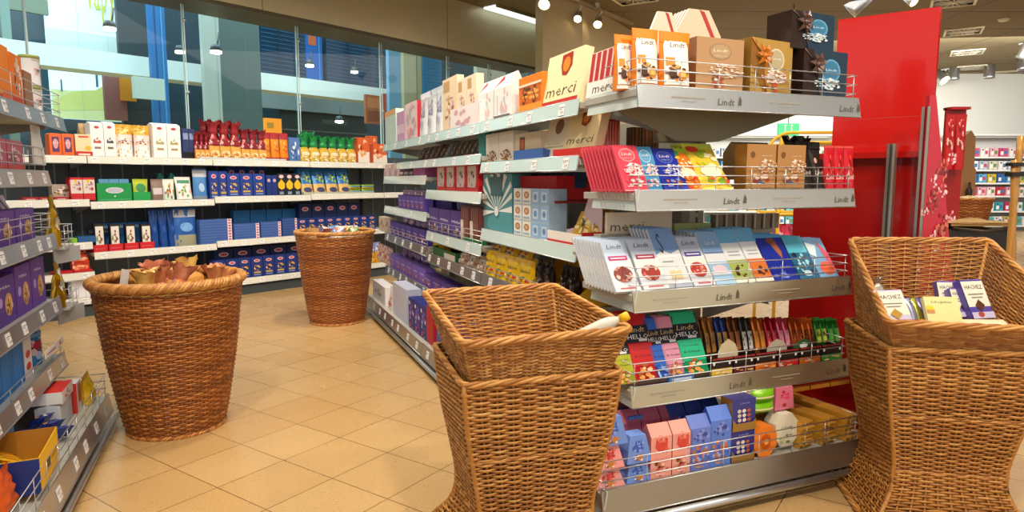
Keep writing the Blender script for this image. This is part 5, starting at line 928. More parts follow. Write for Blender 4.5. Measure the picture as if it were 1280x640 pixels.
for i, (u0, u1) in enumerate(((662, 690), (692, 722))):
    arow(k_tray, 'sweet_tray', ['yellow', 'mustard yellow'][i]+' tray holding black foil pouches', A4, 'tray', u0, u1, 1, 330, zA[4], d=.22, y=.025, base='#e8b414', v=345, h=.05, back=.2, inner='#d8a818')
    arow(k_pouch, 'sweet_pouch', 'black foil pouch in '+['left', 'right']+[][:0] if False else 'black foil pouch in '+['left', 'right'][i]+' yellow tray', A4, 'pouch', u0+4, u1-4, 2, 315, zA[4]+.006, d=.06, y=.05, base='#2c2420', st='foil', v=335, h=.17, lump=.5, D=[('s', .5, .5, .3, .3, 8, ['#6a5a50', '#c8c0b8', '#4a3a30'], i)])
arow(k_tray, 'sweet_tray', 'green tray with white label', 'on fifth aisle shelf', 'tray', 541, 571, 1, 318, .724, d=.2, y=.02, base='#2c6a3c', D=[('r', .5, .1, .95, .7, '#e4e4dc')], v=322, h=.07, back=.1)
arow(k_box, 'candy_box', 'yellow box standing in green tray', 'on fifth aisle shelf', 'box', 541, 556, 1, 303, .73, d=.05, y=.06, base='#dcb414', v=315, h=.1)
arow(k_pouch, 'sweet_pouch', 'beige transparent nougat pouch', 'on fifth aisle shelf', 'pouch', 571, 606, 3, 318, .724, d=.07, y=.03, base='#cdb09a', D=[('s', .5, .4, .4, .3, 16, ['#e8dccc', '#a87a5c', '#f2ece4'], 4), ('r', .2, .55, .8, .8, '#f0eeea')], v=325, h=.1, lump=.4)
PQ = [T(.5, .62, .66, 'Milka', '#f4f0fa', .35, .15), ('s', .55, .28, .35, .2, 14, ['#c86a3c', '#f2dcc0', '#7a3a68', '#d84a5c'], 4)]
arow(k_box, 'chocolate_box', 'purple chocolate box with red biscuit', 'on sixth aisle shelf', 'box', 530, 590, 5, 345, zA[5], d=.1, y=.03, base='#5c3c98', D=PQ, v=360, h=.11)
arow(k_pouch, 'sweet_pouch', 'red and yellow crisp pouch', 'on sixth aisle shelf', 'pouch', 566, 606, 3, 350, zA[5], d=.08, y=.03, base='#c8241c', D=[('s', .5, .5, .4, .3, 14, ['#f0a02c', '#f4d04a', '#8c1410'], 4)], v=362, h=.12) if False else None
side_item(k_pouch, 'sweet_pouch', 'red and yellow crisp pouch', 'on sixth aisle shelf', 'pouch', 3.3, 3.6, zA[5], .12, d=.08, base='#c8241c', D=[('s', .5, .5, .4, .3, 24, ['#f0a02c', '#f4d04a', '#8c1410'], 4)])
side_item(k_pouch, 'sweet_pouch', 'red crisp pouch beside another', 'on sixth aisle shelf', 'pouch', 3.62, 3.9, zA[5], .12, d=.08, base='#b81c18', D=[('s', .5, .5, .4, .3, 24, ['#f0a02c', '#f4d04a', '#8c1410'], 6)])
# farthest bay
for z, nm_, v_, hh in ((1.034, 'fourth', 262, .13), (.764, 'fifth', 295, .13), (.434, 'sixth', 330, .14)):
    n_ = 6
    cs = [('#5a46a8', 'purple'), ('#4c3a98', 'deep violet'), ('#7a5cb8', 'lilac')]
    c, cn = cs[{'fourth': 0, 'fifth': 1, 'sixth': 2}[nm_]]
    row(AIS, k_box, 'chocolate_box', cn+' chocolate box', f'on far {nm_} aisle shelf', 'box', 498 if z > 1 else 488, 530 if z > 1 else 532, n_, v_, z, d=.08, y=.03, base=c, D=PQ, v=v_+8, h=hh)
    row(AIS, k_pouch, 'sweet_pouch', cn+' pouch set back', f'on far {nm_} aisle shelf', 'pouch', 500, 532, 4, v_, z, d=.07, y=.14, base='#8a5cb0', D=PP, v=v_+8, h=hh*1.3)
row(AIS, k_pouch, 'sweet_pouch', 'beige and pink sweet pouch', 'on far sixth aisle shelf', 'pouch', 470, 488, 3, 330, .434, d=.07, y=.03, base='#c8a090', D=[('s', .5, .5, .4, .4, 14, ['#e8d0c0', '#a85a50', '#f2e4dc'], 4)], v=345, h=.18)
row(AIS, k_box, 'biscuit_box', 'clear topped biscuit box', 'on far fifth aisle shelf', 'box', 474, 488, 2, 285, .764, d=.07, y=.03, base='#c8b49c', D=[('s', .5, .5, .4, .4, 14, ['#e8d8c8', '#8a6a50', '#b08c78'], 4)], v=295, h=.15)
# bottom aisle shelf
zz = .149; yb = -.15
row(AIS, k_box, 'white_box', 'small white box with grey print', A6, 'box', 466, 482, 1, 365, zz, d=.1, y=yb, base='#e8e6ea', D=[('s', .5, .55, .3, .2, 10, ['#b0a8b8', '#9a8a90'], 3)], v=375, h=.17)
row(AIS, k_pouch, 'sweet_pouch', 'white pouch with red print', A6, 'pouch', 483, 491, 1, 365, zz, d=.08, y=yb, base='#e4dcd8', D=[('s', .5, .4, .3, .2, 10, ['#c05a50', '#d8a8a0'], 3)], v=375, h=.2)
row(AIS, k_box, 'white_box', 'tall pale lilac box', A6, 'box', 491, 509, 1, 362, zz, d=.12, y=yb, base='#c3c8de', side='#b0b4cc', v=385, h=.28)
row(AIS, k_pouch, 'orange_pouch', 'orange and white pouch', 'above the tall lilac box', 'pouch', 491, 506, 2, 340, zz+.0, d=.08, y=.0, base='#e07a1c', v=345, h=.21, D=[('r', 0, .3, 1, .5, '#f0e8e0')])
row(AIS, k_box, 'chocolate_box', 'dark blue confetti box', A6, 'box', 511, 533, 3, 380, zz, d=.1, y=yb, base='#2a2f80', D=[('s', .5, .6, .45, .35, 22, ['#e8e4f4', '#5a6ad8', '#8a3a8a'], 4), ('s', .5, .15, .4, .12, 6, ['#e05a28', '#d8c0a0'], 5)], v=400, h=.24)
row(AIS, k_box, 'chocolate_box', 'slim bright red box', A6, 'box', 533, 541, 2, 390, zz, d=.1, y=yb, base='#b81c24', v=410, h=.26)
row(AIS, k_box, 'chocolate_box', 'plain blue violet box', 'behind the waisted wicker stand', 'box', 545, 640, 4, 380, zz, d=.1, y=yb, base='#4a4aa0', D=PP, v=400, h=.22)
row(AIS, k_box, 'brown_box', 'olive brown box at the back', A6, 'box', 508, 530, 2, 368, zz, d=.1, y=.12, base='#5a5040', v=380, h=.22)
# lower end display back side and packs seen between shelves
row(END, k_box, 'chocolate_box', 'cream petits box', 'behind end display middle shelf', 'box', 757, 842, 1, 256, 1.0, y=.36, d=.02, base='#ead9c2', D=[T(.3, .62, .5, 'merci', '#6a5a34', 1.6, .1), T(.75, .32, .34, 'Petits', '#c03028', 1.8, .2)], v=275, h=.16)
b = MB(); b.box(0, 1.0, 0, .18, -.012, 0, '#a8a08c'); 
row(END, k_box, 'green_box', 'pale green flat box', 'behind end display middle shelf', 'box', 842, 890, 1, 268, 1.075, y=.36, d=.03, base='#a8b878', v=275, h=.03)
b = MB(); b.box(.05, 1.0, .34, .398, 1.05, 1.07, '#a8a08c'); b.box(-.05, .4, .34, .398, .985, .998, '#a8a08c'); b.tube([(.06, .39, .85), (.06, .39, 1.05)], .006, STEEL); b.tube([(.99, .39, .85), (.99, .39, 1.05)], .006, STEEL); tag(link('riser_shelf', b.mesh('r'), None, END.m(0, 0)), 'narrow riser behind the leaning milk bars', '', 'shelf')
row(END, k_box, 'wafer_box', 'slim grey brown packet', 'on riser behind milk bars', 'packet', 893, 975, 7, 262, 1.0715, y=.345, d=.04, base='#8a7a66', D=[('r', .1, 0, .3, 1, '#c9bda8')], v=275, h=.07, fill=.75)
#==BACKWALL==
def brow(kind, name, desc, place, cat, u0, u1, n, vt, z, **kw): return row(BCK, kind, name, desc, place, cat, u0, u1, n, vt, z, **kw)
K1, K2, K3, K4 = 'on top shelf along glass', 'on second shelf along glass', 'on third shelf along glass', 'on bottom shelf along glass'
z1 = 1.514
OJ = [('r', .2, .2, .8, .85, '#5c3a6a'), ('d', .5, .55, .22, .22, '#d8a0a8'), T(.5, .6, .5, 'Jules', '#f4e8e0', .4)]
brow(k_box, 'candy_jar', 'orange jar with purple label', K1, 'jar', 62, 93, 2, 167, z1, d=.12, base='#e8672c', D=OJ, v=185, bev=.01)
brow(k_box, 'biscuit_carton', 'cream carton with red base', K1, 'carton', 94, 116, 1, 168, z1, d=.12, base='#f0d8b0', D=[('r', 0, 0, 1, .25, '#cc2a24'), ('d', .75, .4, .2, .1, '#e8b83a'), ('r', .2, .85, .8, .93, '#d85a40'), ('r', .15, .08, .85, .16, '#f2d8d0')], v=185)
brow(k_gable, 'gift_carton', 'narrow brown and cream carton', K1, 'carton', 100, 113, 2, 154, z1, d=.08, y=.2, base='#b89868', D=[('r', 0, .4, .5, 1, '#6a4a30')], v=170)
WC = lambda a_, b_: [('d', .5, .84, .2, .04, '#b84a50'), ('s', .5, .5, .3, .06, 6, [a_], 3), ('r', .2, .4, .8, .46, a_), ('r', .25, .24, .75, .3, b_)]
brow(k_gable, 'biscuit_carton', 'white carton with red print', K1, 'carton', 113, 130, 1, 152, z1, d=.14, base='#f6f5f4', D=WC('#c05a5a', '#8a8078'), v=175, sh=.93)
brow(k_gable, 'biscuit_carton', 'white carton with dark print', K1, 'carton', 130, 145, 1, 152, z1, d=.14, base='#f6f5f4', D=WC('#4a5058', '#7a6a60'), v=175, sh=.93)
GBG = [('r', 0, .0, 1, .38, '#eef0f2'), ('r', 0, .38, 1, .7, '#e8d6d4'), ('s', .5, .52, .4, .1, 12, ['#a8544a', '#d8a890', '#7a4a38'], 4), ('s', .5, .85, .4, .1, 10, ['#f0d070', '#b8801c'], 5)]
brow(k_pouch, 'cookie_bag', 'gold topped cookie bag', K1, 'bag', 146, 190, 2, 156, z1, d=.1, base='#d8a438', D=GBG, v=175, deep=1, lump=.2)
brow(k_gable, 'biscuit_carton', 'white carton with gold print', K1, 'carton', 191, 226, 2, 154, z1, d=.14, base='#f6f5f4', D=WC('#b0a070', '#a8946a'), v=175, sh=.93)
brow(k_box, 'blue_carton', 'dark blue carton at the glass joint', K1, 'carton', 228, 244, 2, 161, z1, d=.12, base='#25386c', D=[('r', .1, .65, .9, .85, '#8a9cc8'), ('r', 0, 0, 1, .25, '#14181c')], v=175, y=.1)
RB_ = mat_lumps('red_wraps', ['#8c1c26', '#b8404a', '#5c1018', '#d8a0a0', '#a02a30'], 55)
MC[('RBM', 'x')] = RB_
RBD = [('r', .05, .05, .95, .56, '#e0a850'), ('d', .5, .24, .25, .14, '#f0d8a0'), ('s', .5, .24, .3, .14, 12, ['#8c3a1c', '#f2e0b0', '#c8741c'], 4), ('s', .5, .7, .4, .16, 12, ['#e8b8b8', '#7a101c'], 7)]
brow(k_twist, 'candy_bag', 'crimson foil sweet bag, gathered top', K1, 'bag', 244, 262, 3, 166, z1, d=.09, base='#8c1f28', D=RBD, v=180, st='f', pin=.8, flare=1.02, fill=1.0, neck=.72)
brow(k_twist, 'candy_bag', 'tall crimson foil sweet bag', K1, 'bag', 262, 302, 3, 154, z1, d=.1, base='#9a2a34', D=RBD, v=180, st='f', pin=.8, flare=1.02, fill=1.0, neck=.72)
brow(k_twist, 'candy_bag', 'crimson foil bag set back', K1, 'bag', 252, 302, 4, 152, z1, y=.18, d=.1, base='#8c1f28', v=175, st='f', pin=.8, flare=1.02, fill=1.0, neck=.72)
brow(k_twist, 'candy_bag', 'wine red foil sweet bag', K1, 'bag', 302, 334, 3, 163, z1, d=.09, base='#8c2430', D=RBD, v=180, st='f', pin=.8, flare=1.02, fill=1.0, neck=.72)
brow(k_pouch, 'candy_bag', 'orange pouch with red ends', K1, 'bag', 328, 362, 3, 166, z1, d=.07, base='#e88c1c', D=[('r', 0, .78, 1, 1, '#a82430'), ('r', 0, 0, 1, .14, '#b02c38'), ('s', .5, .45, .3, .2, 8, ['#f4c04a', '#c85a10'], 4)], v=180)
brow(k_box, 'blue_carton', 'light blue printed carton', K1, 'carton', 361, 375, 1, 172, z1, d=.1, base='#4a78b8', D=[('s', .5, .5, .4, .4, 14, ['#a8c8e8', '#d8e0ec', '#2c4a8a'], 4)], v=180)
GYD = [('s', .5, .36, .42, .3, 30, ['#f0c03a', '#f6e4b0', '#e09a1c', '#fbf3d8'], 4), ('d', .5, .55, .25, .12, '#f2ecd8'), ('r', 0, 0, 1, .08, '#8ab83a')]
brow(k_twist, 'candy_bag', 'green topped bag of yellow sweets', K1, 'bag', 376, 446, 6, 171, z1, d=.1, base='#d8b040', D=GYD, v=182, top='#1f8f4e', neck=.62, pin=.82, flare=1.05, fill=1.0)
brow(k_twist, 'candy_bag', 'green topped bag standing higher at the back', K1, 'bag', 380, 397, 1, 166, z1, y=.2, d=.1, base='#d8b040', v=182, top='#1f8f4e', neck=.6)
for k_, (u0, u1, vt_) in enumerate(((447, 462, 172), (462, 472, 170), (466, 484, 180))):
    brow(k_box, 'snack_box', 'orange and white snack pack,', ['left at the top shelf end', 'middle at the top shelf end', 'right at the top shelf end'][k_], 'box', u0, u1, 1, vt_, z1, d=.1, base='#d8602c', y=.05 if k_ != 1 else .2, D=[('r', 0, 0, 1, .45, '#ece4dc'), ('s', .5, .6, .4, .3, 12, ['#e8a070', '#a83c1c', '#f2d0a8'], 3)], v=184, bev=.004)
b = MB(); b.box(0, 1, 0, .002, 0, .05, CLEAR)
brow(k_tray, 'clear_tray', 'clear plastic tray of red sweet bags', K1, 'tray', 246, 360, 1, 192, z1, y=.03, d=.3, base='#cfd6da', v=192, h=.03, group=None)
# second shelf
zb0, zb1, zb2, zb3 = 1.109, 1.084, 1.109, 1.119
brow(k_box, 'biscuit_carton', 'red and white biscuit pack', K2, 'carton', 88, 119, 2, 222, zb0, d=.12, base='#c8202c', D=[('r', 0, .3, 1, .9, '#ddd4cc'), ('s', .5, .6, .4, .25, 10, ['#e0c040', '#6a7a4a', '#b89ad0', '#a8442c'], 4)], v=235)
brow(k_box, 'biscuit_carton', 'low red flat pack', K2, 'carton', 28, 86, 3, 240, zb0, d=.12, base='#a82430', D=[('r', .2, .3, .8, .6, '#d8a8a0')], v=243, h=.035)
brow(k_box, 'crimson_box', 'crimson box lying on the biscuit packs', K2, 'box', 85, 100, 1, 214, zb0+.15, d=.1, base='#c0183c', v=218, h=.04)
brow(k_box, 'clear_box', 'clear fronted box of small jars', K2, 'box', 64, 90, 1, 222, zb0+.03, y=.12, d=.1, base='#a89c90', D=[('s', .5, .5, .4, .4, 16, ['#c89a3c', '#e0d8d0', '#6a4a30'], 4)], v=235, h=.12)
brow(k_tray, 'display_tray', 'green display tray with oval opening', K2, 'tray', 120, 166, 1, 229, zb1, d=.25, base='#12924a', back=.13, D=[('d', .5, .62, .26, .16, '#d8dce4'), ('d', .5, .62, .22, .12, '#b8bcd0'), ('r', .05, .12, .95, .16, '#58b880'), ('p', [(.46, .28), (.5, .36), (.54, .28)], '#e8f2ea')], v=240)
brow(k_box, 'blue_packet', 'pale blue packet in green tray', K2, 'packet', 124, 162, 3, 224, zb1+.004, y=.08, d=.05, base='#5c9ac8', v=240)
brow(k_pouch, 'cookie_bag', 'yellow green pouch in green tray', K2, 'bag', 167, 187, 1, 224, zb1+.004, y=.06, d=.06, base='#b8c83a', D=[('d', .5, .6, .35, .2, '#2f8a4a'), ('r', 0, .1, 1, .25, '#e8e0b0')], v=240)
brow(k_tray, 'display_tray', 'small green display tray', K2, 'tray', 166, 189, 1, 240, zb1, d=.2, base='#1fa050', v=243)
brow(k_pouch, 'cookie_bag', 'brown and silver cookie bag', K2, 'bag', 190, 206, 1, 224, zb1, d=.07, base='#8a7468', D=[('r', .1, .3, .9, .6, '#c8c0c8')], v=240)
brow(k_pouch, 'cookie_bag', 'white bag with green print', K2, 'bag', 205, 220, 1, 224, zb1, d=.07, base='#e4ece4', D=[('s', .5, .5, .4, .4, 12, ['#3f9a4a', '#c8a03c', '#8a5a3c'], 4)], v=240)
brow(k_pouch, 'cookie_bag', 'white bag leaning, red and green print', K2, 'bag', 222, 243, 1, 222, zb1, d=.07, base='#ece8e4', D=[('s', .5, .4, .4, .3, 12, ['#e06a4a', '#f0b09a', '#5a9a5a'], 4), ('r', .1, .7, .9, .85, '#3a8a6a')], v=240, lean=R(12))
brow(k_twist, 'cookie_bag', 'teal and green bag at the back', K2, 'bag', 196, 224, 2, 218, zb1, y=.2, d=.07, base='#3a8a80', v=235)
brow(k_pouch, 'cookie_bag', 'sky blue bag with silver top', K2, 'bag', 243, 262, 1, 211, zb1, d=.1, base='#4a86c8', D=[('r', 0, .74, 1, .95, '#c8d0dc'), ('d', .5, .4, .2, .14, '#a8c8ec'), ('r', 0, 0, 1, .14, '#7a8aa0')], v=235)
PB_ = [('d', .5, .82, .27, .075, '#e8c8d0'), ('d', .5, .82, .2, .045, '#c84a5c'), ('s', .5, .48, .28, .14, 7, ['#e8b83a', '#f4dc9a', '#c88a1c'], 5), ('r', .2, .2, .8, .28, '#c8a85c'), ('r', .2, .1, .8, .15, '#8a9cd0')]
NV = '#1a3c94'
brow(k_box, 'pasta_box', 'royal blue pasta box', K2, 'box', 262, 285, 2, 214, zb1, d=.08, base=NV, D=PB_, v=235, h=None, y=.05)
brow(k_box, 'pasta_box', 'royal blue pasta box seen edgewise', K2, 'box', 286, 300, 3, 226, zb2, d=.14, base='#1c3c9c', D=[('d', .5, .7, .3, .1, '#d8a8b8')], v=240)
brow(k_box, 'pasta_box', 'wide royal blue pasta box', K2, 'box', 284, 332, 3, 217, zb2, d=.08, base=NV, D=PB_, v=238, y=.035)
brow(k_box, 'pasta_box', 'royal blue pasta box set back', K2, 'box', 284, 334, 4, 209, zb2, d=.08, base='#12307c', D=PB_[:2], v=238, y=.2)
brow(k_box, 'pasta_box', 'deep blue box', K2, 'box', 333, 347, 2, 219, zb2, d=.08, base='#12307c', D=[('d', .5, .75, .3, .08, '#c8a8c0')], v=238)
brow(k_box, 'pasta_box', 'near black box with yellow pasta', K2, 'box', 347, 377, 3, 217, zb2, d=.08, base='#141c30', D=[('p', [(.05, .55), (.5, .75), (.95, .55), (.9, .35), (.5, .28), (.1, .38)], '#e8c02a'), ('d', .5, .86, .3, .08, '#e8c8cc'), ('r', .25, .08, .75, .2, '#8aa0b8')], v=238)
SG = [('r', 0, 0, 1, .38, '#d8b060'), ('p', [(.1, .95), (.8, 1), (.95, .5), (.3, .35)], '#1f6ab0'), ('s', .5, .6, .4, .2, 14, ['#3a8ad0', '#e8c83a', '#8ab83a', '#16408a'], 4), ('d', .5, .15, .35, .1, '#3a3a6a')]
brow(k_pouch, 'pasta_bag', 'blue and straw yellow spaghetti bag', K2, 'bag', 377, 440, 4, 211, zb3, d=.05, base='#2a78c0', D=SG, v=230, lean=R(14), lump=.2, deep=1, dd=.08)
brow(k_pouch, 'pasta_bag', 'lying lime spaghetti bag', K2, 'bag', 436, 470, 2, 222, zb3, d=.08, base='#8ab03a', D=[('r', 0, .0, 1, .4, '#e0c050'), ('r', 0, .5, 1, .7, '#3a7ab0')], v=230, h=.06, up=1, pillow=True)
brow(k_tray, 'clear_tray', 'clear wire fronted tray of pasta bags', K2, 'tray', 377, 470, 1, 234, zb3, y=.025, d=.3, base='#b8c0a8', v=236, h=.03)
# third shelf
zc0, zc1, zc2, zc3 = .704, .599, .624, .639
BT = [('r', .1, .1, .9, .9, '#e4e2de'), ('s', .5, .5, .35, .25, 9, ['#5a4a40', '#8a9a60', '#c0b8a8', '#a85a4a'], 3)]
for i in range(4):
    u0 = 118+i*19.5
    brow(k_box, 'sweet_carton', 'white and black snack pack', K3, 'carton', u0, u0+13, 1, 280, zc1+.04, d=.05, y=.06, base='#1c1c20', D=BT, v=295)
    brow(k_tray, 'display_tray', 'red snack display tray', K3, 'tray', u0-2, u0+17, 1, 300, zc1, d=.2, base='#d01c28', D=[T(.5, .5, .7, 'Rialux', '#f4d8d8', .3)], v=303, h=.075, back=.06)
brow(k_box, 'blue_carton', 'bright blue carton behind red trays', K3, 'carton', 120, 196, 4, 278, zc1, d=.1, y=.3, base='#1f6ab0', D=[('r', 0, .8, 1, .9, '#8ab8e0')], v=285)
brow(k_box, 'black_box', 'black oval box on the blue cartons', K3, 'box', 110, 140, 2, 276, zc1+.17, d=.08, y=.2, base='#1c2830', D=[('r', 0, .3, 1, .5, '#5a6a70')], v=280, h=.05)
brow(k_pouch, 'pasta_bag', 'dark blue glossy bag', K3, 'bag', 188, 222, 3, 262, zc1, d=.08, y=.1, base='#1c4c9c', v=285, lump=.3)
brow(k_pouch, 'pasta_bag', 'big blue pillow bag with silver top', K3, 'bag', 219, 249, 1, 260, zc1, d=.12, y=.05, base='#2a62b4', D=[('r', 0, .76, 1, .95, '#b8bcc8'), ('d', .5, .5, .3, .12, '#6aa0e0'), ('r', 0, .0, 1, .3, '#9a9a80')], v=285, lump=.2)
BP = [('r', 0, .93, 1, 1, '#2c4a8c'), ('r', 0, 0, 1, .07, '#2c4a8c'), ('r', .86, 0, 1, 1, '#e8dce4'), ('d', .93, .5, .05, .3, '#c84a6a'), ('r', 0, .4, .84, .5, '#5a82cc')]
def stack(u0, u1, n, k, z, hh, desc, v=290, y=.04, base='#4468b4'):
    brow(k_box, 'pasta_packet', desc, K3, 'packet', u0, u1, n, 270, z, d=.1, y=y, base=base, D=BP, v=v, h=hh, up=k-1, group='stacked blue spaghetti packets')
stack(249, 291, 1, 9, zc1, .03, 'flat blue packet, tall left stack')
stack(292, 325, 1, 6, zc2, .03, 'flat blue packet, low left stack')
stack(326, 352, 1, 6, zc2, .031, 'flat blue packet, middle stack')
stack(353, 372, 1, 7, zc2, .031, 'flat navy packet, right stack', base='#2c4c94')
brow(k_box, 'blue_carton', 'bright blue back carton', K3, 'carton', 292, 372, 4, 262, zc2, d=.08, y=.3, base='#2a78b8', v=285)
brow(k_box, 'pasta_box', 'navy pasta box with pink oval', K3, 'box', 372, 470, 9, 262, zc3, d=.08, base='#14307c', D=PB_, v=280, h=.19)
brow(k_box, 'pasta_box', 'navy pasta box set back', K3, 'box', 374, 450, 5, 254, zc3, d=.08, y=.2, base='#10265c', D=PB_[:2], v=280)
# bottom
zd = .179
brow(k_box, 'pasta_box', 'large navy pasta box', K4, 'box', 266, 372, 7, 322, zd, d=.1, base='#14307c', D=PB_, v=340, h=.235)
brow(k_box, 'pasta_box', 'navy pasta box set back', K4, 'box', 268, 380, 5, 308, zd, d=.1, y=.2, base='#10265c', D=PB_[:2], v=335, deep=0)
brow(k_box, 'pasta_box', 'navy pasta box half behind', K4, 'box', 372, 384, 2, 322, zd, d=.1, base='#14307c', D=PB_, v=340, h=.2)
brow(k_pouch, 'pasta_bag', 'golden yellow noodle bag', K4, 'bag', 446, 478, 4, 290, zd, d=.08, base='#e0a020', D=[('r', 0, .55, 1, 1, '#8a9ad0'), ('s', .5, .75, .4, .2, 10, ['#e8e4f0', '#5a6ab0'], 3), ('s', .5, .3, .4, .2, 10, ['#f4cc5a', '#c87a10'], 3)], v=315, h=.28)
brow(k_box, 'red_carton', 'red packet at right end', K2, 'packet', 456, 486, 5, 233, zb3-.02, d=.05, y=.02, base='#c02430', D=[('r', .2, .3, .8, .6, '#ecd0d0')], v=243) if False else None
# left bay lower shelves
brow(k_twist, 'candy_bag', 'orange red bag of sweets', 'low in leftmost wall bay', 'bag', 89, 113, 1, 298, .419, d=.1, base='#d8482c', D=[('s', .5, .5, .4, .3, 16, ['#f08a60', '#a82a18', '#f4c0a0'], 3)], v=315, neck=.86, h=.22)
brow(k_box, 'red_carton', 'flat red carton under the orange bag', 'low in leftmost wall bay', 'carton', 66, 116, 2, 328, .419, d=.12, y=.02, base='#c41c24', v=330, h=.03)
brow(k_box, 'green_carton', 'lime green packet', 'in the leftmost wall bay', 'packet', 88, 96, 1, 288, zc0, d=.1, base='#7fc41c', v=290, h=.05)
brow(k_box, 'blue_carton', 'blue flat carton', 'in the leftmost wall bay', 'carton', 96, 120, 1, 285, zc0, d=.1, base='#1f5a98', v=288, h=.06)
brow(k_gable, 'white_bag', 'white paper sugar bag', 'at the foot of leftmost wall bay', 'bag', 90, 116, 3, 352, zd, d=.1, base='#eceaf0', v=370, h=.22, sh=.85)
#==LEFT==
def lrow(kind, name, desc, place, cat, u0, u1, n, vt, z, **kw): return row(LEF, kind, name, desc, place, cat, u0, u1, n, vt, z, **kw)
def L_(kind, name, desc, place, cat, a0, a1, z, h, y=.05, d=.06, lean=0, rz=0, group=None, n=1, **kw):
    w = (a1-a0)/n; pr = kind(w*.95, h, d, **kw); s0 = None
    for i in range(n):
        m = LEF.m(a0-1.5+w*(i+.5), y, z+.001+d*math.sin(lean), rz, -lean); g = group or ((desc+'s '+place) if n > 1 else None)
        s0 = inst(pr, name, m, desc, place, cat, g) if s0 is None else (copy_inst(s0, m, desc, place, g), s0)[1]
q1, q2, q3, q4, q5, q6 = 'on left shelving top shelf', 'on left second shelf', 'on left third shelf', 'on left fourth shelf', 'on left fifth shelf', 'on left bottom shelf'
zL = [0, 1.621, 1.332, 1.025, .705, .415, .159]
L_(k_box, 'candy_carton', 'bright orange carton', q1, 'carton', 3.0, 3.6, zL[1], .25, n=2, base='#f58a12', d=.1, D=[('r', 0, 0, 1, .25, '#e86a28'), ('s', .5, .12, .4, .1, 8, ['#f4b03c', '#c83c1c'], 3)])
L_(k_box, 'candy_carton', 'orange carton with white figure print', q1, 'carton', 3.61, 3.79, zL[1], .24, base='#f07c14', d=.08, D=[('s', .6, .6, .3, .3, 16, ['#f4f0e8', '#3a2a28', '#e8c8a0'], 5), ('r', 0, 0, 1, .2, '#d8402c')])
L_(k_tray, 'kraft_tray', 'upright kraft cardboard tray', q1, 'tray', 3.81, 3.95, zL[1], .19, base='#a87c58', d=.06, back=.19)
CD = [('s', .5, .5, .3, .18, 9, ['#b83c34', '#8a7a6a', '#d8b0a8'], 3), ('r', .1, .82, .9, .88, '#c8c4b8')]
for i, (a_, z_, y_) in enumerate(((4.12, 0, .05), (4.12, .152, .05), (4.2, .0, .2), (4.2, .152, .2))):
    pr = MC.get('canp') or k_can(.09, .15, .1, base='#ece9ea', D=CD, lid='#9aa04a'); MC['canp'] = pr
    inst(pr, 'cookie_tin', LEF.m(a_-1.5, y_, zL[1]+z_+.001), ['white tin with olive lid, front lower one', 'white tin with olive lid, front upper one', 'white tin with olive lid, lower one behind', 'white tin with olive lid, upper one behind'][i], q1, 'tin', 'white cookie tins')
PKD = [('s', .45, .55, .4, .25, 16, ['#f0c0c8', '#7a4a60', '#f4e8ec', '#a8304a'], 3), T(.5, .7, .6, 'Chia', '#f4e8ec', .4), ('r', 0, 0, 1, .22, '#d82c34')]
L_(k_box, 'sweet_carton', 'pink carton with red base', q2, 'carton', 3.0, 3.7, zL[2], .14, base='#c8687c', d=.08, D=PKD, n=3)
for i in range(7):
    L_(k_bar, 'slim_box', 'slim mauve box standing on edge', q2, 'box', 3.1+i*.11, 3.16+i*.11, zL[2], .22, y=.16, d=.08, base=['#c08aa0', '#e8d8dc', '#a8788c', '#d8a0b0', '#f0e8ea', '#b890a8', '#c8a0b4'][i], D=[('r', .2, .4, .8, .7, '#f2e6ea')], group='slim mauve boxes')
L_(k_pouch, 'white_pouch', 'white pouch with gold corner', 'at far end of left second shelf', 'pouch', 3.82, 4.0, zL[2]+.04, .19, y=.02, base='#e8e2d8', d=.05, D=[('p', [(.4, 0), (1, .6), (1, 0)], '#a87c34')])
PU = [T(.5, .78, .5, 'Milka', '#f4f0fa', .35, .15), ('d', .62, .4, .2, .24, '#d8a860'), ('s', .62, .4, .18, .2, 10, ['#6a3a1c', '#f0d8a8', '#8a5028'], 4), ('d', .2, .5, .1, .1, '#b8a0e0')]
L_(k_box, 'biscuit_carton', 'violet cookie carton with cookie picture', q3, 'carton', 2.9, 3.8, zL[3], .145, base='#6a3fa0', d=.07, D=PU, n=3)
L_(k_pouch, 'sweet_pouch', 'pale pink pouch set back', q3, 'pouch', 2.9, 3.4, zL[3], .24, y=.16, base='#c8a0b0', d=.07, n=2, D=[('s', .5, .5, .3, .3, 8, ['#8a6a90', '#e8d0d8'], 3)])
L_(k_pouch, 'sweet_pouch', 'lilac striped pouch leaning', q3, 'pouch', 3.6, 3.95, zL[3], .2, y=.12, base='#a890c0', d=.07, n=2, D=[('r', .1, .2, .3, .9, '#d8c8e4'), ('r', .5, .2, .7, .9, '#d8c8e4')], lean=R(15))
L_(k_box, 'biscuit_carton', 'violet carton, open fronted', q4, 'carton', 2.9, 3.42, zL[4], .2, base='#5c3c98', d=.12, D=PU, n=2)
L_(k_box, 'biscuit_carton', 'violet cookie carton at far end', q4, 'carton', 3.42, 3.9, zL[4], .22, base='#6a3fa4', d=.1, D=PU, n=2)
L_(k_tray, 'sweet_tray', 'purple tray holding cookie packs', q4, 'tray', 2.7, 3.0, zL[4], .09, y=.02, base='#6a44a8', d=.2, back=.16, inner='#a8743c')
L_(k_box, 'blue_carton', 'bright blue upright carton', q5, 'carton', 3.0, 3.46, zL[5], .2, base='#2c78c4', d=.1, D=[('r', .8, 0, .86, 1, '#1c5494')], n=3)
L_(k_box, 'white_carton', 'white carton with red hearts', q5, 'carton', 3.46, 3.58, zL[5], .18, base='#e0dce0', d=.1, D=[('d', .5, .6, .3, .1, '#c82c34'), ('d', .5, .3, .3, .1, '#c82c34')])
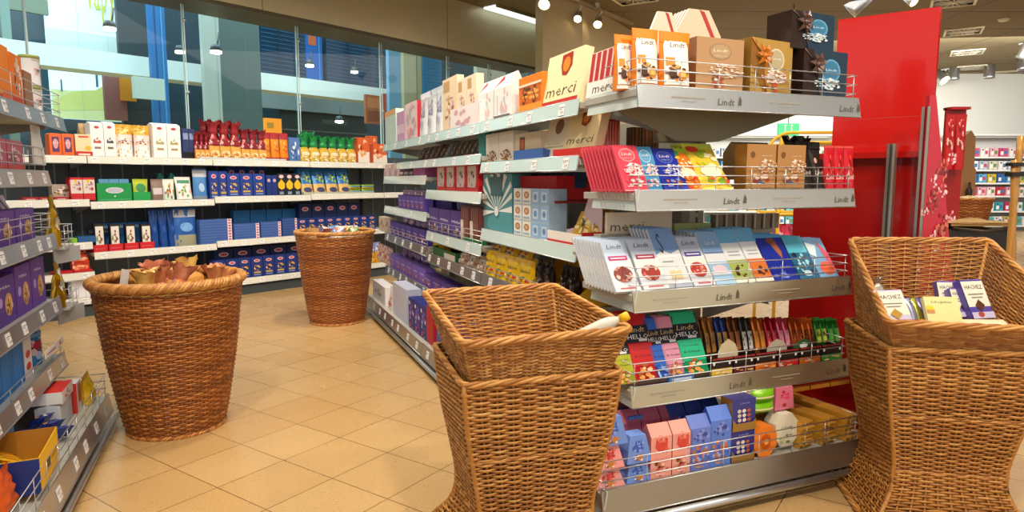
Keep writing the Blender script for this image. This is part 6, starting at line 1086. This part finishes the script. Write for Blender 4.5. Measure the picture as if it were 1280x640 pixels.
pr = k_can(.17, .2, .17, base='#3a88d0', D=[('r', .1, .35, .9, .6, '#8c1c3a'), ('s', .5, .5, .3, .3, 10, ['#a8d0f0', '#c82c4a', '#f0d8e0'], 3), ('r', 0, .7, 1, .78, '#7ab4e8')], lid='#3a88d0')
inst(pr, 'round_tin', LEF.m(3.78-1.5, .06, zL[5]+.001), 'round blue tin with crimson band', q5, 'tin', None)
L_(k_pouch, 'yellow_pouch', 'yellow pouch with brown picture', q5, 'pouch', 2.72, 2.98, zL[5], .14, base='#e8b41c', d=.07, D=[('s', .5, .4, .3, .25, 8, ['#7a3c18', '#f4dc9a'], 4)])
b = MB(); b.box(-.17, .17, -.002, 0, 0, .035, '#f0eef0'); b.decals([('r', .1, .3, .55, .5, '#8a3a7a'), ('d', .8, .5, .04, .3, '#c8283c')], lambda u, v, o: (-.17+.34*u, -.002-o, .035*v)); tag(link('shelf_strip', b.mesh('s'), None, LEF.m(3.72-1.5, -.006, zL[5]+.07, 0, 0)), 'white printed strip in front of the blue tin', '', 'sign')
# bottom
b2 = [('r', .02, .47, .98, .49, '#5a8cc8'), T(.7, .75, .3, '960g', '#2c4c84', .3), T(.75, .6, .2, 'x10', '#2c4c84', .4), T(.3, .3, .4, 'KINDER', '#3c6cb0', .1), T(.3, .12, .3, '- - -', '#3c6cb0', .1)]
L_(k_box, 'shipping_box', 'pale blue cardboard shipping box', q6, 'box', 2.85, 3.44, zL[6], .2, y=.1, base='#7fb2e4', d=.22, D=b2)
L_(k_gable, 'sweet_pack', 'silver white pack', q6, 'pack', 3.5, 3.72, zL[6], .12, y=-.06, base='#c8ccd4', d=.1, n=2, sh=.9)
L_(k_box, 'sweet_pack', 'red topped white pack lying across', q6, 'pack', 3.5, 3.72, zL[6]+.122, .055, y=-.07, base='#e8e6e6', d=.16, top='#cc2420', D=[('s', .5, .5, .3, .3, 6, ['#c83c30'], 3)])
L_(k_box, 'sweet_pack', 'white pack with red gold side', q6, 'pack', 3.73, 3.83, zL[6], .15, y=-.08, base='#e4e2e4', d=.12, side='#c02c20', D=[('r', .3, .3, .9, .9, '#c43c24')])
L_(k_tray, 'dark_tray', 'dark cardboard tray standing at the back', q6, 'tray', 3.5, 3.8, zL[6], .22, y=.2, base='#6a4a40', d=.05, back=.24)
L_(k_box, 'white_box', 'long white box at the far end', q6, 'box', 3.84, 3.99, zL[6]+.0, .14, y=.06, base='#dfe2e4', d=.3, D=[('r', 0, 0, 1, .3, '#a8b4c4')])
L_(k_pouch, 'gold_pouch', 'yellow gold pouch lying at far end', q6, 'pouch', 3.85, 3.98, zL[6], .15, y=-.12, base='#d8b01c', d=.07, st='g', lump=.4, n=2)
b = MB()
pr = k_tray(.34, .13, .26, base='#f4c014', inner='#b07a28', back=.13, D=[('r', .35, .25, .52, .6, '#5a4a1c'), ('r', .6, .35, .9, .5, '#c8980c')])
b = MB(); b.box(-.1745, -.171, .0, .26, 0, .128, '#16307c'); pr.append(('side_panel', b.mesh('sd')))
inst(pr, 'display_carton', LEF.m(1.40, -.15, zL[6]+.03, R(3)), 'open yellow carton with blue side', q6, 'carton', None)
for i in range(6): inst(k_pouch(.05, .12, .02, '#e8b41c', [('r', .1, .3, .9, .7, '#c8780c')], pillow=True), 'candy_bar', LEF.m(1.34+.035*i, -.06+.02*(i % 3), zL[6]+.08, R(50), R(-60)), 'small yellow wrapped bar inside yellow carton', '', 'bar', 'bars in the yellow carton')
for i in range(9): inst(k_pouch(.09, .1, .04, '#20368c', [('s', .5, .5, .4, .4, 8, ['#e8a83c', '#f0ece4', '#c82c3c', '#3a5ac8'], i)], pillow=True, lump=.4), 'candy_pouch', LEF.m(1.62+.045*i, -.06+.06*(i % 3), zL[6]+.03+.012*(i % 3), R(20*i), R(-55)), 'small blue sweet pouch behind the yellow carton', '', 'pouch', 'small blue pouches')
L_(k_pouch, 'orange_pouch', 'orange red pouch in yellow carton', q6, 'pouch', 2.55, 2.72, zL[6]+.04, .13, y=-.1, base='#e0601c', d=.06, lump=.4)
# end racks of the left shelving with gold bags
for k_, (z_, hh) in enumerate(((.955, .27), (.64, .25))):
    T_ = LEF.m(2.62, .0, z_); o = empty('end_rack', T_); b = MB(); b.box(-.1, .1, -.02, .3, -.012, 0, '#b8b8b4'); b.box(-.16, -.09, .25, .3, -.03, 0, '#b8b8b4'); link('shelf_board', b.mesh('b'), o)
    link('wire_guard', wire_guard(-.1, .1, 0, (.03, .07, .11), (0, 1), .3, y=-.02, step=.1), o)
    b = MB(); T2 = Matrix.Rotation(R(-22), 4, 'Z'); b.box(-.11, .1, -.012, -.006, -.085, -.005, '#b4b6b6', T2); link('price_rail', b.mesh('r'), o)
    tag(o, ['upper wire end rack on left shelving', 'lower wire end rack on left shelving'][k_], '', 'rack')
    pr = k_pouch(.08, hh, .06, '#d8a820', [('s', .5, .5, .4, .3, 12, ['#f0d070', '#7a5a10', '#e8e4dc'], k_), ('r', .1, .42, .9, .56, '#a8a8a0')], st='foil', lump=.4)
    for i in range(2): inst(pr, 'gold_pouch', LEF.m(2.545+.085*i, -.0+.02*i, z_+.001, R(12*i)), 'crinkled gold chocolate figure pouch', ['on the upper end rack', 'on the lower end rack'][k_], 'pouch', ['gold pouches on upper end rack', 'gold pouches on lower end rack'][k_])
#==CONTENTS==
cx, cy = -1.79, 3.43
LM = mat_lumps('wrapped_sweets', ['#c8743c', '#a84c28', '#e0a05a', '#d88c8c', '#8c3c20'], 42)
for i, (dx, dy, kc) in enumerate([(-.1, -.1, 0), (.02, -.15, 1), (.12, -.08, 2), (-.16, .0, 1), (.19, .04, 0), (-.05, .03, 2), (.07, .07, 0), (-.1, .15, 0), (.03, .18, 1), (.14, .17, 0), (-.02, -.06, 0)]):
    c = ['#c06a38', '#cf9040', '#b85c50'][kc]
    pr = k_twist(.14, .175, .09, LM if kc != 1 else c, [('s', .5, .5, .4, .4, 12, ['#e8c070', '#a8482c', '#e8b8b0'], i)], tie=None, top=['#dc9464', '#e0b060', '#cc7c5c'][kc], neck=.6, pin=.62, flare=.95)
    inst(pr, 'candy_bag', Matrix.Translation((cx+dx, cy+dy-.04, .668+.012*(i % 3))) @ Matrix.Rotation(i*1.3, 4, 'Z') @ Matrix.Rotation(R(22*(i % 3)-22), 4, 'X'), ['amber', 'golden', 'rusty'][kc]+' cellophane sweet bag', 'in the left round basket', 'bag', 'cellophane bags in left round basket')
b = MB(); b.lathe([(.28, 0), (.29, .02), (.02, .04)], LM, 24); o = link('loose_sweets', b.mesh('l'), None, Matrix.Translation((cx, cy, .655))); o['kind'] = 'stuff'; tag(o, 'loose sweets filling the left round basket', '', 'sweets')
b = MB(); b.box(-.02, .02, -.002, 0, 0, .075, '#e9e6e0'); tag(link('paper_tag', b.mesh('t'), None, Matrix.Translation((cx-.12, cy-.2, .79)) @ Matrix.Rotation(.2, 4, 'Y')), 'white paper tag standing in the left round basket', '', 'tag')
cx, cy = -1.62, 6.06
LM2 = mat_lumps('mixed_wraps', ['#c8b8a8', '#8c9cb8', '#e8dcc8', '#b88c6c', '#d8c0b8'], 30)
b = MB(); b.lathe([(.27, 0), (.28, .02), (.02, .05)], LM2, 24); o = link('loose_sweets', b.mesh('l'), None, Matrix.Translation((cx, cy, .77))); o['kind'] = 'stuff'; tag(o, 'loose sweets filling the far round basket', '', 'sweets')
for i in range(12):
    a_ = i*2.4; r_ = .06+.16*((i*7) % 10)/10; c, cn = [('#e0c8b8', 'cream'), ('#a85c50', 'brown red'), ('#d8d0e0', 'pale lilac'), ('#6a8cc8', 'blue'), ('#e8b878', 'amber'), ('#8aa06a', 'olive')][i % 6]
    inst(k_pouch(.12, .13, .05, c, [('s', .5, .5, .35, .3, 8, ['#f2ece4', '#a88a70', '#c86a50'], i)], pillow=True, lump=.4), 'candy_pouch', Matrix.Translation((cx+r_*math.cos(a_), cy+r_*math.sin(a_), .81)) @ Matrix.Rotation(a_, 4, 'Z') @ Matrix.Rotation(R(-50), 4, 'X'), cn+' sweet pouch', 'in the far round basket', 'pouch', 'pouches in far round basket')
pr = k_bottle(.055, .19, .05)
m = Matrix.Translation((.215, 2.155, .775)) @ Matrix.Rotation(R(-12), 4, 'Z') @ Matrix.Rotation(R(62), 4, 'Y'); inst(pr, 'bottle', m, 'clear bottle with yellow cap lying in the centre tray', '', 'bottle', None)
HZ = lambda col: [('r', .0, .3, 1, .95, '#ece6d4'), T(.5, .8, .8, 'HACHEZ', '#1c1c28', .75), ('r', .15, .6, .85, .63, '#8a8478'), ('r', .25, .52, .75, .545, '#8a8478'), ('p', [(.5, .48), (.72, .33), (.5, .18), (.28, .33)], col), ('r', 0, 0, 1, .16, '#c8c0e0')]
def tray_item(kind, name, desc, u0, u1, vt, vb, Y, d, lean, rz=0, **kw):
    xa = WLD.px(u0, (vt+vb)/2, Y)[0]; xb = WLD.px(u1, (vt+vb)/2, Y)[0]; zb_ = WLD.px((u0+u1)/2, vb, Y)[1]; zt_ = WLD.px((u0+u1)/2, vt, Y)[1]
    c_ = math.cos(lean); h_ = (zt_-zb_)/(c_+math.sin(lean)*.32)
    return inst(kind(xb-xa, h_, d, **kw), name, WLD.m((xa+xb)/2, Y, zb_, rz, -lean), desc, 'in the right wicker tray', 'bar', None)
tray_item(k_bar, 'chocolate_bar', 'cream and lilac bar with gold diamond', 1108, 1148, 358, 408, 2.42, .014, R(34), R(10), base='#cfc8e4', D=HZ('#b8903c'))
tray_item(k_bar, 'chocolate_bar', 'pale yellow square packet', 1164, 1206, 368, 407, 2.40, .02, R(30), R(-3), base='#dfe0a0', side='#b8b470', D=[T(.5, .8, .6, 'Schogetten', '#5c5c38', .8), ('d', .12, .58, .12, .1, '#f0c81c'), ('r', .02, .42, .25, .54, '#c88a50'), ('r', .1, .08, .9, .1, '#b8b478')])
tray_item(k_bar, 'chocolate_bar', 'cream bar with violet edge', 1180, 1206, 348, 392, 2.56, .03, R(25), R(-4), base='#6a5cb0', D=HZ('#6a4a30'))
tray_item(k_bar, 'chocolate_bar', 'cream bar with dark diamond, half hidden', 1198, 1222, 357, 396, 2.52, .03, R(28), R(6), base='#7a6cb8', D=HZ('#3a2418'))
tray_item(k_bar, 'chocolate_bar', 'tall violet bar with brown diamond', 1216, 1250, 345, 398, 2.50, .035, R(28), R(14), base='#5a4ca4', side='#3c3484', D=HZ('#5a3420')+[('d', .4, .1, .14, .07, '#a84a40')])
for i, (u, Y_, c, cn) in enumerate(((1150, 2.44, '#b8b8e0', 'lilac'), (1157, 2.46, '#c8c85a', 'lime'), (1163, 2.47, '#8a7ac0', 'violet'))):
    tray_item(k_stick, 'chocolate_stick', cn+' wrapped stick among the bars', u-5, u+5, 368, 406, Y_, .02, R(30), R(14), base=c)
for i, (u0, u1, Y_) in enumerate(((1126, 1160, 2.38), (1160, 1206, 2.38), (1206, 1266, 2.40))):
    tray_item(k_bar, 'chocolate_bar', ['rusty brown', 'orange', 'cream'][i]+' bar lying flat at the front', u0, u1, 397, 410, Y_, .05, R(70), R(-2), base=['#b8603c', '#d88a3c', '#e8d8b0'][i], D=[('r', .1, .2, .9, .6, '#f0e0c8')])
tray_item(k_twist, 'candy_bag', 'small silver twisted sweet wrapper', 1094, 1108, 346, 372, 2.6, .03, R(10), base='#c8bca8', st='foil')
#==BACKGROUND==
YF = 17.1
for k_, (xa, xb, nm_) in enumerate(((4.9, 8.2, 'white shelving unit far behind the end display'), (8.2, 11.6, 'white shelving unit at the far wall, left part'), (11.6, 15.0, 'white shelving unit at the far wall, right part'))):
    o = empty('shelving_unit', Matrix.Translation((xa, YF, 0)))
    b = MB(); b.box(0, xb-xa, .5, .54, .1, 2.4, '#d8dbd8'); link('back_panel', b.mesh('b'), o); b = MB(); b.box(0, xb-xa, .02, .5, 0, .12, '#5a5f60'); link('plinth', b.mesh('b'), o)
    b = MB(); b.box(0, .04, 0, .5, 0, 2.4, '#e8e9e6'); link('side_panel', b.mesh('b'), o)
    for z_ in (.14, .51, .9, 1.23, 1.56, 1.89, 2.46):
        b = MB(); b.box(.04, xb-xa, 0, .48, z_-.04, z_, '#f0f1ee'); link('shelf_board', b.mesh('b'), o)
    tag(o, nm_, '', 'shelving')
FC = [[('#3f9aa0', 'teal'), ('#e8e4e0', 'white'), ('#58b0b8', 'turquoise')], [('#e8e6e0', 'white'), ('#c8b070', 'tan'), ('#48b0b8', 'turquoise')], [('#2fa0a8', 'teal'), ('#c8306a', 'magenta'), ('#e8eaf0', 'white')], [('#c83040', 'red'), ('#e8a8b8', 'pink'), ('#f0d8dc', 'pale pink')], [('#2c6ab8', 'blue'), ('#58a8d8', 'light blue'), ('#d8c040', 'yellow')], [('#e8e8ea', 'white'), ('#b8c4d8', 'grey blue'), ('#d8d8c0', 'cream')], [('#d84a80', 'pink'), ('#f0e8e4', 'white'), ('#e8b0c0', 'rose')]]
PR_ = {}
for zi, z_ in enumerate((.14, .51, .9, 1.23, 1.56, 1.89)):
    for i in range(40):
        X = 5.2+i*.245
        if 8.6 < X < 11.7 or abs(X-8.2) < .14 or abs(X-11.6) < .14: continue
        c, cn = FC[(zi+(1 if i > 12 else 0)) % 7][(i*7+zi*3) % 3]
        if (c, 1) not in PR_: PR_[(c, 1)] = k_box(.2, .22, .2, base=c, D=[('r', .1, .2, .45, .6, '#f4f4f2'), ('r', .55, .3, .9, .7, '#c84a70' if len(PR_) % 3 == 0 else '#3a7ab0' if len(PR_) % 3 == 1 else '#6a8a50'), ('r', .48, 0, .52, 1, '#6a6a70'), ('d', .25, .8, .1, .1, '#3a3a44')], bev=.01)
        inst(PR_[(c, 1)], 'far_pack', Matrix.Translation((X, YF+.03, z_+.001)), cn+' pack', 'on '+['lowest', 'second', 'third', 'fourth', 'fifth', 'top'][zi]+' far wall shelf', 'pack', 'packs on the far wall shelving')
# exit sign and yellow racks seen through the end display
X, z_ = WLD.px(986, 162, 11.0); b = MB(); b.box(-.17, .17, 0, .05, -.1, .1, ('#3fb070', 'e')); b.decals([('r', .3, .2, .36, .7, '#eafaf0'), ('d', .33, .82, .05, .09, '#eafaf0'), ('r', .6, .2, .66, .7, '#eafaf0'), ('d', .63, .82, .05, .09, '#eafaf0')], lambda u, v, o: (-.17+.34*u, -o, -.1+.2*v), .001)
b.tube([(0, .03, .1), (0, .03, CEIL-z_)], .01, STEEL, 5); tag(link('exit_sign', b.mesh('e'), None, Matrix.Translation((X, 11.0, z_))), 'small green hanging sign seen above the gold boxes', '', 'sign')
YR = 5.0
o = empty('wire_rack', Matrix.Translation((0, YR, 0))); YE = M('#e0b020', 'g')
xa = WLD.px(972, 280, YR)[0]; xb = WLD.px(1040, 280, YR)[0]; b = MB()
for x in (xa, xb+.12): b.tube([(x, 0, 0), (x, 0, 1.62)], .013, YE, 8); b.tube([(x, .4, 0), (x, .4, 1.5)], .013, YE, 8)
link('frame', b.mesh('f'), o)
for v_ in (178, 268, 330):
    z_ = WLD.px(1000, v_, YR)[1]; b = MB(); b.tube([(xa, 0, z_), (xb+.12, 0, z_)], .012, YE, 8); b.tube([(xa, .4, z_), (xb+.12, .4, z_)], .012, YE, 8); b.box(xa, xb+.12, .0, .4, z_-.012, z_-.008, '#c8b070'); link('shelf_board', b.mesh('f'), o)
b = MB(); b.tube([(xa+.08+.2*math.cos(t), 0, 1.45+.2*math.sin(t)) for t in np.linspace(PI, PI/2, 8)]+[(xb+.12, 0, 1.65)], .012, YE, 8); link('arch', b.mesh('a'), o)
tag(o, 'yellow tube rack seen through the end display', '', 'rack')
z_ = WLD.px(1000, 330, YR)[1]
for i, (u, c, cn) in enumerate(((980, '#c8203c', 'crimson'), (991, '#d83a60', 'pink'), (1003, '#b8b0c0', 'grey'), (1019, '#c8c0d4', 'lilac grey'), (1032, '#d89aa8', 'rose'))):
    inst(k_pouch(.1, .3, .06, c, [('d', .5, .7, .3, .12, '#ece6ee'), ('d', .5, .7, .12, .05, '#6a5a7a'), ('d', .5, .35, .3, .12, '#ece6ee'), ('d', .5, .35, .12, .05, '#6a5a7a')] if i > 1 else [('s', .5, .5, .3, .4, 12, ['#f0b0b8', '#8c1028'], i)], lump=.3), 'rack_pouch', Matrix.Translation((WLD.px(u, 290, YR)[0], YR+.06, z_+.0)), cn+' pouch', 'on the yellow rack', 'pouch', None)
# covered crate, small basket, card bottle stand and bamboo poles on the right
X0, Y0 = gnd(1228, 283, .95); b = MB(); T_ = Matrix.Translation((X0, Y0+.2, 0)) @ Matrix.Rotation(R(-8), 4, 'Z')
o = empty('covered_crate', T_); b = MB(); b.box(-.21, .2, -.24, .24, 0, .93, '#231f1c', bev=.01); link('crate', b.mesh('c'), o)
b = MB(); P = []; n = 12
for j in range(n+1):
    for i in range(n+1):
        x = -.23+.46*i/n; y = -.27+.52*j/n; e_ = max(abs(2*i/n-1), abs(2*j/n-1)); P.append((x, y, .985+.02*noise.noise(Vector((x*9, y*9, 1)))-.03*max(0, e_-.8)*5*.3))
b.add(P, [(j*(n+1)+i, j*(n+1)+i+1, (j+1)*(n+1)+i+1, (j+1)*(n+1)+i) for j in range(n) for i in range(n)], ('#c8a268', 'r'), True)
b.box(-.22, .21, -.26, -.25, .955, .985, ('#a07c48', 'r')); link('paper_cover', b.mesh('p'), o)
b = MB(); b.tube([(-.2, -.25, .94), (.0, -.3, .92), (.2, -.26, .945)], .012, '#3a3028', 6); link('bag_edge', b.mesh('e'), o); tag(o, 'black crate covered with crumpled brown paper', '', 'crate')
Yb = 5.6; Xb = (1213-640)/FPX*Yb; T_ = Matrix.Translation((Xb, Yb, 0)); o = empty('display_table', T_); b = MB(); b.box(-.24, .24, -.2, .2, .93, .96, '#8a6a44'); link('table_top', b.mesh('t'), o)
for sx in (-1, 1):
    for sy in (-1, 1): b = MB(); b.box(sx*.2-.02, sx*.2+.02, sy*.16-.02, sy*.16+.02, 0, .93, '#6a4e30'); link('leg', b.mesh('l'), o)
tag(o, 'brown table beyond the crimson board', '', 'table')
def RS_(t, s): s = np.atleast_1d(s)*2*PI; r_ = .13+.03*t; return np.stack([r_*1.05*np.cos(s), r_*np.sin(s), np.full_like(s, .18*t)], 1)
o = empty('small_basket', Matrix.Translation((Xb-.02, Yb, .965))); link('woven_side', weave_mesh(RS_, 16, 24, .0055, .004, mat=WICKC, seed=8), o); link('rim', twist_mesh([RS_(1, np.array([i/60]))[0] for i in range(60)], .005, .006, 12, 3, WICKC), o); tag(o, 'small wicker basket of gold sweets on the table', '', 'basket')
b = MB(); b.lathe([(.135, 0), (.14, .02), (.02, .05)], mat_lumps('gold_sweets', ['#d8b050', '#f0dca0', '#a87c28', '#e8e0d0'], 50), 16); o = link('loose_sweets', b.mesh('l'), None, Matrix.Translation((Xb-.02, Yb, 1.12))); o['kind'] = 'stuff'; tag(o, 'gold wrapped sweets in the small basket', '', 'sweets')
Yc = 6.3; Xc = (1206-640)/FPX*Yc; b = MB(); b.prism([(-.07, 0), (.075, 0), (.075, .28), (.05, .33), (.045, .6), (.0, .66), (-.05, .62), (-.05, .33), (-.07, .28)], 0, .1, '#b8824c', '#94643a'); b.prism([(-.07, -1.1), (.075, -1.1), (.075, 0), (-.07, 0)], 0, .1, '#8a6238'); b.lathe([(.025, .02), (.027, .1), (.01, .14), (.01, .18)], '#3a2c1c', 10, Matrix.Translation((.0, -.03, 0))); tag(link('bottle_stand', b.mesh('b'), None, Matrix.Translation((Xc, Yc, 1.1))), 'brown cardboard stand holding a dark bottle', '', 'stand')
Yp = 3.9; o = empty('bamboo_easel', Matrix.Translation((0, Yp, 0)))
for (ua, va, ub, vb_) in ((1276, 170, 1262, 300), (1268, 200, 1270, 300)):
    p1 = WLD.px(ua, va, 0+Yp); p2 = WLD.px(ub, vb_, Yp); dz = (p1[0]-p2[0])/(p1[1]-p2[1]); xg = p2[0]-dz*p2[1]*.4
    b = MB(); n = 14; b.tube([(xg+(p1[0]-xg)*t/n, 0, p1[1]*t/n) for t in range(n+1)], [.016+.003*(t % 2) for t in range(n+1)], M('#b8863c', 'g'), 8); link('pole', b.mesh('p'), o)
b = MB(); b.box(WLD.px(1262, 200, Yp)[0], WLD.px(1280, 200, Yp)[0], -.03, .03, 1.38, 1.4, '#1c1814'); b.box(WLD.px(1262, 200, Yp)[0], WLD.px(1278, 200, Yp)[0], -.03, .03, 1.32, 1.345, '#1c1814'); link('strap', b.mesh('s'), o); tag(o, 'bamboo pole easel with black straps at right edge', '', 'easel')
# ================================================================== light
def area(x, y, z, sx, sy, e, col, tgt=None):
    l = bpy.data.lights.new('ceiling_or_fill_light', 'AREA'); l.shape = 'RECTANGLE'; l.size = sx; l.size_y = sy; l.energy = e; l.color = col
    o = bpy.data.objects.new('ceiling_or_fill_light', l); COL.objects.link(o); o.location = (x, y, z)
    if tgt: o.rotation_euler = (Vector(tgt)-Vector((x, y, z))).to_track_quat('-Z', 'Y').to_euler()
    return o
warm = (1, .87, .68); neu = (1, .95, .88)
def spot(x, y, z, e, col, tgt, ang=100, r=.12):
    l = bpy.data.lights.new('ceiling_or_fill_light', 'SPOT'); l.energy = e; l.color = col; l.spot_size = R(ang); l.spot_blend = .8; l.shadow_soft_size = r
    o = bpy.data.objects.new('ceiling_or_fill_light', l); COL.objects.link(o); o.location = (x, y, z); o.rotation_euler = (Vector(tgt)-Vector((x, y, z))).to_track_quat('-Z', 'Y').to_euler()
for x, y, e, tx, ty in [(-1.2, 1.2, 90, -2.2, 3.2), (.6, .4, 120, 1.0, 2.8), (2.4, .8, 90, 1.9, 3.0), (-.9, 3.6, 110, .2, 4.2), (-1.0, 5.4, 110, -2.6, 7.6), (-2.4, 5.0, 90, -3.6, 7.0), (.2, 6.6, 80, -1.2, 8.8), (3.6, 3.2, 90, 2.3, 4.2), (5, 8, 150, 6, 11), (9, 11, 200, 9, 15.5), (3.5, 11, 150, 5, 15.5), (2.2, 7.5, 90, 2.2, 9.5)]:
    spot(x, y, CEIL-.25, e*1.9, warm, (tx, ty, .6))
area(-.5, 3.5, CEIL-.2, 5, 5, 90, neu, (-.5, 3.5, 0))
area(5.5, 9, CEIL-.2, 6, 6, 150, neu, (5.5, 9, 0))
area(9, 13.5, CEIL-.1, 8, 2, 420, (1, .98, .95), (9.5, 17.8, 2))  # added fill to brighten the white far wall, no fitting there
c = BCK.w(0, 5, 6.9); area(c.x, c.y, 6.9, 10, 6, 850, (.74, .95, 1), (c.x, c.y, 0))
wd = bpy.data.worlds.new('w'); SC.world = wd; wd.use_nodes = True; bg = wd.node_tree.nodes['Background']; bg.inputs[0].default_value = (1, .97, .93, 1); bg.inputs[1].default_value = .75
# ================================================================== labels
ORD = ['', 'first', 'second', 'third', 'fourth', 'fifth', 'sixth', 'seventh', 'eighth', 'ninth', 'tenth', 'eleventh', 'twelfth', 'thirteenth', 'fourteenth', 'fifteenth', 'sixteenth', 'seventeenth', 'eighteenth', 'nineteenth', 'twentieth']
bpy.context.view_layer.update()
G = {}
for o, d, pl in REG: G.setdefault((d, pl), []).append(o)
for (d, pl), os_ in G.items():
    os_.sort(key=lambda o: proj(o.matrix_world.translation)[0])
    dp = (d+' '+pl).strip()
    for i, o in enumerate(os_):
        if len(os_) == 1: t = (d+' '+pl).strip()
        elif i == 0: t = f'{dp}, leftmost'
        elif i == len(os_)-1: t = f'{dp}, rightmost'
        else: t = f'{dp}, {ORD[min(i+1, 20)]} from left'
        w = t.split()
        if len(w) > 16: print('LONG LABEL', len(w), t)
        if len(w) < 4: print('SHORT', t)
        o['label'] = t
# ================================================================== camera
cd = bpy.data.cameras.new('camera'); cam = bpy.data.objects.new('camera', cd); COL.objects.link(cam)
cd.sensor_width = 36; cd.lens = FPX/1280*36; cd.clip_start = .02; cam.location = (0, 0, H); cam.rotation_euler = (PI/2-TH, 0, 0); SC.camera = cam
SC.view_settings.view_transform = 'Standard'; SC.view_settings.look = 'None'; SC.view_settings.gamma = 1; SC.view_settings.use_curve_mapping = False; SC.view_settings.exposure = .3
SC.cycles.use_denoising = True; SC.cycles.max_bounces = 8; SC.cycles.sample_clamp_indirect = 6; SC.cycles.transparent_max_bounces = 12
